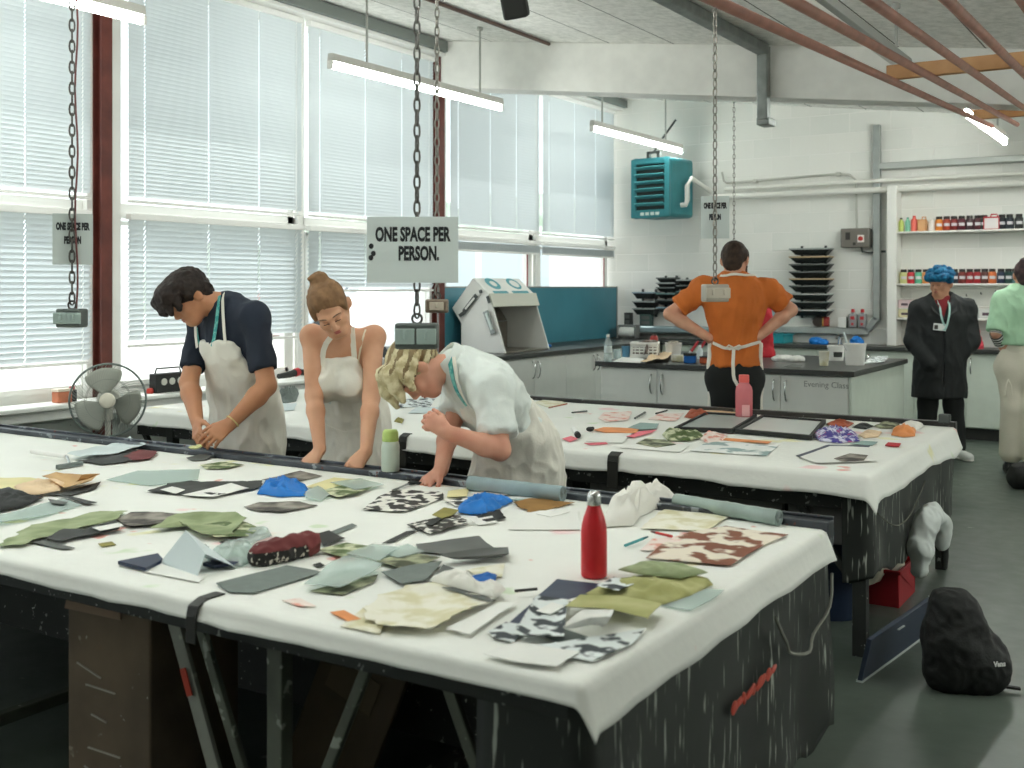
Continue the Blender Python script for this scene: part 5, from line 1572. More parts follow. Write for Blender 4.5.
    legs(t, o, [Pv+Vector(r)*.08, Pv-Vector(r)*.09], [Vector((Pv.x,Pv.y,.48))+Vector(r)*.10, Vector((Pv.x,Pv.y,.48))-Vector(r)*.11],
         [atd(926,448,d0)+Vector((0,0,.0)), atd(956,446,d0-.02)], M_black, (mat('shoe_white','d5d6d3',.5), mat('sole_white','e2e2de',.5)), f, r=(.10,.085,.085), hipw=.12, foot_f=[cv(-.4,0,-1), cv(.25,0,-1)])
person_blue()

# ---- F: person in green at the right edge, back to us
def person_green():
    d0 = 9.0
    Pv = atd(1021,367,d0); W = atd(1019,338,d0); C = atd(1018,310,d0); N = atd(1021,290,d0)
    f = cv(.3,0,1).normalized(); r = cv(1,0,-.3)
    sL = atd(1002,301,d0+.02); sR = atd(1040,301,d0-.08)
    eL = atd(996,334,d0-.03); eR = atd(1046,334,d0-.1); wL = atd(1005,352,d0+.10); wR = atd(1040,354,d0)
    o = Vector((Pv.x, Pv.y, 0))
    t = thing('person', 'person in pale green t-shirt and cream trousers at the right edge', 'person', o)
    hM = frame(cv(.3,-.1,.95), cv(.02,1,.05)); hc = atd(1025,276,d0); sc = 1.0
    S = SDF(.0075)
    P = head_prims(S, hc, hM, sc, False)
    S.chain([P(0,-.03,-.05), N.lerp(C,.2)], [.05,.056], k=.04)
    torso(S, Pv, W, C, N, r, f, (.165,.135,.155), infl=-.012)
    shoulders(S, N, sR, sL, C, infl=-.01)
    arm_prims(S, sL, eL, wL, (.046,.038,.04,.028)); arm_prims(S, sR, eR, wR, (.046,.038,.04,.028))
    hand_prims(S, wL, cv(.3,-.8,.5), cv(-.9,0,-.3), -1, curl=(.5,.5,.5,.5), sc=.9); hand_prims(S, wR, cv(-.3,-.8,.5), cv(.9,0,-.3), 1, curl=(.5,.5,.5,.5), sc=.9)
    S.build('body', skin('skin_rosy', 'd8a78d', 'c58e74'), t, origin=o)
    hr = hair_mat('hair_brunette', '33272a', '4a3838')
    face_details(t, S, P, hM, sc, o, mat('lip_rose','a8665c',.4), hr)
    H = SDF(.007)
    H.ell(P(0,-.02,.042), (.084,.102,.086), hM, k=.02, clip=[(P(0,.06,.045), hM @ Vector((0,.86,-.5)))])
    H.ell(P(0,-.06,-.02), (.066,.046,.068), hM, k=.03)
    H.ell(P(-.01,-.075,.10), (.045,.042,.042), hM, k=.016)
    H.build('hair', hr, t, origin=o, wr=[WRK(.004,30,30,20,1.0)])
    T = SDF(.0075)
    torso(T, Pv.lerp(W,.45), W, C, N, r, f, (.172,.160,.172), infl=.008)
    shoulders(T, N, sR, sL, C, infl=.012)
    for s, e in ((sL,eL),(sR,eR)):
        T.cap(s, e, .064, .078, k=.05, clip=[(s.lerp(e,.92), e-s)])
    T.cap(N.lerp(C,.2), N+Vector((0,0,.02)), .07,.06, k=.03, clip=[(N+Vector((0,0,.02)),(0,0,1))])
    zh = CAMZ+(HZ-344)*d0/FPX
    T.build('t_shirt', mat('green_jersey','a9cfae',.85,var=.06,scale=5,bump=.1,bscale=140), t, origin=o, post=lambda G, dd: np.maximum(dd, zh-G[...,2]), wr=[WRK(.007,9,9,4,2.0), WRK(.004,18,18,9,6.0)])
    for s, e, w in ((sL,eL,wL),(sR,eR,wR)):
        st = MB(); P_ = [s.lerp(e,.85).lerp(e,i/4) for i in range(4)]+[e.lerp(w,i*.12) for i in range(5)]
        for i in range(len(P_)-1):
            st.cur = i % 2; pm = P_[i].lerp(P_[i+1], .5)
            st.cur = 0; st.cyl(P_[i]-o, pm-o, .052, n=16, caps=False); st.cur = 1; st.cyl(pm-o, P_[i+1]-o, .052, n=16, caps=False)
        st.build('striped_undersleeve', [M_black, mat('stripe_white','d9dbd6',.8)], t)
    cr = mat('cream_twill', 'd9d3c3', .85, var=.04, scale=5, bump=.12, bscale=120)
    aL = atd(1011,452,d0); aR = atd(1033,454,d0-.12)
    legs(t, o, [Pv-Vector(r)*.085, Pv+Vector(r)*.085], [atd(1013,408,d0), atd(1032,408,d0-.08)], [aL, aR], cr, (mat('shoe_black','191a1a',.5), mat('sole_black','232323',.6)), f, r=(.098,.09,.094), hipw=.122, foot_f=[cv(-.1,0,-1),cv(.1,0,-1)] if False else None)
    Wb = SDF(.008); Wb.cap(Pv+Vector((0,0,.02)), Vector((Pv.x,Pv.y,zh+.02)), .148, .138, k=.03, flat=(f,.8))
    Wb.build('waistband', cr, t, origin=o)
    pb = Wb.stick(atd(1008,350,d0-.2), .006)
    m = MB(); 
    for s in (-1,1): m.tube([pb-o, pb-o+cv(s*.02,-.05,-.01), pb-o+cv(s*.03,-.13,-.005)], .006, 6)
    m.build('drawstring', cr, t)
person_green()
# ---------------------------------------------------------------- things lying on the print tables
def patch(name, label, cat, poly, mt, lift=.003, th=.0012, h=0.0, curl=0.0, wav=.004, rough=0.0, group=None, z=TZ, seed=None, parent=None, rings=5, N=44, stand=None):
    """a piece of paper or cloth: outline points on the table, lumpy in the middle when h > 0"""
    seed = seed if seed is not None else (hash_(label+name) % 997)*.37
    if h > 0: rings, N = 10, 72
    W_ = [at(u, v, z) for u, v in poly]
    c = Vector((0,0,0))
    for p in W_: c += p
    c /= len(W_); c.z = z+lift
    # boundary resampled by length, corners kept
    L = [0]
    for i in range(len(W_)): L.append(L[-1]+(W_[(i+1)%len(W_)]-W_[i]).length)
    B = []
    for i in range(len(W_)):
        a, b = W_[i], W_[(i+1)%len(W_)]; n = max(1, round(N*(L[i+1]-L[i])/L[-1]))
        for k in range(n): B.append(a.lerp(b, k/n))
    m = MB(); top = []; bot = []
    def zz(p, r):
        q = 1-r*r
        n1 = nz(p.x*9+seed, p.y*9, seed*.1); n2 = nz(p.x*26+seed, p.y*26, 3.3)
        if h > 0:
            n4 = nz(p.x*15+seed, p.y*15, 6.1); return max(0, h*(max(0,q)**.5)*(.45+.75*n1+.75*(1-abs(n4)*3.0)*.5+.28*(1-abs(n2)*2.6)))
        return max(0, .62*wav*(.5+.9*n1)+.6*curl*(r**4)*max(0,.4+1.3*nz(p.x*3+seed, p.y*3, 8.8)))
    for k in range(rings+1):
        r = (k/rings)
        for b in B:
            p = c.lerp(Vector((b.x,b.y,c.z)), r)
            if rough and k > 0:
                s_ = rough*r
                p.x += s_*nz(b.x*31+seed, b.y*31, 1); p.y += s_*nz(b.x*31+seed, b.y*31, 5)
            t = zz(p, r)
            top.append(Vector((p.x, p.y, t+th))); bot.append(Vector((p.x, p.y, 0 if h > 0 else t)))
    n = len(B); vs = []
    for p in top: vs.append((p.x-c.x, p.y-c.y, p.z))
    for p in bot: vs.append((p.x-c.x, p.y-c.y, p.z))
    o2 = len(top); fs = []
    for k in range(rings):
        for i in range(n):
            j = (i+1)%n
            fs.append((k*n+i, (k+1)*n+i, (k+1)*n+j, k*n+j)); fs.append((o2+k*n+j, o2+(k+1)*n+j, o2+(k+1)*n+i, o2+k*n+i))
    for i in range(n):
        j = (i+1)%n; fs.append((rings*n+i, o2+rings*n+i, o2+rings*n+j, rings*n+j))
    # collapse centre ring
    m.add(vs, fs)
    o = m.build(name, mt, parent, ang=60 if h == 0 else 180)
    o.location = c
    if label: tag(o, label, cat, group)
    return o
def hash_(s):
    v = 0
    for ch in s: v = (v*131+ord(ch)) % 1000003
    return v
G1 = 'paper and fabric pieces on the front table'; G2 = 'prints and papers on the second table'
mm = lambda n, c, **k: mat(n, c, k.pop('rough_', .75), **k)
K = {
 'white': mm('paper_white','e9e9e4'), 'cool': mm('paper_cool','cfdadb'), 'grey': mm('paper_grey','5f625f', var=.1, scale=6), 'slate': mm('felt_slate','6d7672', var=.06, scale=30),
 'dark': mm('paper_dark','3b3d3b', var=.2, scale=8), 'black': mm('card_black','282a29', var=.15, scale=6), 'navy': mm('card_navy','1e2a44', rough_=.5),
 'blue': mm('glove_blue','0f6fc0', rough_=.5, var=.08), 'bluecloth': mm('cloth_blue','1a5faa', var=.15, scale=20), 'green': mm('fabric_sage','a3ad86', c2='7d8b62', scale=9),
 'moss': mm('print_moss','c9ccab', c2='55663c', scale=16, thresh=(.42,.55)), 'camo': mm('print_olive','a0a385', c2='474b36', scale=13, thresh=(.42,.56)),
 'tan': mm('paper_tan','c5a273', var=.08, scale=7), 'peach': mm('paper_peach','e2c7a4', var=.06), 'yellow': mm('paper_yellow','dcd3a0', var=.06), 'olive': mm('fabric_olive','8a8346', var=.15, scale=12),
 'bw': mm('print_black_white','e4e2da', c2='262422', scale=20, thresh=(.47,.52), detail=1.0), 'zig': mm('print_zigzag','d9d8d0', c2='34322e', scale=34, thresh=(.42,.48), detail=1.0),
 'greyprint': mm('print_grey_brown','9a948a', c2='3e3a36', scale=9, thresh=(.4,.6)), 'brownprint': mm('print_brown','e6dccb', c2='7c4a34', scale=11, thresh=(.46,.53), detail=2),
 'cream': mm('print_cream','e9e6d6', c2='d3cda9', scale=12, thresh=(.45,.6)), 'cloth': mm('cloth_white','e6e4dc', bump=.3, bscale=30), 'lime': mm('fabric_lime','b6b57f', c2='9a9a5e', scale=8),
 'bluegreyprint': mm('print_ink','dfe5e4', c2='3c4246', scale=18, thresh=(.5,.56), detail=2), 'pinkprint': mm('print_pink','eddcd4', c2='df9c8c', scale=14, thresh=(.52,.6)),
 'orange': mm('paper_orange','dd8f57', var=.1), 'pink': mm('paper_pink','dd6f7c'), 'red': mm('card_red','b3232f'), 'brown': mm('cutout_brown','8f6a37', var=.15, scale=10),
 'multi': mm('cloth_multi','d9d9ea', c2='4a4391', scale=22, thresh=(.45,.55), spots=[(26,.6,'b0578e')]), 'kraft': mm('paper_kraft','cfae8c', var=.06), 'brick': mm('cloth_brick','9b4a2c', var=.2, scale=9),
 'maroon': mm('cloth_maroon','6b2f2f', var=.12, scale=9), 'tealgrey': mm('paper_tealgrey','8ea6a2'), 'photo': mm('photo_sheet','e9ebe8', c2='8fa5a4', scale=7, thresh=(.52,.58)),
}
film = glass_mat('clear_film', 'e6efec', .10, .15, body=.30)
def film_(n): return film
# --- front table, listed from the far left to the near right
F1 = [
 ('paper_sheet','tented pale grey paper sheet at the far left end of the front table','paper',[(67,460),(130,440),(146,449),(118,456),(80,461)],'cool',.004,dict(curl=.05,wav=.02)),
 ('fabric_scrap','dark scrap strip lying along the tented grey sheet','fabric',[(79,462),(118,455),(140,451),(148,453),(126,464),(100,466)],'dark',.004,dict(wav=.008,rough=.02)),
 ('fabric_scrap','maroon edged scrap just right of the tented grey sheet','fabric',[(124,458),(140,452),(158,454),(150,461),(134,463)],'maroon',.008,dict(wav=.008,rough=.02)),
 ('fabric_piece','pale yellow cloth cut by the left edge of the photo','fabric',[(-14,480),(30,479),(52,483),(46,490),(8,494),(-16,494)],'yellow',.003,dict(wav=.012,rough=.02)),
 ('fabric_piece','peach cloth folded over the pale yellow cloth','fabric',[(14,490),(38,483),(66,486),(60,494),(38,498),(20,498)],'peach',.012,dict(h=.025)),
 ('fabric_piece','tan cloth with a turned up dark end, left part of the front table','fabric',[(42,484),(56,479),(82,485),(100,482),(92,489),(64,494),(54,490)],'tan',.010,dict(wav=.012,curl=.04)),
 ('fabric_scrap','thin dark strip of cloth under the tan cloth','fabric',[(44,497),(70,492),(101,483),(96,490),(70,497)],'dark',.004,dict(wav=.006)),
 ('fabric_piece','charcoal cloth cut by the left edge below the peach cloth','fabric',[(-12,494),(8,490),(30,499),(44,500),(20,510),(-14,516)],'black',.008,dict(h=.02)),
 ('acetate_sheet','clear teal tinted acetate sheet at the left below the charcoal cloth','acetate',[(-8,519),(34,508),(62,500),(82,506),(40,520),(-6,528)],'film',.003,dict(wav=.006,curl=.02)),
 ('fabric_scrap','slim dark strip on the clear acetate at the left','fabric',[(58,498),(66,498),(97,505),(88,507)],'dark',.008,dict(wav=.004)),
 ('fabric_scrap','short dark triangle on the clear acetate at the left','fabric',[(48,502),(68,505),(64,508),(52,507)],'grey',.010,dict(wav=.004)),
 ('fabric_piece','long sage green cloth across the left part of the front table','fabric',[(-6,548),(28,531),(58,523),(98,514),(128,514),(116,523),(82,530),(46,541),(18,549)],'green',.004,dict(wav=.016,rough=.02)),
 ('fabric_piece','brown patterned cloth right of the long sage green cloth','fabric',[(116,521),(132,515),(158,515),(184,517),(162,527),(126,530)],'greyprint',.004,dict(wav=.014,rough=.015)),
 ('fabric_piece','dark blue grey cloth tucked below the long sage green cloth','fabric',[(46,543),(64,533),(84,534),(116,524),(120,533),(82,540),(60,545)],'dark',.010,dict(wav=.012,rough=.01)),
 ('fabric_scrap','small teal and dark strip at the lower left of the sage cloth','fabric',[(30,544),(44,541),(75,550),(64,551)],'grey',.004,dict(wav=.004)),
 ('fabric_piece','mid green curled cloth behind the folded blue grey card','fabric',[(150,534),(176,520),(203,518),(234,521),(246,527),(231,540),(201,541),(178,528)],'green',.006,dict(wav=.02,curl=.02,rough=.01)),
 ('fabric_piece','cream and green cloth right of the mid green curled cloth','fabric',[(203,528),(238,524),(262,532),(248,541),(214,542)],'moss',.010,dict(wav=.012)),
 ('paper_piece','charcoal paper with torn edges in the middle of the far left half','paper',[(147,493),(168,485),(189,483),(220,484),(262,482),(261,489),(214,499),(190,497)],'dark',.004,dict(wav=.010,rough=.02)),
 ('paper_piece','white paper corner lying on the torn charcoal paper','paper',[(182,498),(231,486),(249,491),(213,500)],'white',.009,dict(wav=.004)),
 ('paper_piece','small white paper notch at the left tip of the charcoal paper','paper',[(160,493),(172,490),(185,493),(176,497)],'white',.011,dict(wav=.003)),
 ('rubber_glove','bright blue crumpled glove left of the yellow striped sheet','glove',[(258,495),(264,487),(274,481),(281,480),(292,486),(309,491),(306,497),(280,498)],'blue',.003,dict(h=.05,rough=.012)),
 ('paper_print','grey brown print lying alone below the left blue glove','print',[(244,509),(259,504),(299,503),(318,507),(284,514),(262,513)],'greyprint',.003,dict(wav=.006,rough=.01)),
 ('fabric_scrap','small dark scrap close to the hands in the navy t-shirt','fabric',[(186,459),(200,456),(215,457),(206,461),(192,462)],'grey',.004,dict(wav=.006)),
 ('fabric_scrap','green and grey leaf shaped scrap near the rail, left of the blue glove','fabric',[(200,466),(222,463),(244,466),(226,470),(206,470)],'moss',.004,dict(wav=.005)),
 ('acetate_sheet','clear acetate sheet lying between the two left dark scraps','acetate',[(106,481),(138,472),(200,470),(198,481),(150,487)],'film',.003,dict(wav=.004)),
 ('paper_print','grey print with dark foliage close to the leaning hands','print',[(262,481),(300,472),(322,477),(292,484)],'greyprint',.003,dict(wav=.004)),
 ('paper_sheet','yellow striped sheet beside the leaning hands of the person with a bun','paper',[(306,488),(334,479),(369,482),(322,492)],'yellow',.004,dict(wav=.004)),
 ('paper_print','green leafy print over the yellow striped sheet','print',[(318,495),(352,486),(372,490),(356,497),(338,500)],'moss',.008,dict(wav=.008,rough=.01)),
 ('acetate_sheet','crinkled clear film right of the left blue glove','acetate',[(302,494),(318,489),(330,498),(322,503),(306,501)],'film',.006,dict(wav=.014)),
 ('paper_print','large black and white block print in front of the bleached hair','print',[(363,511),(378,499),(398,491),(444,494),(443,500),(404,514)],'bw',.004,dict(wav=.008,rough=.006)),
 ('sticky_note','pale yellow note paper beside the flat hand of the bending person','paper',[(448,493),(469,490),(467,498),(447,499)],'yellow',.005,dict(wav=.003)),
 ('paper_print','small black and white print below the pale yellow note','print',[(444,502),(470,498),(480,503),(456,508)],'bw',.004,dict(wav=.004)),
 ('rubber_glove','bright blue crumpled glove in the middle of the front table','glove',[(456,513),(468,502),(486,499),(512,503),(498,511),(484,516),(468,516)],'blue',.006,dict(h=.035,rough=.014)),
 ('fabric_scrap','black scrap under the front edge of the middle blue glove','fabric',[(476,518),(500,512),(505,520),(487,524)],'black',.004,dict(wav=.008,rough=.01)),
 ('fabric_scrap','small olive scrap left of the middle blue glove','fabric',[(432,519),(444,512),(459,514),(452,520),(442,523)],'olive',.010,dict(wav=.008)),
 ('paper_print','black zigzag print below the olive scrap','print',[(406,527),(430,521),(459,517),(468,526),(430,537)],'zig',.005,dict(wav=.008,rough=.01)),
 ('paper_strip','dark strip reaching left from the black zigzag print','paper',[(382,545),(406,533),(419,531),(394,543)],'dark',.004,dict(wav=.002)),
 ('cut_out','brown leaf cut-out right of the middle blue glove','paper',[(512,505),(530,500),(547,501),(572,505),(548,511),(530,514)],'brown',.004,dict(wav=.006,rough=.02)),
 ('paper_sheet','blank white sheet left of the red bottle','paper',[(508,531),(530,512),(588,508),(590,531)],'white',.003,dict(wav=.002)),
 ('folded_card','blue grey card folded upright near the left black strap','card',None,None,0,{}),
 ('sketchbook','navy sketchbook corner left of the folded blue grey card','book',[(118,566),(158,558),(163,564),(146,573)],'navy',.004,dict(th=.010,wav=.0)),
 ('paper_sheet','white sheet with a dark edge under the folded blue grey card','paper',[(144,573),(162,564),(206,575),(199,584)],'white',.003,dict(wav=.002)),
 ('acetate_sheet','crumpled clear film between the blue grey card and the maroon pouch','acetate',[(206,560),(224,545),(246,544),(262,558),(242,568),(214,568)],'film',.004,dict(h=.03)),
 ('phone_case','thin navy strip case below the crumpled clear film','case',[(203,568),(212,565),(237,563),(239,567),(214,571)],'navy',.006,dict(th=.009,wav=0)),
 ('felt_piece','grey felt oblong right of the left black strap','fabric',[(216,585),(287,567),(324,574),(254,595),(228,594)],'slate',.003,dict(th=.002,wav=.002)),
 ('acetate_sheet','large grey clear film with a black underside right of the grey felt','acetate',[(304,592),(326,572),(350,560),(382,571),(374,579),(340,595)],'film',.010,dict(wav=.016,curl=.03)),
 ('paper_print','black leafy print under the large grey clear film','print',[(310,593),(340,584),(378,577),(374,584),(342,597)],'camo',.004,dict(wav=.003)),
 ('fabric_piece','cream and lime print right of the maroon pouch','fabric',[(317,553),(346,545),(376,550),(342,560)],'moss',.004,dict(wav=.01)),
 ('fabric_scrap','black scrap touching the right end of the maroon pouch','fabric',[(317,537),(329,533),(345,541),(323,549)],'black',.006,dict(wav=.008)),
 ('paper_strip','slim grey strip above the black scrap by the maroon pouch','paper',[(326,535),(352,525),(357,527),(334,537)],'slate',.004,dict(wav=.002)),
 ('paper_card','dark grey card in the centre of the front table','card',[(416,546),(479,538),(494,551),(446,557),(418,553)],'grey',.004,dict(wav=.006,curl=.015)),
 ('paper_card','second dark grey card with an upturned right end','card',[(439,565),(470,558),(508,552),(509,563),(448,567)],'grey',.010,dict(wav=.006,curl=.05)),
 ('fabric_piece','olive camouflage cloth left of the upturned dark card','fabric',[(376,565),(411,555),(440,561),(418,570),(398,572)],'camo',.006,dict(wav=.01)),
 ('paper_piece','grey green sheet below the olive camouflage cloth','paper',[(381,576),(410,570),(442,565),(426,585),(402,588)],'slate',.009,dict(wav=.006)),
 ('paper_piece','dark grey triangle between the grey green sheet and the blue cloth','paper',[(428,587),(443,567),(466,576),(448,583)],'grey',.006,dict(wav=.006)),
 ('cloth_scrap','bright blue folded cloth in the centre front','cloth',[(459,581),(476,579),(497,578),(494,589),(480,586)],'bluecloth',.006,dict(h=.02)),
 ('paper_print','cream printed paper above the bright blue folded cloth','print',[(466,572),(505,565),(502,579),(482,580)],'cream',.004,dict(wav=.004)),
 ('fabric_piece','large crumpled cream cloth in the near middle of the front table','fabric',[(362,622),(380,600),(404,590),(442,588),(468,600),(494,604),(448,629),(436,636),(388,636)],'cream',.004,dict(wav=.016,curl=.02,rough=.02)),
 ('fabric_piece','white cloth fold with a dark underside right of the large cream cloth','fabric',[(430,588),(446,582),(460,583),(482,590),(506,597),(496,606),(474,600),(452,594)],'cloth',.018,dict(h=.03)),
 ('fabric_scrap','dark crease strip under the white cloth fold','fabric',[(442,594),(456,594),(480,601),(496,607),(488,609),(462,600)],'grey',.014,dict(wav=.006)),  # shade of the crease put in as a grey strip
 ('paper_sheet','white sheet leaning out from under the large cream cloth','paper',[(446,633),(498,607),(517,607),(470,639)],'white',.008,dict(wav=.006)),
 ('paper_card','navy card left of the lime cloth stack','card',[(533,603),(557,582),(601,587),(580,603)],'navy',.006,dict(wav=.003)),
 ('paper_card','narrow navy card slanting down from the navy card','card',[(502,631),(534,604),(545,604),(520,630)],'navy',.004,dict(wav=.003)),
 ('pencil','dark pencil pointing at the navy card','pencil',None,None,0,{}),
 ('paper_print','black ink drawing on white paper at the near right','print',[(513,645),(537,605),(568,607),(564,644)],'bluegreyprint',.010,dict(wav=.006,curl=.02)),
 ('paper_strip','folded tan strip lying across the ink drawing','fabric',[(565,619),(580,607),(620,608),(662,615),(648,631),(604,622)],'lime',.022,dict(wav=.016)),
 ('paper_sheet','white curled paper in front of the folded tan strip','paper',[(563,644),(583,623),(614,624),(611,640),(590,638)],'white',.020,dict(wav=.008,curl=.05)),
 ('paper_print','grid patterned print sticking out below the curled white paper','print',[(520,650),(562,646),(646,632),(632,648),(592,665)],'bluegreyprint',.006,dict(wav=.004)),
 ('paper_print','grey ink print by the left side of the ink drawing','print',[(488,634),(506,625),(528,628),(514,645),(494,641)],'bluegreyprint',.005,dict(wav=.004)),
 ('paper_sheet','torn white sheet nearest to the table corner','paper',[(483,659),(516,647),(578,657),(555,672),(520,668)],'white',.009,dict(wav=.004,rough=.006)),
 ('fabric_piece','lime green cloth stack right of the red bottle, bottom layer','fabric',[(584,597),(612,582),(660,576),(708,581),(713,587),(691,598),(664,607),(630,603)],'lime',.006,dict(h=.022)),
 ('fabric_piece','lime green folded cloth on top of the cloth stack','fabric',[(618,579),(640,572),(682,573),(708,582),(680,588),(640,584)],'green',.024,dict(h=.014)),
 ('paper_print','small printed scrap poking from the lime cloth stack','print',[(596,597),(614,588),(636,594),(618,602)],'bluegreyprint',.026,dict(wav=.004)),
 ('paper_piece','white torn strips in front of the lime cloth stack','paper',[(566,608),(584,600),(634,604),(640,610),(600,611)],'white',.010,dict(wav=.008,rough=.012)),
 ('acetate_sheet','clear film scrap right of the lime cloth stack','acetate',[(660,607),(700,590),(724,592),(716,600),(690,613)],'film',.004,dict(wav=.008)),
 ('fabric_piece','crumpled white cloth bundle behind the red bottle','fabric',[(602,528),(610,506),(632,496),(664,495),(682,499),(662,508),(640,518),(632,527)],'cloth',.004,dict(h=.075,rough=.01)),
 ('paper_print','cream printed sheet near the far right corner of the front table','print',[(640,530),(664,511),(690,510),(736,515),(704,533)],'cream',.004,dict(wav=.006,rough=.008)),
 ('paper_print','brown painted print near the far right corner','print',[(646,560),(664,545),(690,534),(726,528),(788,537),(764,547),(730,568)],'brownprint',.005,dict(wav=.004)),
 ('paper_print','pale pink and green study left of the brown painted print','print',[(640,552),(652,541),(690,536),(668,552)],'pinkprint',.004,dict(wav=.003)),
]
# small loose scraps: each one where the photo shows a fleck of cut paper or film
F1 += [
 ('fabric_scrap','tiny black scrap below the crumpled clear film by the maroon pouch','fabric',[(219,548),(227,545),(233,548),(225,551)],'black',.016,dict(wav=.003)),
 ('fabric_scrap','tiny black scrap on the cloth right of the grey felt oblong','fabric',[(313,566),(320,564),(325,567),(317,569)],'black',.003,dict(wav=.002)),
 ('paper_scrap','small white scrap above the maroon pouch','paper',[(252,532),(262,528),(270,533),(260,537)],'white',.004,dict(wav=.008)),
 ('acetate_sheet','crumpled clear film over the left end of the maroon pouch','acetate',[(236,542),(250,532),(268,531),(272,538),(252,545)],'film',.006,dict(h=.022)),
 ('paper_scrap','white torn strip below the large clear acetate at the left','paper',[(92,534),(118,529),(124,532),(100,537)],'white',.018,dict(wav=.003)),
 ('paper_scrap','small olive fleck near the left black strap','paper',[(98,545),(112,543),(116,546),(102,548)],'olive',.003,dict(wav=.002)),
 ('paper_scrap','pale pink strip close to the near edge by the grey felt','paper',[(282,602),(300,600),(316,608),(300,608)],'pinkprint',.003,dict(wav=.002)),
 ('paper_scrap','coral torn strip at the near edge left of the large cream cloth','paper',[(330,614),(344,612),(361,621),(348,623)],'orange',.003,dict(wav=.002)),
 ('fabric_scrap','short black strip below the small black and white print','fabric',[(424,528),(440,520),(446,521),(432,530)],'black',.012,dict(wav=.003)),
 ('acetate_sheet','clear film piece between the two dark grey cards','acetate',[(378,556),(408,548),(424,556),(398,562)],'film',.010,dict(wav=.006)),
 ('acetate_sheet','clear film piece over the olive camouflage cloth','acetate',[(346,560),(372,549),(400,553),(380,566)],'film',.014,dict(wav=.008)),
 ('paper_scrap','white scrap right of the black zigzag print','paper',[(470,522),(492,518),(498,524),(478,527)],'white',.004,dict(wav=.006)),
 ('paper_scrap','white and red scrap at the far edge right of the pale yellow note','paper',[(472,494),(496,491),(508,496),(486,499)],'pinkprint',.003,dict(wav=.003)),
 ('paper_scrap','teal flecked paper along the rail beside the cloth roll','paper',[(500,500),(530,496),(556,500),(526,503)],'photo',.003,dict(wav=.003)),
 ('paper_scrap','folded white scrap beside the black ink drawing','paper',[(536,618),(552,610),(566,614),(550,622)],'white',.016,dict(wav=.010)),
 ('paper_scrap','grey torn corner under the curled white paper','paper',[(545,640),(566,632),(590,640),(566,648)],'slate',.004,dict(wav=.003)),
 ('paper_scrap','black gap strip between the two lime cloths','paper',[(610,612),(632,609),(644,611),(624,615)],'black',.016,dict(wav=.002)),  # shade inside the gap put in as a black strip
 ('paper_sheet','cream sheet under the large crumpled cream cloth, left corner','paper',[(340,628),(366,608),(392,606),(380,636)],'cream',.003,dict(wav=.003)),
 ('acetate_sheet','clear film lying over the far end of the yellow striped sheet','acetate',[(330,486),(360,482),(384,488),(356,494)],'film',.012,dict(wav=.006)),
 ('paper_scrap','white offcut below the brown leaf cut-out','paper',[(536,516),(556,511),(570,514),(550,519)],'white',.006,dict(wav=.004)),
]
TH_=dict
for (n, lab, cat, poly, mk, lift, kw) in F1:
    if poly is None: continue
    mt_ = film if mk == 'film' else K[mk]
    patch(n, lab, cat, poly, mt_, lift=lift, group=G1, **kw)
# folded card standing like a tent
A = at(160,563,TZ+.004); B = at(198,576,TZ+.004); C_ = at(214,571,TZ+.004); 
ht = .085
t = thing('folded_card', 'blue grey card folded upright near the left black strap', 'card', A, 0, G1)
m = MB(); d = (B-A); nrm = d.cross(Vector((0,0,1))).normalized(); up = Vector((0,0,1))*ht-nrm*.045
def sheet4(m, a, b, c, e, th):
    n_ = (b-a).cross(e-a).normalized()*th
    q = [a,b,c,e]; m.add(q+[p+n_ for p in q], [(0,1,2,3),(7,6,5,4),(0,4,5,1),(1,5,6,2),(2,6,7,3),(3,7,4,0)])
z0 = Vector((0,0,0))
sheet4(m, z0, d, d*.95+up*.62, d*.28+up*1.08, .0015)
m.build('front_leaf', K['cool'], t, smooth=False)
m = MB(); bk = -nrm*.12; sheet4(m, bk+d*.1, bk+d*1.0, d*.95+up*.62, d*.28+up*1.08, .0015); m.build('back_leaf', K['cool'], t, smooth=False)
def rod(name, label, cat, p0, p1, r, mt_, group=None, z=TZ, lift=.004, r2=None):
    a = at(p0[0],p0[1],z); b = at(p1[0],p1[1],z); a.z = b.z = z+lift+r
    m = MB(); m.cyl(Vector((0,0,0)), b-a, r, r2, 10); o = m.build(name, mt_); o.location = a; return tag(o, label, cat, group)
rod('pencil', 'dark pencil pointing at the navy card', 'pencil', (515,598), (537,596), .0035, K['black'], lift=.014)
GP = 'pens on the front table'
def pen(lab, p0, p1, c, c2, lift=.006):
    a = at(p0[0],p0[1],TZ); b = at(p1[0],p1[1],TZ); a.z = b.z = TZ+lift+.004; d = b-a
    t = thing('pen', lab, 'pen', a, 0, GP)
    m = MB(); m.cyl(Vector((0,0,0)), d*.75, .0042, n=10); m.build('barrel', mm('pen_'+c, c), t)
    m = MB(); m.cyl(d*.75, d, .0044, .0022, n=10); m.build('tip', mm('pen_'+c2, c2), t)
pen('teal pen lying left of the pale pink study', (625,549), (648,540), '3f8f93', '2a5f66'); pen('red pen lying across the pale pink study', (672,541), (651,536), 'b8403c', '59312f', lift=.010)
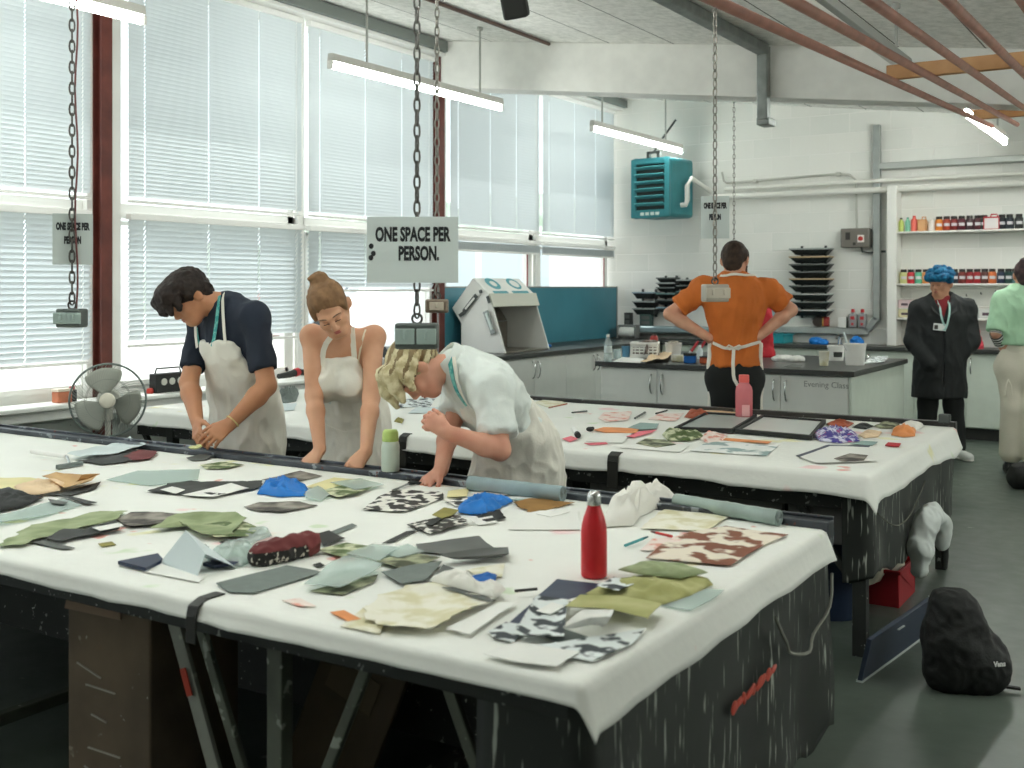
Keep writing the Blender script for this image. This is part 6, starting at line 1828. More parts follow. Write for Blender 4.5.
# squeegee with a white handle, far left
a = at(57,470,TZ); b = at(82,466,TZ); a.z = b.z = TZ+.012; mid = (a+b)/2
t = thing('squeegee', 'grey squeegee with a long white handle at the far left of the front table', 'squeegee', mid)
m = MB(); m.bar(a-mid, b-mid, .022, .018); m.build('blade', mm('squeegee_grey','6d7775'), t, bevel=.003)
h0 = at(66,462,TZ)-mid; h1 = at(32,457,TZ)-mid; h0.z = .012; h1.z = .014
m = MB(); m.tube([Vector((0,0,.006)), h0*.6+Vector((0,0,.01)), h0], .006, 8); m.build('neck', M_chrome, t)
m = MB(); m.cyl(h0, h1, .010, .012, 12); m.build('handle', mm('handle_white','ecebe6'), t)
# scissors
a = at(393,493,TZ); p = at(409,486,TZ); e1 = at(414,481,TZ); e2 = at(420,484,TZ); p.z = TZ+.008
t = thing('scissors', 'black handled scissors lying above the black and white block print', 'scissors', p)
m = MB(); 
for s in (-1,1):
    q = at(393,493+s*.8,TZ)-p; q.z = .002+.001*s; m.bar(Vector((0,0,.002+.001*s)), q, .010, .0016)
m.build('blades', mm('scissor_blade','50524f', rough_=.35), t)
for e in (e1, e2):
    v = e-p; v.z = 0; m = MB(); m.torus(v, .022, .0055, Matrix.Identity(3), n=18, m=6, sx=1.3); m.tube([Vector((0,0,.003)), v*.5], .006, 6); m.build('finger_loop', K['black'], t)
# maroon pouch with a black patterned front
c = at(286,562,TZ); t = thing('pencil_pouch', 'maroon fabric pouch with a black floral front left of the centre', 'pouch', (c.x,c.y,TZ+.003))
o_ = Vector((c.x,c.y,TZ+.003))
base = [at(u,v,TZ)-o_ for u,v in ((248,560),(262,571),(297,571),(318,558),(310,548),(262,545))]
for q in base: q.z = 0
S = SDF(.004)
ax0 = (base[0]+base[1])/2*.78; ax1 = (base[3]+base[4])/2*.78
S.cap(ax0+Vector((0,0,.022)), ax1+Vector((0,0,.026)), .034, .030, k=.03); S.cap(ax0*.5+Vector((0,.02,.03)), ax1*.9+Vector((0,.025,.034)), .022, .02, k=.03)
S.build('pouch_body', [K['maroon'], mm('floral_black','1d1c1b', c2='c9c4b6', scale=60, thresh=(.58,.62))], t, post=lambda G, d: np.maximum(d, .001-G[...,2]), wr=[WRK(.006,30,30,30,3.0)],
        colour=lambda q: (q[:,2] < .036) & (((q[:,0]*CT+q[:,1]*ST) < .055)))
m = MB(); m.tube([ax0+Vector((-.01,-.012,.052)), (ax0+ax1)/2+Vector((0,-.012,.060)), ax1+Vector((0,-.012,.052))], .0025, 6); m.build('zip', mm('zip_grey','a9a39c'), t)
# small clear bottle with a blue label lying down
a = at(190,557,TZ); b = at(212,556,TZ); a.z = b.z = TZ+.022; d = b-a
t = thing('small_bottle', 'small clear bottle with a blue label lying by the folded card', 'bottle', a)
m = MB(); Rz = frame_z(d); m.lathe([(0,-.002),(.012,0),(.013,.01),(.013,d.length*.7),(.006,d.length*.82),(.006,d.length*.86),(0,d.length*.861)], n=16, R=Rz); m.build('bottle_body', glass_mat('clear_plastic','e8f1f1',.12,.1,body=.25), t)
m = MB(); m.cyl(d*.18, d*.62, .0136, n=16); m.build('bottle_label', K['blue'], t)
m = MB(); m.cyl(-d*.1, d*.02, .009, n=12); m.build('bottle_cap', K['white'], t)
# rolled cloths along the rail
def roll(lab, p0, p1, r, mt_, z=TZ):
    a = at(p0[0],p0[1],z+r); b = at(p1[0],p1[1],z+r); d = b-a; n = 24
    t = thing('cloth_roll', lab, 'cloth roll', a, 0, 'rolled cloths along the rail')
    m = MB(); pts = [d*(i/n) for i in range(n+1)]; rs = [r*(1+.10*nz(i*.9, r*99)) for i in range(n+1)]
    m.tube(pts, rs, 14); m.build('roll', mt_, t)
    m = MB(); 
    for e, s in ((Vector((0,0,0)), -1), (d, 1)):
        Rz = frame_z(d*s); pp = [e+d.normalized()*s*.0015+Rz @ Vector((.003*k/6*math.cos(k*.7)*r/.03, .003*k/6*math.sin(k*.7)*r/.03, 0)) for k in range(2,50)]
        m.tube(pp, .0012, 4)
    m.build('spiral_end', mm('roll_end','8b9695'), t)
roll('blue grey cloth roll along the rail under the bending person', (470,483), (563,494), .028, mm('roll_bluegrey','8d9fa3', var=.1, scale=8, bump=.3, bscale=20))
roll('grey green rolled film along the rail at the right end', (676,501), (779,518), .026, mm('roll_film','8f9f99', rough_=.35, var=.15, scale=9))
# red steel bottle
p = at(594,577,TZ); t = thing('drinks_bottle', 'red bottle with a steel cap standing on the front table', 'bottle', (p.x,p.y,TZ+.002))
m = MB(); m.lathe([(0,0),(.031,0),(.0345,.004),(.0348,.02),(.0345,.118),(.033,.135),(.0285,.155),(.0225,.172),(.0185,.184),(.0178,.190),(0,.190)], n=36); m.build('bottle_body', mm('bottle_red','bb1a22', rough_=.42), t, ang=60)
m = MB(); m.lathe([(0,.1895),(.0182,.1895),(.0185,.192),(.0185,.212),(.0165,.222),(.010,.2265),(0,.2275)], n=32); m.build('bottle_cap', M_chrome, t, ang=60)
# pale bottle with a green cap on the rail
p = at(395,470,.783); t = thing('drinks_bottle', 'pale bottle with a lime green cap beside the person with a bun', 'bottle', (p.x,3.515,.783))
m = MB(); m.lathe([(0,0),(.034,0),(.037,.004),(.037,.10),(.035,.115),(.031,.122),(0,.122)], n=28); m.build('bottle_body', mm('bottle_pale','c3cfc2', rough_=.35), t, ang=60)
m = MB(); m.lathe([(0,.1221),(.033,.1221),(.034,.126),(.032,.158),(.026,.168),(0,.170)], n=28); m.build('bottle_cap', mm('cap_lime','b7cf76', rough_=.4), t, ang=60)
# scrap held in the hands of the young man
m = MB(); m.ell((0,0,0), (.03,.018,.008)); m.ell((.02,.01,.006), (.016,.014,.009)); o = m.build('yarn_scrap', mm('scrap_lemon','d7d9a0')); o.location = atd(194,447.5,4.93); tag(o, 'small lemon and white scrap held between the hands of the navy t-shirt', 'scrap')

# --- second table
F2 = [
 ('paper_print','brown sketch sheets behind the bending back, far end','print',[(532,403),(552,399),(568,404),(548,408)],'cream',.003,dict()),
 ('paper_print','pink red printed sheet at the far edge, left of the trays','print',[(598,419),(604,413),(632,412),(628,421),(606,423)],'pinkprint',.003,dict()),
 ('paper_print','pale pink sheet just left of the rust coloured bag','print',[(648,420),(660,414),(684,414),(676,422)],'pinkprint',.003,dict()),
 ('paper_piece','teal grey oval paper in the middle of the second table','paper',[(628,429),(640,424),(659,425),(656,430),(640,431)],'tealgrey',.006,dict()),
 ('paper_strip','orange strip left of the teal grey paper','paper',[(592,431),(604,428),(640,430),(636,434),(606,434)],'orange',.004,dict()),
 ('paper_strip','coral pink strip below the teal grey paper','paper',[(626,438),(640,433),(657,431),(652,434),(634,439)],'pink',.006,dict()),
 ('paper_sheet','white sheet under the coral pink strip','paper',[(586,442),(598,434),(632,434),(622,444)],'white',.003,dict()),
 ('paper_scrap','bright pink scrap beside the bending back','paper',[(562,440),(571,437),(578,440),(570,443)],'pink',.004,dict()),
 ('paper_strip','thin pink paper line along the near edge','paper',[(584,444),(606,443),(608,445),(590,446)],'pink',.003,dict()),
 ('paper_print','yellow and grey print at the near edge left of the photo sheet','print',[(636,445),(646,440),(664,441),(676,446),(656,449)],'camo',.006,dict()),
 ('paper_sheet','white sheet under the yellow and grey print','paper',[(620,449),(632,441),(690,446),(680,453)],'white',.003,dict()),
 ('fabric_piece','green and white crumpled wrap below the left framed screen','fabric',[(662,436),(668,430),(698,432),(704,438),(690,442),(668,442)],'moss',.006,dict(h=.03)),
 ('fabric_piece','white and red tissue right of the green crumpled wrap','fabric',[(700,440),(708,432),(728,437),(722,443),(706,444)],'pinkprint',.006,dict(h=.018)),
 ('fabric_piece','rust coloured cloth bag corner at the far edge','fabric',[(684,418),(690,411),(703,412),(709,417),(696,420)],'brick',.004,dict(h=.03)),
 ('paper_sheet','brown kraft paper at the far edge left of the pink bottle','paper',[(698,413),(712,408),(736,410),(742,418),(712,419)],'kraft',.004,dict(wav=.006)),
 ('paper_print','photo sheet with two teal pictures at the near edge','print',[(690,452),(712,441),(779,447),(766,457)],'photo',.004,dict()),
 ('paper_strip','orange pencil line strip above the photo sheet','paper',[(708,441),(718,439),(772,443),(768,445)],'orange',.006,dict()),
 ('fabric_piece','purple and white crumpled cloth right of the framed screens','fabric',[(812,437),(820,431),(842,429),(856,434),(860,442),(838,444),(820,442)],'multi',.004,dict(h=.04)),
 ('paper_strip','lilac grey strip below the purple crumpled cloth','paper',[(850,445),(862,442),(878,443),(872,447)],'tealgrey',.004,dict()),
 ('paper_sheet','white paper with a navy edge at the near right corner','paper',[(800,459),(830,448),(870,449),(876,463),(816,465)],'white',.007,dict()),
 ('paper_card','navy card under the white paper at the near right corner','card',[(796,457),(828,446),(870,447),(868,450),(826,451),(806,460)],'navy',.004,dict()),
 ('paper_print','grey green leaf print on the white corner paper','print',[(834,461),(850,456),(868,458),(864,463),(842,464)],'greyprint',.010,dict()),
 ('paper_card','small red card near the right end','card',[(885,447),(888,444),(901,445),(899,448)],'red',.004,dict(th=.004)),
 ('fabric_piece','bright orange crumpled cloth at the far right end','fabric',[(891,436),(896,429),(904,427),(916,431),(915,437),(904,438)],'orange',.004,dict(h=.035)),
 ('fabric_piece','white tissue beside the bright orange cloth','fabric',[(900,427),(910,423),(924,427),(916,431),(904,430)],'cloth',.004,dict(h=.03)),
 ('fabric_piece','peach cloth between the purple and the orange cloth','fabric',[(858,436),(868,431),(882,433),(878,438),(864,439)],'peach',.004,dict(h=.012)),
 ('fabric_piece','dark brown cloth at the far edge right of the framed screens','fabric',[(826,425),(838,421),(854,424),(848,428),(832,428)],'brick',.004,dict(h=.018)),
 ('fabric_piece','black cloth scrap at the far edge beside the dark brown cloth','fabric',[(852,428),(862,424),(874,427),(866,430)],'black',.004,dict(h=.012)),
 ('fabric_piece','brown and green cloth at the far edge above the peach cloth','fabric',[(874,427),(884,423),(900,425),(892,429),(880,429)],'camo',.004,dict(h=.016)),
 ('fabric_piece','dark red folded cloth along the far edge behind the framed screens','fabric',[(770,420),(782,417),(806,420),(802,423),(780,423)],'maroon',.004,dict(h=.015)),
 ('paper_print','black ink letters on white paper seen past the bleached hair','print',[(396,408),(408,399),(436,398),(430,408)],'bluegreyprint',.003,dict()),
 ('paper_sheet','grey blue sheet between the two leaning people','paper',[(408,414),(416,408),(442,408),(436,414)],'cool',.003,dict()),
 ('paper_scrap','small yellow scrap behind the person with a bun','paper',[(394,422),(398,418),(404,420),(402,424)],'olive',.003,dict(h=.012)),
 ('paper_sheet','blue edged paper on the left part of the second table','paper',[(274,412),(282,404),(297,404),(294,411)],'cool',.003,dict()),
 ('fabric_piece','grey crumpled bundle on the left part of the second table','fabric',[(274,400),(280,392),(292,390),(299,394),(296,402),(284,404)],'slate',.003,dict(h=.06)),
]
for (n, lab, cat, poly, mk, lift, kw) in F2:
    patch(n, lab+(' of the second table' if len(lab.split()) < 9 and 'second' not in lab else ''), cat, poly, K[mk], lift=lift, group=G2, **kw)
rod('paint_brush', 'dark brush lying left of the kraft paper', 'brush', (656,415), (667,412), .005, K['black'])
rod('paint_brush', 'slim dark brush between the two printed pink sheets', 'brush', (635,420), (645,414), .006, K['grey'])
rod('paint_brush', 'thin dark brush on the far left papers', 'brush', (572,414), (587,412.5), .005, K['grey'])
rod('charcoal_stick', 'thin brown stick on the sketch sheets behind the bending back', 'stick', (549,409), (567,405), .004, K['brick'])
a = at(574,432,TZ); t = thing('paper_tube', 'short white tube with a black end near the bending back', 'tube', (a.x,a.y,TZ+.018))
d = at(578,439,TZ)-at(574,432,TZ)
m = MB(); m.cyl((0,0,0), d*.8, .015, n=14); m.build('tube_body', K['white'], t); m = MB(); m.cyl(d*.8, d, .0155, n=14); m.build('end_cap', K['black'], t)
a = at(590,432,TZ); m = MB(); m.ell((0,0,.012), (.022,.016,.013)); m.ell((.012,.004,.018), (.012,.010,.008)); o = m.build('black_putty', K['black']); o.location = (a.x,a.y,TZ+.003); tag(o, 'small black lump beside the orange strip', 'putty')
def framed(lab, q, frame_m, inner_m, w=.06):
    P = [at(u,v,TZ) for u,v in q]; c = sum(P, Vector())/4; c.z = TZ+.004
    P = [Vector((p.x-c.x,p.y-c.y,0)) for p in P]; I_ = [p*(1-w) for p in P]
    t = thing('framed_screen', lab, 'screen', c, 0, 'framed screens on the second table')
    m = MB(); vs = P+I_+[p+Vector((0,0,.022)) for p in P]+[p+Vector((0,0,.022)) for p in I_]; fs = []
    for i in range(4):
        j = (i+1)%4; fs += [(i,j,8+j,8+i),(4+j,4+i,12+i,12+j),(8+i,8+j,12+j,12+i),(j,i,4+i,4+j)]
    m.add(vs, fs); m.build('frame', frame_m, t, smooth=False)
    m = MB(); m.add([p+Vector((0,0,.010)) for p in I_]+[p+Vector((0,0,.012)) for p in I_], [(3,2,1,0),(4,5,6,7),(0,1,5,4),(1,2,6,5),(2,3,7,6),(3,0,4,7)]); m.build('mesh_panel', inner_m, t, smooth=False)
framed('black framed screen left of the pink bottle base', [(674,432),(706,416),(757,419),(733,434)], K['black'], mm('screen_mesh_grey','aab5b2', rough_=.3), .09)
framed('black framed screen right of the pink bottle base', [(735,434),(762,419),(826,424),(812,441)], K['black'], mm('screen_mesh_white','d3d6d3', rough_=.3), .09)
# pink bottle
p = at(744,419,TZ); t = thing('drinks_bottle', 'translucent pink bottle standing on the second table', 'bottle', (p.x,p.y,TZ+.002))
pk = glass_mat('pink_plastic','ee9096',.10,.12,body=.62)
m = MB(); m.lathe([(0,0),(.044,0),(.049,.006),(.049,.165),(.045,.185),(.030,.205),(.027,.212),(0,.212)], n=32); m.build('bottle_body', pk, t, ang=60)
m = MB(); m.lathe([(0,.2125),(.029,.2125),(.030,.216),(.030,.250),(.028,.256),(0,.256)], n=28); m.build('bottle_cap', mm('cap_coral','e0635c', rough_=.4), t, ang=60)
m = MB(); m.bb(-.022,.022,-.0505,-.0495,.02,.085); o = m.build('bottle_label', mm('label_rose','f0b4b4'), t); o.rotation_euler = (0,0,TH)
# ---------------------------------------------------------------- pedestal fan
fc = atd(108,400,6.25)
fz = fc.z
t = thing('pedestal_fan', 'white pedestal fan with a round wire cage at the left end of the tables', 'fan', (fc.x,fc.y,0), 0)
M_fan = mat('fan_white','d4d3c9',.45); M_blade = mat('fan_blade','a9aca2',.4,var=.05); M_wire = mat('fan_wire','8f9690',.35,metal=.6)
fx = cv(.30,.05,-.95).normalized(); Mf = Matrix((fx.cross(Vector((0,0,1))).normalized(), fx.cross(Vector((0,0,1))).normalized().cross(fx), fx)).transposed()   # local z = axis
FC = Vector((0,0,fz))
def fl(x,y,z): return FC+Mf @ Vector((x,y,z))
m = MB(); m.lathe([(0,0),(.19,0),(.19,.012),(.16,.03),(.04,.045),(.028,.07),(0,.07)], n=32); m.build('base', M_fan, t, ang=50)
m = MB(); m.cyl((0,0,.06), (0,0,fz-.09), .016, n=14); m.build('pole', M_fan, t)
m = MB(); m.lathe([(0,-.19),(.05,-.185),(.065,-.15),(.065,-.06),(.05,-.045),(0,-.045)], c=FC, R=Mf, n=24); m.cyl((0,0,fz-.11), (0,0,fz-.02), .028, n=14); m.build('motor_housing', M_fan, t, ang=50)
for k in range(3):
    a0 = 2*PI*k/3+1.4; P = []
    for i in range(9):
        r = .04+.145*i/8; w = .42+.55*math.sin(PI*min(1,(i/8)*.62+.12)); row = []
        for j in range(9):
            a = a0+w*(j/8-.5)*1.45; rr = r*(1-.06*abs(j/8-.5))
            row.append(fl(rr*math.cos(a), rr*math.sin(a), .012-.045*(j/8-.5)))
        P.append(row)
    m = MB(); m.grid(P); o = m.build('blade', M_blade, t, ang=180); s_ = o.modifiers.new('thick','SOLIDIFY'); s_.thickness = .003
m = MB(); m.lathe([(0,.04),(.022,.04),(.034,.02),(.036,-.03),(0,-.03)], c=FC, R=Mf, n=24); m.build('blade_hub', M_fan, t, ang=50)
RC = .205
def wires(name, z1, n):
    m = MB()
    for k in range(n):
        a = 2*PI*k/n; pts = []
        for i in range(9):
            f = i/8; r = .045+(RC-.045)*f; z = z1*(1-f**3)
            pts.append(fl(r*math.cos(a+.5*f), r*math.sin(a+.5*f), z))
        m.tube(pts, .0009, 4)
    for r, z in ((.045, z1),(.12, z1*(1-((.12-.045)/(RC-.045))**3))):
        m.tube([fl(r*math.cos(2*PI*i/40), r*math.sin(2*PI*i/40), z) for i in range(40)], .0014, 5, closed=True)
    return m.build(name, M_wire, t)
wires('front_cage', .075, 72); wires('rear_cage', -.085, 48)
m = MB(); m.tube([fl(RC*math.cos(2*PI*i/60), RC*math.sin(2*PI*i/60), 0) for i in range(60)], .006, 8, closed=True); m.build('cage_rim', mat('fan_rim','6f7a76',.4), t)
m = MB(); m.lathe([(0,.083),(.030,.082),(.044,.076),(.046,.070),(0,.070)], c=FC, R=Mf, n=28); m.build('centre_cap', mat('fan_cap','e3dfcf',.4), t, ang=50)

# ---------------------------------------------------------------- on the window sill
def simple(name, label, cat, loc, size, mt_, rz=0, bev=.006, group=None, parts=()):
    t = thing(name, label, cat, loc, rz, group)
    m = MB(); m.bb(-size[0]/2,size[0]/2,-size[1]/2,size[1]/2,0,size[2]); m.build('body', mt_, t, bevel=bev)
    for (n, mb_, mt2) in parts: mb_.build(n, mt2, t)
    return t
SILL = .806
def sillp(u, v=402): q = onX(u, v, WX+.13); return Vector((q.x, q.y, SILL))
simple('small_box', 'small terracotta box on the window sill left of the fan', 'box', sillp(62), (.07,.10,.07), mat('terracotta','b06a4c',.6,var=.1), parts=[('lid', MB().bb(-.037,.037,-.052,.052,.07,.085), mat('lid_pale','d8cbb9',.6))])
simple('spray_can', 'short black tin beside the terracotta box on the window sill', 'tin', sillp(72), (.045,.045,.075), K['black'], parts=[('lid', MB().lathe([(.018,.075),(.018,.095),(0,.097)], n=16), mat('lid_red','a8322c',.4))])
rp = sillp(168)
pr = MB()
for i in range(3): pr.cyl((.041,-.07+.07*i,.075), (.047,-.07+.07*i,.075), .024, n=16)
t = simple('tape_player', 'small black portable radio on the sill left of the navy t-shirt', 'radio', rp, (.08,.26,.13), K['black'], parts=[('dials', pr, mat('dial_pale','c9c9c0',.4))])
m = MB(); m.tube([(0,-.11,.13),(0,-.10,.165),(0,.10,.165),(0,.11,.13)], .006, 8); m.build('carry_handle', K['dark'], t)
for k, (u, lab, c) in enumerate(((150,'small red bottle top on the sill beside the portable radio','b23a30'),(186,'small dark red knob on the sill right of the portable radio','7a2c2a'))):
    q = sillp(u); m = MB(); m.lathe([(0,0),(.022,0),(.024,.02),(.018,.035),(0,.037)], n=16); o = m.build('bottle_top', mat('top_'+c,c,.4)); o.location = q; tag(o, lab, 'bottle top', 'small tops on the window sill')
q = sillp(293); t = thing('hand_tool', 'black hand tool with red marks on the sill between two people', 'tool', q+Vector((0,0,.002)), 0)
m = MB(); m.tube([(0,-.16,.03),(0,-.05,.035),(0,.05,.05),(0,.14,.04)], [.02,.026,.03,.022], 10); m.build('grip', K['black'], t)
m = MB(); m.cyl((0,.02,.045),(0,.06,.052),.033,n=14); m.build('red_band', mat('band_red','b0282c',.4), t)
# ---------------------------------------------------------------- window worktop
WT = .911
q = at(545,347,WT); 
def heap(name, label, cat, c, rx, ry, h, mt_, seed, group=None):
    S = SDF(max(.004, min(rx,ry)/12)); r_ = random.Random(seed)
    for i in range(9):
        a = r_.uniform(0,2*PI); d = r_.uniform(0,.75)
        p = Vector((rx*d*math.cos(a), ry*d*math.sin(a), h*r_.uniform(.2,.5)*(1-d*.5)))
        S.ell(p, (rx*r_.uniform(.25,.5), ry*r_.uniform(.25,.5), h*r_.uniform(.3,.55)), k=h*.35)
    o = S.build(name, mt_, None, post=lambda G, d: np.maximum(d, .0005-G[...,2]), wr=[WRK(h*.12, 1.2/h, 1.2/h, 1.2/h, seed*1.7), WRK(h*.06, 3/h, 3/h, 3/h, seed)])
    o.location = c; return tag(o, label, cat, group)
heap('cloth_scrap', 'bright blue cloth on the window worktop beside the white booth', 'cloth', (q.x-.05,q.y,WT), .10,.16,.045, K['blue'], 3, 'crumpled blue cloths')
heap('cloth_scrap', 'white cloth with a tan edge below the blue cloth by the booth', 'cloth', (q.x+.05,q.y-.25,WT), .09,.12,.03, K['cloth'], 5)
# ---------------------------------------------------------------- on the island
def isl(u, v): return at(u, v, WT)
p = isl(608,361.5); p.x = max(p.x, IX0+.03); t = thing('water_bottle', 'clear plastic water bottle at the left end of the island', 'bottle', p)
clr = glass_mat('clear_plastic','e8f1f1',.12,.1,body=.25)
m = MB(); m.lathe([(0,0),(.031,0),(.033,.006),(.033,.05),(.031,.06),(.033,.07),(.033,.135),(.028,.165),(.013,.195),(.012,.205),(0,.205)], n=24); m.build('bottle_body', clr, t, ang=60)
m = MB(); m.lathe([(0,.2055),(.0145,.2055),(.0145,.225),(0,.226)], n=18); m.build('bottle_cap', K['white'], t)
m = MB(); m.lathe([(.0335,.075),(.0336,.13)], n=24); m.build('bottle_label', K['cool'], t)
def basket(label, c, rz, a, b, h, mt_, inner):
    t = thing('basket', label, 'basket', c, rz, 'white baskets on the island')
    m = MB()
    for (x0,x1,y0,y1) in ((-a,a,-b,-b+.006),(-a,a,b-.006,b),(-a,-a+.006,-b,b),(a-.006,a,-b,b)):
        m.bb(x0,x1,y0,y1,h-.03,h); m.bb(x0,x1,y0,y1,.0,.035)
        for k in range(3): m.bb(x0,x1,y0,y1,.05+k*.028*h/.14,.063+k*.028*h/.14)
        n = 6
        for k in range(n+1):
            if x1-x0 > y1-y0: xx = x0+(x1-x0)*k/n; m.bb(xx-.005,xx+.005,y0,y1,0,h)
            else: yy = y0+(y1-y0)*k/n; m.bb(x0,x1,yy-.005,yy+.005,0,h)
    m.bb(-a,a,-b,b,0,.006); m.build('lattice_sides', mt_, t)
    m = MB()
    for (x0,x1,y0,y1) in ((-a-.008,a+.008,-b-.008,-b+.008),(-a-.008,a+.008,b-.008,b+.008),(-a-.008,-a+.008,-b,b),(a-.008,a+.008,-b,b)): m.bb(x0,x1,y0,y1,h-.004,h+.012)
    m.build('rim', mt_, t, bevel=.003)
    return t
c = isl(645,357.5)
basket('white plastic lattice basket full of tools on the island', c, TH*.6, .115, .085, .125, K['white'], None)
heap('tool_bundle', 'dark handled tools heaped in the white lattice basket', 'tools', (c.x,c.y,WT+.01), .10,.07,.16, mat('tools_brown','4b3a34',.6,c2='8a8079',scale=30), 8)
cc = isl(654,357); t = thing('small_pot', 'round red pot resting on top of the tools in the basket', 'pot', (cc.x-.01,cc.y+.02,WT+.13))
m = MB(); m.lathe([(0,0),(.030,0),(.036,.02),(.034,.045),(.026,.055),(0,.055)], n=20); m.build('pot_body', mat('pot_red','a83a33',.45), t); m = MB(); m.lathe([(.0,.0555),(.027,.0555),(.024,.066),(0,.068)], n=20); m.build('pot_lid', mat('pot_dark','5a2a26',.5), t)
c = isl(668,355.5); c.y += .12
t = thing('carton_tub', 'white tub behind the lattice basket on the island', 'tub', c, .3); m = MB(); m.lathe([(0,0),(.065,0),(.078,.11),(.08,.112),(.074,.112),(.062,.008),(0,.008)], n=4*6); m.build('tub_body', K['white'], t, ang=50); m = MB(); m.ell((0,0,.10),(.066,.066,.03)); m.build('tub_contents', mat('tub_fill','b7b0a2',.8,c2='6e665c',scale=30), t)
p = [at(u,v,WT) for u,v in ((612,364),(628,357),(651,360),(640,366))]
def flat_on(name, label, cat, pts, zb, mt_, h=.0, wav=.004, group=None, **kw):
    return patch(name, label, cat, pts, mt_, z=zb, lift=.002, h=h, wav=wav, group=group, **kw)
flat_on('paper_sheet', 'white paper at the front left of the island', 'paper', [(613,362),(624,356.5),(645,359),(640,363.5)], WT, K['white'])
flat_on('card_sheet', 'curled tan card in front of the lattice basket', 'card', [(640,363.5),(652,357),(674,351),(668,361)], WT+.01, K['peach'], wav=.03, curl=.03)
c = isl(626,357.5); t = thing('drinking_glass', 'blue tumbler left of the lattice basket', 'tumbler', c); m = MB(); m.lathe([(0,0),(.033,0),(.04,.10),(.036,.10),(.030,.006),(0,.006)], n=20); m.build('tumbler_body', mat('tumbler_blue','4f7f9c',.3), t, ang=50)
c = isl(617,358.5); t = thing('drinking_glass', 'clear tumbler between the water bottle and the blue tumbler', 'tumbler', c); m = MB(); m.lathe([(0,0),(.030,0),(.036,.08),(.033,.08),(.028,.006),(0,.006)], n=20); m.build('tumbler_body', clr, t, ang=50)
c = isl(690,363); simple('ink_pot', 'blue square ink pot with a black lid on the island', 'ink pot', c, (.095,.07,.06), K['bluecloth'], .3, parts=[('lid', MB().bb(-.05,.05,-.037,.037,.06,.08), K['black'])])
c = isl(678,361.5); simple('small_carton', 'pale carton left of the blue ink pot', 'carton', c, (.10,.08,.055), K['cream'], .2, parts=[('flap', MB().bb(-.05,.05,-.04,.0,.055,.058), K['white'])])
c = isl(700,359); t = thing('small_bottle', 'pale narrow bottle beside the orange t-shirt on the island', 'bottle', c); m = MB(); m.lathe([(0,0),(.024,0),(.025,.075),(.012,.095),(.011,.105),(0,.105)], n=18); m.build('bottle_body', K['cool'], t); m = MB(); m.lathe([(0,.1055),(.013,.1055),(.011,.12),(0,.121)], n=14); m.build('bottle_cap', K['white'], t)
c = isl(705,363.5); simple('dark_box', 'small dark box partly hidden by the man in orange on the island', 'box', c, (.07,.08,.05), K['brick'], .1, parts=[('lid', MB().bb(-.036,.036,-.041,.041,.05,.058), K['black'])])
for k, (u, lab) in enumerate(((692,'red handled squeegee leaning behind the blue ink pot'),(699,'second red handled squeegee leaning behind the pale bottle'))):
    c = isl(u-4,358); c.z = WT+.003; t = thing('hand_squeegee', lab, 'squeegee', c, 0, 'red handled squeegees on the island')
    d = cv(.55,.85,.1).normalized()
    m = MB(); m.cyl(d*.05+Vector((0,0,.012)), d*.17, .014, .011, 10); m.build('handle', mat('handle_red','a52a31',.4), t); m = MB(); m.cyl(Vector((0,0,.012)), d*.05+Vector((0,0,.012)), .012, .014, 10); m.build('ferrule', K['cool'], t)
heap('paper_pile', 'pile of crumpled white paper on the island right of the man in orange', 'paper', isl(786,361), .16,.10,.055, K['white'], 12)
flat_on('card_sheet', 'dark flat scrap at the front edge of the island', 'card', [(784,367),(792,364.5),(803,365.5),(800,368.5)], WT, K['grey'])
flat_on('paper_print', 'white paper with dark blotches at the right end of the island', 'print', [(862,364),(872,357),(889,356.5),(884,362.5)], WT, K['bluegreyprint'])
c = isl(824,365.5); t = thing('paper_cup', 'cream cup in front of the two buckets on the island', 'cup', c); m = MB(); m.lathe([(0,0),(.032,0),(.041,.11),(.043,.112),(.038,.112),(.029,.006),(0,.006)], n=22); m.build('cup_body', K['cream'], t, ang=50)
def bucket(label, c, r, h, dark):
    t = thing('bucket', label, 'bucket', c, TH, 'white buckets on the island')
    m = MB(); m.lathe([(0,0),(r*.84,0),(r*.98,h*.93),(r*1.05,h*.93),(r*1.05,h),(r*.96,h),(r*.8,.008),(0,.008)], n=30); m.build('bucket_body', K['white'], t, ang=50)
    m = MB(); m.tube([(r*1.04*math.cos(a), -r*1.04*math.sin(a)*.5-.02*r, h*.93-.45*h*math.sin(a)) for a in [PI*i/14 for i in range(15)]], .003, 6); m.build('bail_handle', M_chrome, t)
    if dark:
        m = MB(); P = []
        for i in range(9):
            a = -PI/2-.6+1.2*i/8; P.append([Vector((r*k2*math.cos(a), r*k2*math.sin(a), z)) for z, k2 in ((h*.25,.905),(h*.42,.93),(h*.6,.957))])
        m.grid(P); m.build('bucket_label', K['dark'], t)
    return t
bucket('smaller white bucket with a dark label on the island', isl(836,360.5), .070, .125, True)
bucket('larger white bucket with a ladle standing in it on the island', isl(855,365), .085, .17, False)
c = isl(850,364); c.z = WT+.02; t = thing('ladle', 'pale ladle standing in the larger white bucket', 'ladle', c)
m = MB(); m.tube([(0,0,0),(-.02,0,.12),(-.05,0,.235)], .009, 8); m.build('ladle_handle', K['cool'], t); m = MB(); m.ell((0,0,.01),(.03,.03,.02)); m.build('ladle_bowl', K['cool'], t)
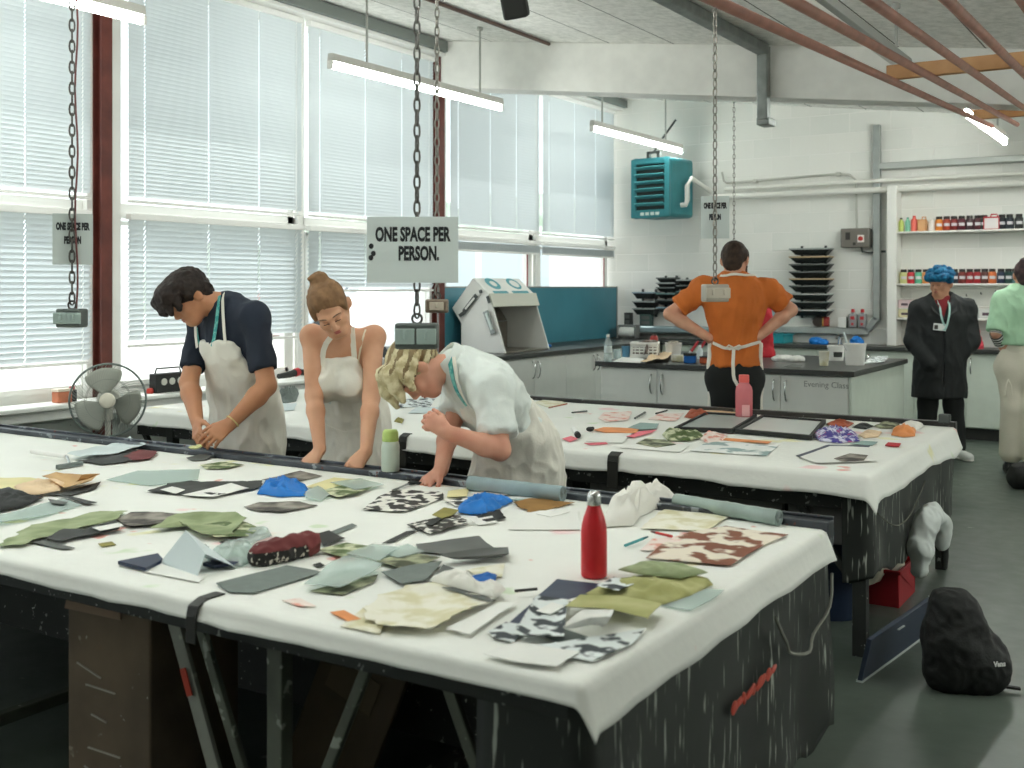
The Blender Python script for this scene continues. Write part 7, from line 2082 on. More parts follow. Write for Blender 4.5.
# red fabric behind the man
c = isl(765,357); t = thing('fabric_bag', 'tall red cloth bag standing on the island behind the man in orange', 'bag', c, TH)
S = SDF(.008); S.cap((0,0,.06),(0.0,0,.30),.072,.06,k=.04,flat=((0,1,0),.6)); S.cap((0,0,.30),(.03,0,.47),.06,.028,k=.04,flat=((0,1,0),.6)); S.cap((-.03,0,.03),(.03,0,.02),.05,k=.03)
S.build('bag_body', mat('bag_red','b5242f',.75,var=.1), t, post=lambda G, d: np.maximum(d, .001-G[...,2]), wr=[WRK(.012,9,9,5,2.0), WRK(.005,22,22,14,2.0)])
m = MB(); m.tube([(.03,0,.47),(.05,0,.52),(.02,0,.53),(.0,0,.47)], .008, 8); m.build('bag_loop', mat('bag_red','b5242f',.75), t)

# ---------------------------------------------------------------- back wall bench
def bk(u, Y=11.95, z=WT): q = onY(u, 340, Y); return Vector((q.x, Y, z))
t = thing('teal_tray', 'turquoise plastic tray on the back worktop right of the man in orange', 'tray', bk(777))
m = MB(); a, b, h = .125, .17, .085
for (x0,x1,y0,y1) in ((-a,a,-b,-b+.008),(-a,a,b-.008,b),(-a,-a+.008,-b,b),(a-.008,a,-b,b)): m.bb(x0,x1,y0,y1,0,h)
m.bb(-a,a,-b,b,0,.008); m.build('tray_body', mat('tray_turquoise','1f93a0',.4), t, bevel=.003)
m = MB()
for (x0,x1,y0,y1) in ((-a-.01,a+.01,-b-.01,-b+.01),(-a-.01,a+.01,b-.01,b+.01),(-a-.01,-a+.01,-b,b),(a-.01,a+.01,-b,b)): m.bb(x0,x1,y0,y1,h,h+.01)
m.build('tray_rim', mat('tray_turquoise','1f93a0',.4), t)
heap('cloth_scrap', 'bright blue cloth on the back worktop right of the turquoise tray', 'cloth', bk(815,11.85), .13,.09,.07, K['blue'], 21, 'crumpled blue cloths')
heap('cloth_scrap', 'bright blue cloth on the back worktop behind the larger bucket', 'cloth', bk(856,11.85), .085,.07,.09, K['blue'], 23, 'crumpled blue cloths')
c = bk(840,11.95); t = thing('bench_tap', 'small chrome tap on the back worktop between the two blue cloths', 'tap', c)
m = MB(); m.cyl((0,0,0),(0,0,.05),.028,.022,16); m.build('tap_base', M_chrome, t); m = MB(); m.tube([(0,0,.05),(0,0,.085),(0,-.03,.10),(0,-.09,.09),(0,-.11,.07)], .011, 8); m.build('spout', M_chrome, t)
m = MB(); m.bar((-.05,0,.06),(.05,0,.06),.014,.012); m.build('lever', M_chrome, t, bevel=.004)
TR = zb+.036          # top of the grey trunking shelf
for k, (u, lab) in enumerate(((853,'left one of the two silver bottles with red caps on the grey trunking'),(862.5,'right one of the two silver bottles with red caps on the grey trunking'))):
    q = onY(u, 320, 12.13); t = thing('solvent_bottle', lab, 'bottle', (q.x,12.13,TR), 0, 'silver bottles on the trunking')
    m = MB(); m.bb(-.043,.043,-.028,.028,0,.155); m.build('bottle_body', mat('bottle_silver','8f8f90',.35,metal=.3), t, bevel=.012)
    m = MB(); m.cyl((0,0,.155),(0,0,.17),.018,n=14); m.build('neck', mat('bottle_silver','8f8f90',.35,metal=.3), t); m = MB(); m.lathe([(0,.17),(.021,.17),(.018,.205),(0,.207)], n=16); m.build('bottle_cap', mat('cap_red','b3272c',.4), t)
    m = MB(); m.bb(-.02,.02,-.0296,-.0284,.09,.125); m.bb(-.012,.012,-.0296,-.0284,.03,.055); m.build('bottle_mark', mat('cap_red','b3272c',.4), t)
q = onY(822,322,12.10); t = thing('tape_gun', 'black and red tape gun on the grey trunking under the wall rack', 'tape gun', (q.x,12.13,TR+.001))
m = MB(); m.cyl((-.05,-.02,.062),(-.05,.03,.062),.06,n=24); m.build('tape_roll', mat('roll_brown','3c332d',.5), t); m = MB(); m.bb(-.01,.07,-.02,.03,.01,.115); m.build('gun_body', mat('gun_red','8e2b28',.45), t, bevel=.008)
m = MB(); m.bb(.0,.014,-.026,-.0205,.01,.11); m.build('gun_stripe', mat('gun_gold','b48a3c',.45), t)
q = onY(842,322,12.10); simple('paper_bag', 'small white paper bag on the grey trunking left of the silver bottles', 'bag', (q.x,12.13,TR), (.085,.05,.11), K['white'], parts=[('dark_edge', MB().bb(.043,.05,-.025,.025,0,.12), K['grey'])])
# towel dispenser and devices on the left trunking
q = onY(626,333,12.0); t = thing('towel_dispenser', 'grey towel dispenser with a white roll in the back corner', 'dispenser', (onY(627,333,11.9).x,11.93,WT+.001))
m = MB(); m.cyl((-.10,0,.075),(.10,0,.075),.062,n=22); m.build('towel_roll', K['white'], t); 
m = MB(); m.bb(-.13,-.105,-.06,.06,0,.16); m.bb(.105,.13,-.06,.06,0,.16); m.bb(-.13,.13,-.02,.07,.142,.165); m.build('dispenser_case', mat('dispenser_grey','7b7d7b',.5), t, bevel=.01)
zt3 = z0+.031 if isinstance(z0, float) else 1.0
LZ = onY(680,329,12.1).z+.031
for (u, w, hh, mt_, lab) in ((629,.085,.155,K['dark'],'black radio unit standing on the blue grey trunking in the back corner'),(647,.15,.14,mat('device_teal','3d5450',.5),'dark teal device on the blue grey trunking under the left trays')):
    q = onY(u, 318, 12.1); mm_ = MB(); mm_.bb(-w*.36,w*.36,-.0425,-.0405,hh*.55,hh*.85); mm_.bb(-w*.36,w*.36,-.0425,-.0405,hh*.12,hh*.42)
    simple('bench_device', lab, 'device', (q.x,12.09,LZ), (w,.08,hh), mt_, parts=[('front_panels', mm_, K['grey'])], group='devices on the trunking')
# stacked black trays
def tray(label, c, w, dp, h, c_top, grp):
    t = thing('ink_tray', label, 'tray', c, 0, grp)
    a, b = w/2, dp; m = MB(); s = .74
    lo = [(-a*s,-b*s,0),(a*s,-b*s,0),(a*s,0,0),(-a*s,0,0)]; hi = [(-a,-b,h),(a,-b,h),(a,0,h),(-a,0,h)]
    ih = [(-a+.012,-b+.012,h),(a-.012,-b+.012,h),(a-.012,-.012,h),(-a+.012,-.012,h)]; il = [(-a*s+.012,-b*s+.012,.008),(a*s-.012,-b*s+.012,.008),(a*s-.012,-.012,.008),(-a*s+.012,-.012,.008)]
    vs = lo+hi+ih+il; fs = [(3,2,1,0)]
    for i in range(4):
        j = (i+1)%4; fs += [(i,j,4+j,4+i),(4+i,4+j,8+j,8+i),(8+i,8+j,12+j,12+i)]
    fs.append((12,13,14,15)); m.add(vs, fs); m.build('tray_body', mat('tray_black','222625',.45), t, smooth=False)
    m = MB(); 
    for (x0,x1,y0,y1) in ((-a-.006,a+.006,-b-.008,-b+.010),(-a-.006,-a+.010,-b,0),(a-.010,a+.006,-b,0)): m.bb(x0,x1,y0,y1,h-.004,h+.012)
    m.build('tray_lip', c_top, t)
    return t
LIP = [mat('lip_highlight_blue','8aa0ac',.4), mat('lip_grey','a3a8a5',.4), mat('lip_black','5d6360',.4), mat('lip_teal','6a8a86',.4), mat('lip_brown','b09a78',.5)]  # lip colours lightened to carry the highlights on the tray edges
def px2w(u0, u1, Y): return onY(u1,300,Y).x-onY(u0,300,Y).x
ordw = ['lowest','second from the bottom','third from the bottom','fourth from the bottom','fifth from the bottom','sixth from the bottom','seventh from the bottom','eighth from the bottom','topmost']
def rack(u0, u1, vs, nm, name, lips, dp=.16):
    x0 = onY(u0, 300, 12.0).x; x1 = onY(u1, 300, 12.0).x
    vs = sorted(vs, reverse=True); n = len(vs)
    zs = [onY(u0, v, 12.0).z for v in vs]; gap = (zs[-1]-zs[0])/(n-1)
    for i, z in enumerate(zs):
        w_ = 'topmost' if i == n-1 else ordw[i]
        tray('black tray, %s in the %s' % (w_, nm), ((x0+x1)/2, 12.177, z-gap*.72), x1-x0, dp, gap*.72, LIP[lips[i % len(lips)]], 'black trays in the '+name)
    t = thing('wall_rack', 'dark wall rails holding the %s' % nm, 'rack', ((x0+x1)/2, 12.195, zs[0]-gap), 0, 'rails of the tray racks')
    H = zs[-1]-zs[0]+gap*1.5
    for s in (-1, 1):
        m = MB(); m.bb(s*(x1-x0)*.3-.012, s*(x1-x0)*.3+.012, -.022, -.002, 0, H); m.build('rail', M_dkgrey, t)
rack(632, 654, [293,302,309], 'left stack of three', 'left stack', [1,1,0])
rack(656, 674, [278.5,283.5,288,294,300.5,308], 'narrow stack of six by the orange sleeve', 'middle stack', [0,2,3,2,1,2])
rack(676, 701, [280.5,286,292,298], 'stack half hidden by the orange sleeve', 'short stack', [2,3,2,1])
rack(789, 829, [249.5,257.5,265,272.5,279.5,286.5,294.5,302.5,310.5], 'tall stack right of the orange sleeve', 'tall rack', [1,2,1,2,4,2,2,4,1])
# small papers pinned behind the man's right arm
q = onY(776,300,12.18); m = MB(); m.bb(-.10,.10,-.004,0,-.24,.16); o = m.build('pinned_poster', mat('poster_pale','dfe2df',.6,c2='8fb6bd',scale=5,thresh=(.55,.6)), smooth=False); o.location = (q.x,12.199,q.z); tag(o, 'pale pinned poster on the wall between the orange sleeve and the tall rack', 'poster')
# ---------------------------------------------------------------- ink jars on the shelves
def jar_proto(c):
    t = thing('ink_jar', 'x', 'jar', (0,0,-5), 0)
    m = MB(); m.lathe([(0,0),(.036,0),(.040,.005),(.040,.098),(.036,.112),(.028,.118),(0,.118)], n=20); m.build('jar_body', c, t, ang=50)
    m = MB(); m.lathe([(0,.1181),(.031,.1181),(.031,.145),(.029,.148),(0,.148)], n=20); m.build('jar_lid', mat('jar_lid_black','22211f',.45), t, ang=50)
    m = MB(); P = []
    for i in range(9):
        a = -PI/2-.75+1.5*i/8; P.append([Vector((.0404*math.cos(a), .0404*math.sin(a), z)) for z in (.045,.075)])
    m.grid(P); m.build('jar_label', mat('jar_label','cfccd0',.6), t)
    return t
protos = {}
ink = lambda c: mat('ink_'+c, c, .35)
def place_jar(c, x, z, lab, grp, y=12.06, s=1.0, rz=TH*.4):
    if c not in protos:
        o = jar_proto(ink(c)); protos[c] = o
    else: o = copy_tree(protos[c])
    o.location = (x, y, z+.0005); o.rotation_euler = (0,0,rz); o.scale = (s,s,s); o['label'] = lab; o['group'] = grp
xs_ = lambda zx: onY(896+zx*.125, 230, 12.06).x
g1, g2 = 'ink jars on the top shelf', 'ink jars on the middle shelf'
J1 = [(345,'d9853a','orange jar, leftmost of the black lidded row on the top shelf'),(405,'a3402c','rust red jar next to the orange jar on the top shelf'),(465,'7a2526','dark red jar third in the black lidded row on the top shelf'),
      (525,'5c2230','plum jar fourth in the black lidded row on the top shelf'),(590,'3f2a30','dark purple jar fifth in the black lidded row on the top shelf'),(655,'4a2126','maroon jar sixth in the black lidded row, left of the white canister'),
      (706,'26332d','dark green jar just left of the white canister with red edges'),(848,'23282d','black jar just right of the white canister with red edges'),(910,'262d35','navy jar second right of the white canister'),(985,'2a2d2c','charcoal jar third right of the white canister, by the photo edge')]
for zx, c, lab in J1: place_jar(c, xs_(zx), SZ[0], lab, g1)
J2 = [(62,'c6c98a','pale lime jar, leftmost on the middle shelf'),(120,'c0303a','bright red jar second from the left on the middle shelf'),(180,'5fae8c','mint green jar third from the left on the middle shelf'),(240,'e0965a','orange jar fourth from the left on the middle shelf'),
      (300,'caa04a','ochre jar hidden behind the blue hair on the middle shelf'),(470,'22303f','navy jar just right of the blue hair on the middle shelf'),(530,'6e2c26','brown red jar second right of the blue hair'),(590,'8e2428','deep red jar third right of the blue hair'),
      (650,'a3282e','scarlet jar fourth right of the blue hair'),(710,'57302a','brown jar fifth right of the blue hair'),(770,'d5713f','bright orange jar sixth right of the blue hair'),(840,'232f46','dark blue jar just left of the dark green jar near the bun'),
      (900,'1f3f3a','dark green jar left of the bun on the middle shelf'),(955,'46646a','grey teal jar beside the bun on the middle shelf')]
for zx, c, lab in J2: place_jar(c, xs_(zx), SZ[1], lab, g2)
def slim(lab, zx, c, r, h, cap):
    t = thing('ink_bottle', lab, 'bottle', (xs_(zx), 12.06, SZ[0]+.0005), 0, 'slim bottles on the top shelf')
    m = MB(); m.lathe([(0,0),(r,0),(r,h*.72),(r*.45,h*.86),(r*.42,h*.9),(0,h*.9)], n=18); m.build('bottle_body', ink(c), t, ang=60)
    m = MB(); m.lathe([(0,h*.901),(r*.5,h*.901),(r*.45,h),(0,h)], n=14); m.build('bottle_cap', ink(cap), t)
slim('yellow green bottle with dark bands at the left end of the top shelf', 42, 'b9c46b', .026, .145, '2d2f2b')
slim('pale green bottle second from the left on the top shelf', 94, '7dbba0', .026, .15, '4b8f80')
slim('tall coral red bottle on the top shelf', 146, 'e0685c', .034, .165, 'd24c44')
slim('clear white bottle with a red mark before the orange jar', 285, 'e2dbd6', .034, .12, 'd8d0cb')
def jerry(lab, zx, c, c2, w, h):
    t = thing('ink_canister', lab, 'canister', (xs_(zx), 12.06, SZ[0]+.0005), 0, 'square canisters on the top shelf')
    m = MB(); m.bb(-w/2,w/2,-.045,.045,0,h); m.build('canister_body', ink(c), t, bevel=.012)
    m = MB(); m.tube([(-w*.1,0,h-.002),(-w*.05,0,h+.028),(w*.32,0,h+.028),(w*.38,0,h-.002)], .007, 8); m.build('canister_handle', ink(c2), t)
    m = MB()
    for (x0,x1,z0_,z1_) in ((-w/2-.003,-w/2+.006,0,h),(w/2-.006,w/2+.003,0,h),(-w/2,w/2,h-.012,h+.003),(-w/2,w/2,-.0,.006)): m.bb(x0,x1,-.048,-.03,z0_,z1_)
    m.build('canister_edges', ink(c2), t)
jerry('tan square canister left of the orange jar on the top shelf', 215, 'dba877', 'd29a68', .085, .12)
jerry('white canister with red edges and handle in the top shelf row', 768, 'e6e2e0', 'b62c36', .145, .125)
# tubs on the bottom shelf
def tub(lab, zx, z, c, w=.15, h=.10):
    q = onY(896+zx*.125, 300, 12.08)
    t = thing('paste_tub', lab, 'tub', (q.x, 12.085, z+.0005), 0, 'tubs on the bottom shelf')
    m = MB(); m.bb(-w*.46,w*.46,-.07,.07,0,h*.86); m.build('tub_body', ink(c), t, bevel=.01); m = MB(); m.bb(-w/2,w/2,-.076,.076,h*.86,h); m.build('tub_lid', mat('tub_lid','dcd9d2',.5), t, bevel=.004)
    m = MB(); m.bb(-w*.25,w*.2,-.0725,-.0705,h*.25,h*.5); m.build('tub_print', ink('5a4a52'), t)
tub('cream tub, lower left on the bottom ink shelf', 82, SZ[2], 'e0d8b0'); tub('pink and white tub stacked on the cream tub', 82, SZ[2]+.1005, 'e3c9cc')
tub('pale tub half hidden by the black coat, lower', 165, SZ[2], 'dfd9c6'); tub('pale pink tub half hidden by the black coat, upper', 165, SZ[2]+.1005, 'e6d2d2')
tub('white square tub left of the green t-shirt on the bottom shelf', 735, SZ[2], 'dcdcd8', .17, .12); tub('grey slim tub next to the white square tub', 648, SZ[2], 'b3b8b6', .07, .11)
c = bk(976,11.9); heap('red_cloth', 'pink red cloth on the back worktop between the coat and the green t-shirt', 'cloth', c, .09,.07,.10, mat('cloth_rose','cf4a58',.8,var=.1), 31)
c = bk(979,12.05); t = thing('red_spray', 'small red spray bottle behind the pink red cloth', 'bottle', c); m = MB(); m.lathe([(0,0),(.03,0),(.032,.10),(.014,.13),(.012,.15),(0,.15)], n=18); m.build('bottle_body', ink('d0606a'), t, ang=60); m = MB(); m.bb(-.012,.012,-.04,.014,.15,.18); m.build('trigger', ink('b8323e'), t, bevel=.004)
c = bk(905,11.9); flat = [(898,344),(905,342),(912,343),(906,345.5)]
flat_on('paper_scrap', 'pinkish paper scrap on the back worktop left of the black coat', 'paper', flat, WT, K['pinkprint'])
# ---------------------------------------------------------------- floor: right side
bp0 = at(964,688,0.0)
t = thing('backpack', 'black backpack with a small white wordmark on the floor at the right', 'backpack', (bp0.x,bp0.y,0), TH)
M_bag = mat('backpack_black','151716',.75,var=.15,scale=9,bump=.15,bscale=120)
k_ = 4.22/FPX
def bpx(u, v): return Vector(((u-964)*k_, 0, (688-v)*k_))
S = SDF(.007)
S.cap(bpx(944,670), bpx(986,672), .072, .066, k=.05, flat=((0,1,0),1.3)); S.cap(bpx(950,640), bpx(976,660), .088,.10, k=.05, flat=((0,1,0),1.15)); S.cap(bpx(951,612), bpx(953,650), .074, .09, k=.05, flat=((0,1,0),1.1)); S.cap(bpx(952,610), bpx(962,620), .074,.07,k=.04); S.cap(bpx(962,620), bpx(987,660), .055,.06,k=.05)
S.build('bag_body', M_bag, t, post=lambda G, d: np.maximum(d, .001-G[...,2]), wr=[WRK(.010,8,8,8,2.0), WRK(.004,24,24,24,4.0)])
q = S.ray(bpx(990,654)+Vector((0,-.5,0)), (0,1,0), 1.2) or bpx(988,655)
text_mesh('wordmark', 'Vans', .026, mat('wordmark_white','d5d6d4',.5), basis(q+Vector((-.015,-.022,0)), (1,0.25,-.02), (0,.05,1)), t, .001, bold=.001)
m = MB(); m.tube([bpx(940,606)+Vector((0,.02,.01)), bpx(944,596)+Vector((0,.03,0)), bpx(953,598)+Vector((0,.03,0)), bpx(956,606)+Vector((0,.02,.0))], .006, 8); m.build('grab_loop', M_bag, t)
m = MB(); m.bar(bpx(997,683)+Vector((0,-.03,0)), bpx(1014,684)+Vector((0,-.05,0)), .02, .008); m.build('strap_end', M_bag, t)
m = MB(); pts = [S.ray(bpx(u,v)+Vector((0,-.6,0)), (0,1,0), 1.2) for u, v in ((938,640),(945,620),(955,612),(965,625),(975,645))]; pts = [p+Vector((0,-.003,0)) for p in pts if p]
if len(pts) > 2: m.tube(pts, .003, 6); m.build('zip_line', mat('zip_dark','2b2d2c',.4), t)
A = at(857,682,0); B = at(919,637,0); d = B-A; up = Vector((.04,0,.185)); nn = d.normalized().cross(up.normalized()).normalized()
t = thing('art_folder', 'navy art folder with white edges leaning against the black backpack', 'folder', A)
m = MB(); sheet4(m, Vector((0,0,.004)), d+Vector((0,0,.004)), d+up, up*.95, .018); m.build('cover', mat('folder_navy','2a3444',.5), t, bevel=.002)
m = MB(); e = nn*.009
m.bar(Vector((0,0,.004))+e, d+Vector((0,0,.004))+e, .026, .012); m.bar(d+e, d+up+e, .024, .012, up=d); m.build('edge_binding', mat('binding_white','b9bfbd',.5), t)
m = MB(); a_ = d*.42+up*.78; m.bar(a_+nn*.0195, a_+d*.10+nn*.0195, .014, .003, up=up); m.build('folder_label', mat('label_grey','aeb4b2',.5), t)
# under the second table's end
c = at(890,600,0); t = thing('red_crate', 'red plastic crate on the floor under the end of the second table', 'crate', (c.x-.05,c.y+.05,0), 0)
m = MB(); a, b, h = .12, .17, .17
for (x0,x1,y0,y1) in ((-a,a,-b,-b+.01),(-a,a,b-.01,b),(-a,-a+.01,-b,b),(a-.01,a,-b,b)): m.bb(x0,x1,y0,y1,0,h)
m.bb(-a,a,-b,b,0,.01); m.build('crate_body', mat('crate_red','8e1a22',.5), t, bevel=.006)
m = MB(); 
for (x0,x1,y0,y1) in ((-a-.008,a+.008,-b-.008,-b+.008),(-a-.008,a+.008,b-.008,b+.008),(-a-.008,-a+.008,-b,b),(a-.008,a+.008,-b,b)): m.bb(x0,x1,y0,y1,h-.012,h+.006)
m.build('crate_rim', mat('crate_red','8e1a22',.5), t, bevel=.003)
CX, CY = c.x-.05, c.y+.05
heap('draped_cloth', 'cream cloth heaped over the red crate', 'cloth', (CX-.03,CY-.10,.115), .13,.13,.17, mat('cloth_cream','cfccb9',.85,var=.05), 41)
# pale garment hanging from the table end
hx = X1b+.035
t = thing('hanging_garment', 'white sleeved garment hanging from the end of the second table', 'garment', (hx, Y0b+.85, .20))
S = SDF(.007); M_gar = mat('garment_white','cfd5d2',.85,var=.04)
P0 = Vector((.05,-.22,.0)); 
S.chain([(.03,-.16,.03),(.035,-.16,.14),(.045,-.10,.25),(.06,-.01,.27),(.08,.06,.22),(.09,.07,.12)], [.028,.045,.045,.036,.033,.029], k=.03)
S.chain([(.03,-.09,.06),(.04,-.08,.18),(.045,-.05,.25)], [.028,.038,.036], k=.03)
S.build('garment_body', M_gar, t, wr=[WRK(.010,13,13,9,2.0), WRK(.005,28,28,14,5.0)])
m = MB(); m.tube([(.092,.07,.11),(.095,.072,.06),(.092,.075,.0)], [.020,.018,.014], 10); m.build('dark_cuff', K['black'], t)
a = at(862,606,.03); b = at(914,616,.03); b = a+(b-a)*1.0
d = Vector((.28,.36,0)); a = Vector((CX-.30, CY-.28, .035))
t = thing('paper_tube', 'long cream cardboard tube on the floor by the red crate', 'tube', a); m = MB(); m.cyl((0,0,0), d*1.15, .034, n=20); m.build('tube_body', mat('tube_cream','c2bda6',.7), t); m = MB(); m.cyl(d*1.15, d*1.152, .028, n=20); m.build('tube_mouth', K['grey'], t)
c = at(830,640,0); t = thing('waste_bin', 'dark blue bin under the second table beside its leg', 'bin', (c.x-.12,c.y+.40,0)); m = MB(); m.lathe([(0,0),(.14,0),(.18,.36),(.19,.365),(.19,.38),(.17,.38),(.13,.01),(0,.01)], n=28); m.build('bin_body', mat('bin_navy','16243a',.5), t, ang=50); m = MB(); m.torus((0,0,.378), .185, .009); m.build('bin_rim', mat('bin_navy','16243a',.5), t)
# black bag near the green person's feet
c = at(1018,487,0); t = thing('holdall', 'black bag on the floor at the right edge beside the cream trousers', 'bag', (c.x+.12,c.y,0), TH)
S = SDF(.009); S.cap((-.10,0,.09),(.16,0,.10),.10,.11,k=.06,flat=((0,1,0),1.1)); S.build('bag_body', M_bag, t, post=lambda G, d: np.maximum(d, .001-G[...,2]), wr=[WRK(.012,9,9,9,2.0)])
m = MB(); m.tube([(-.10,-.05,.17),(-.04,-.06,.235),(.06,-.06,.24),(.12,-.05,.19)], .009, 8); m.build('bag_handle', M_bag, t)
# ---------------------------------------------------------------- under the front table
t = thing('cardboard_carton', 'tall scuffed brown carton standing under the front table at the left', 'carton', (-2.62,2.02,0), .04)
M_cart = mat('carton_brown','6f5f4d',.8,c2='4d4338',scale=3,spots=[(14,.70,'8d8272'),(40,.74,'b0aa9b')], bump=.2, bscale=12)
m = MB(); m.bb(-.17,.17,0,.34,0,.655); m.build('carton_body', M_cart, t, bevel=.006)
m = MB(); m.prism([(-.175,0),(.06,0),(.05,.06),(-.16,.05)], .004, Matrix(((1,0,0),(0,0,-1),(0,1,0))), (0,-.004,.60)); m.build('torn_flap', mat('flap_pinkbrown','86705f',.8,var=.1), t)
m = MB()
r_ = random.Random(9)
for k in range(5):
    z = .16+.075*k+r_.uniform(-.02,.02); x = r_.uniform(-.14,-.02); m.bar((x,-.003,z), (x+r_.uniform(.06,.14),-.003,z-r_.uniform(.0,.03)), .004, .004)
m.build('tape_scratches', mat('scratch_pale','a39d92',.7), t)
a = at(172,662,.42); 
t = thing('leaning_plank', 'pale plank with a red paint mark leaning under the front table', 'plank', (-2.28,2.05,0))
m = MB(); m.bar((-.10,.0,.62), (.12,.03,.01), .045, .014, up=(0,1,0)); m.build('plank_body', mat('plank_pale','8f9188',.7,var=.1,spots=[(30,.66,'b5b6ab')]), t, bevel=.002)
m = MB(); m.bar((-.056,-.010,.50), (-.03,-.008,.43), .022, .003, up=(0,1,0)); m.build('red_mark', mat('red_streak','b0402f',.5), t)
t = thing('leaning_board', 'dull brown board leaning behind the table leg under the front table', 'board', (-2.12,2.5,0))
m = MB(); m.box((0,0,.33), (.30,.02,.62), rot('Y',.35) @ rot('X',-.12)); m.build('board_body', mat('board_brown','4f4434',.8,var=.1), t, bevel=.003); m = MB(); m.box((.0,-.012,.36), (.18,.004,.10), rot('Y',.35) @ rot('X',-.12)); m.build('board_patch', mat('board_patch','5e523f',.8), t)
t = thing('timber_offcut', 'pale timber offcut on the floor under the right end of the front table', 'timber', (-1.10,2.72,0), .5)
m = MB(); m.bar((-.05,-.32,.045), (.02,.30,.05), .06, .06); m.build('timber_body', mat('timber_pale','7d7762',.7,var=.12), t, bevel=.004); m = MB(); m.bb(-.04,.03,.30,.303,.02,.08); m.build('end_grain', mat('timber_end','94896c',.8), t)
# ---------------------------------------------------------------- outside the windows
def car(label, c, rz, mt_, L=4.2, H=1.45, van=False):
    t = thing('parked_car', label, 'car', c, rz, 'cars parked outside the windows')
    prof = [(-2.1,.35),(-2.1,.75),(-1.95,.92),(-1.1,1.0),(-.55,1.42),(.9,1.45),(1.6,1.05),(2.05,.95),(2.1,.6),(2.1,.35)] if not van else [(-2.3,.35),(-2.3,.9),(-2.0,1.15),(-1.35,1.95),(-.9,2.05),(2.2,2.05),(2.3,1.9),(2.3,.35)]
    MZ = Matrix(((1,0,0),(0,0,-1),(0,1,0)))
    m = MB(); m.prism(prof, 1.66, MZ, (0,.83,0)); m.build('car_body', mt_, t, bevel=.08, seg=3)
    g = MB()
    wins = [[(-.95,1.0),(-.52,1.36),(.1,1.38),(.1,1.0)],[(.18,1.0),(.18,1.38),(.85,1.38),(1.35,1.04)]] if not van else [[(-1.75,1.2),(-1.25,1.85),(-.5,1.9),(-.5,1.2)],[(-.4,1.2),(-.4,1.9),(.7,1.9),(.7,1.2)]]
    for w in wins:
        for y in (.836,-.826): g.prism(w, .01, MZ, (0,y,0))
    g.build('side_windows', mat('car_glass','c9d3d6',.15), t)
    g = MB(); a, b = (prof[3], prof[4]); ww = .72
    ax_, az = a[0]+.06, a[1]+.05; bx, bz = b[0]-.04, b[1]-.02
    if van: (ax_,az),(bx,bz) = (-1.93,1.22),(-1.42,1.86)
    n_ = Vector((-(bz-az),0,bx-ax_)).normalized()*.02
    q = [Vector((ax_,-ww,az)),Vector((ax_,ww,az)),Vector((bx,ww*.9,bz)),Vector((bx,-ww*.9,bz))]; g.add([p+n_ for p in q]+[p+n_*2 for p in q], [(3,2,1,0),(4,5,6,7),(0,1,5,4),(1,2,6,5),(2,3,7,6),(3,0,4,7)])
    g.build('windscreen', mat('car_glass','c9d3d6',.15), t)
    for x in (-1.35,1.35):
        for y in (-.80,.80):
            w = MB(); w.cyl((x,y-.1,.32),(x,y+.1,.32),.32,n=28); wo = w.build('wheel', mat('tyre','3a3d40',.7), t, bevel=.03)
            h_ = MB(); h_.cyl((x,y-.115,.32),(x,y+.115,.32),.19,n=20); h_.build('hub_cap', mat('hub_silver','b9bdc0',.35,metal=.5), wo)
    return t
GZ = .30
c = atd(376,300,24); car('silver car parked outside, seen behind the woman with a bun', (c.x,c.y,GZ), 1.0, mat('car_silver','c9cfd4',.35,metal=.2))
c = atd(500,290,17.5); car('white van parked outside behind the tilted booth', (c.x-.2,c.y,GZ), .9, mat('car_white','eef0f1',.35), van=True)
c = atd(300,300,28); car('pale red car parked outside, seen past the bun', (c.x,c.y,GZ), 1.2, mat('car_rose','c98f88',.4))
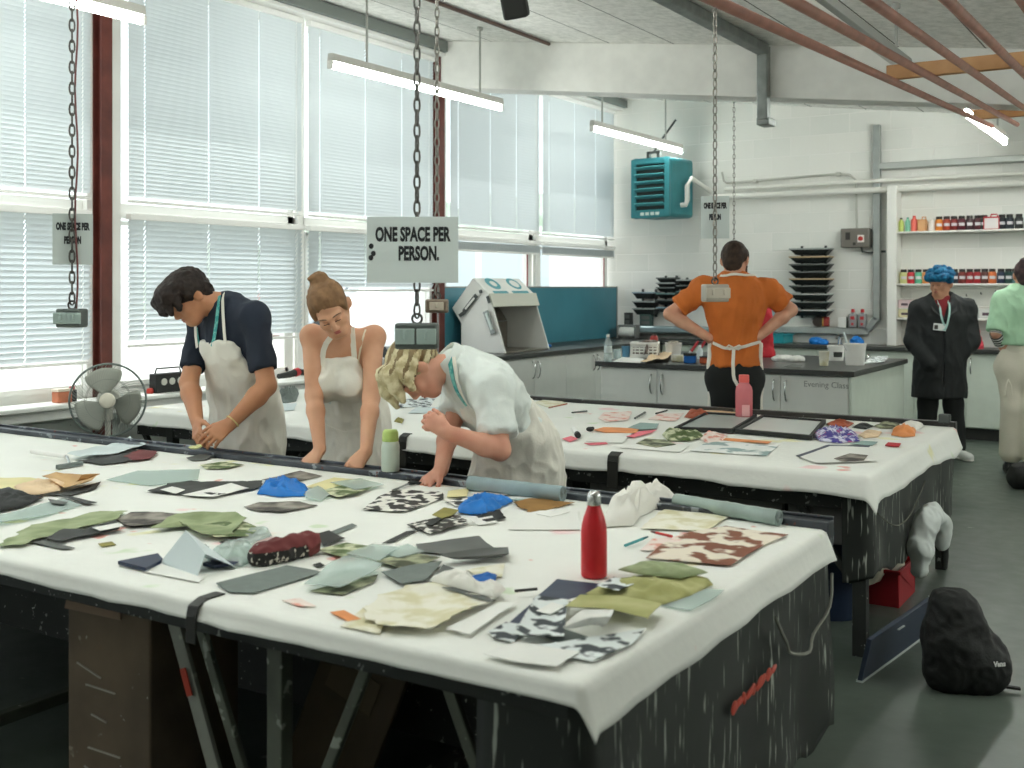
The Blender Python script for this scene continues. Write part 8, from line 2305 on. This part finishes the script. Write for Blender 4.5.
for k, (u, d, w, h) in enumerate(((575,34,7,4.2),(470,40,9,4.6),(230,52,8,4.0),(380,58,8,4.4))):
    c = atd(u, 287, d); r_ = random.Random(k+50); S = SDF(.16)
    for i in range(26): S.ell((r_.uniform(-w/2,w/2), r_.uniform(-1,1), r_.uniform(.4,h*.75)), (r_.uniform(.8,1.3),r_.uniform(.7,1.1),r_.uniform(.7,1.1)), k=.4)
    o = S.build('hedge_tree', mat('hedge_pale','b3c2ae',.9,c2='ccd6c8',scale=3), None, wr=[WRK(.25,1.6,1.6,1.6,k)]); o.location = (c.x,c.y,GZ); o.rotation_euler = (0,0,TH)
    tag(o, ('pale green bushes outside the corner window','pale green bushes outside behind the white van','pale green bushes outside the left window','pale green bushes outside behind the silver car')[k], 'bushes', 'bushes outside the windows')
# ---------------------------------------------------------------- light, world, camera
def lamp(name, kind, loc, energy, color=(1,1,1), rotm=None, **k):
    d = bpy.data.lights.new(name, kind); d.energy = energy; d.color = color
    for a, b in k.items(): setattr(d, a, b)
    o = bpy.data.objects.new(name, d); link(o); o.location = loc
    if rotm is not None: o.rotation_euler = rotm
    return o
sd = Vector((.63, .05, -.775))            # direction sunlight travels: over the roof edge and down onto the blinds
lamp('sun', 'SUN', (-20, 0, 20), 3.4, (1, .97, .92), sd.to_track_quat('-Z', 'Y').to_euler(), angle=.01)
W = bpy.data.worlds.new('overcast_sky'); SC.world = W; W.use_nodes = True
bg = W.node_tree.nodes['Background']; bg.inputs['Color'].default_value = (.92, .965, 1.0, 1); bg.inputs['Strength'].default_value = 2.0
# daylight at the window openings
cam = bpy.data.cameras.new('camera'); co = bpy.data.objects.new('camera', cam); link(co)
co.location = (0, 0, CAMZ); co.rotation_euler = (PI/2, 0, TH)
cam.sensor_width = 36; cam.lens = FPX/1024*36; cam.shift_y = (HZ-384)/1024; cam.clip_start = .05; cam.clip_end = 200
cam.dof.use_dof = True; cam.dof.focus_distance = 5.2; cam.dof.aperture_fstop = 4.0
SC.camera = co
SC.view_settings.view_transform = 'Standard'; SC.view_settings.look = 'None'
SC.view_settings.gamma = 1.0; SC.view_settings.exposure = 0.16; SC.view_settings.use_curve_mapping = False
SC.cycles.max_bounces = 10; SC.cycles.diffuse_bounces = 6; SC.cycles.transparent_max_bounces = 24
SC.cycles.use_denoising = True; SC.cycles.sample_clamp_indirect = 6.0; SC.cycles.caustics_reflective = False; SC.cycles.caustics_refractive = False
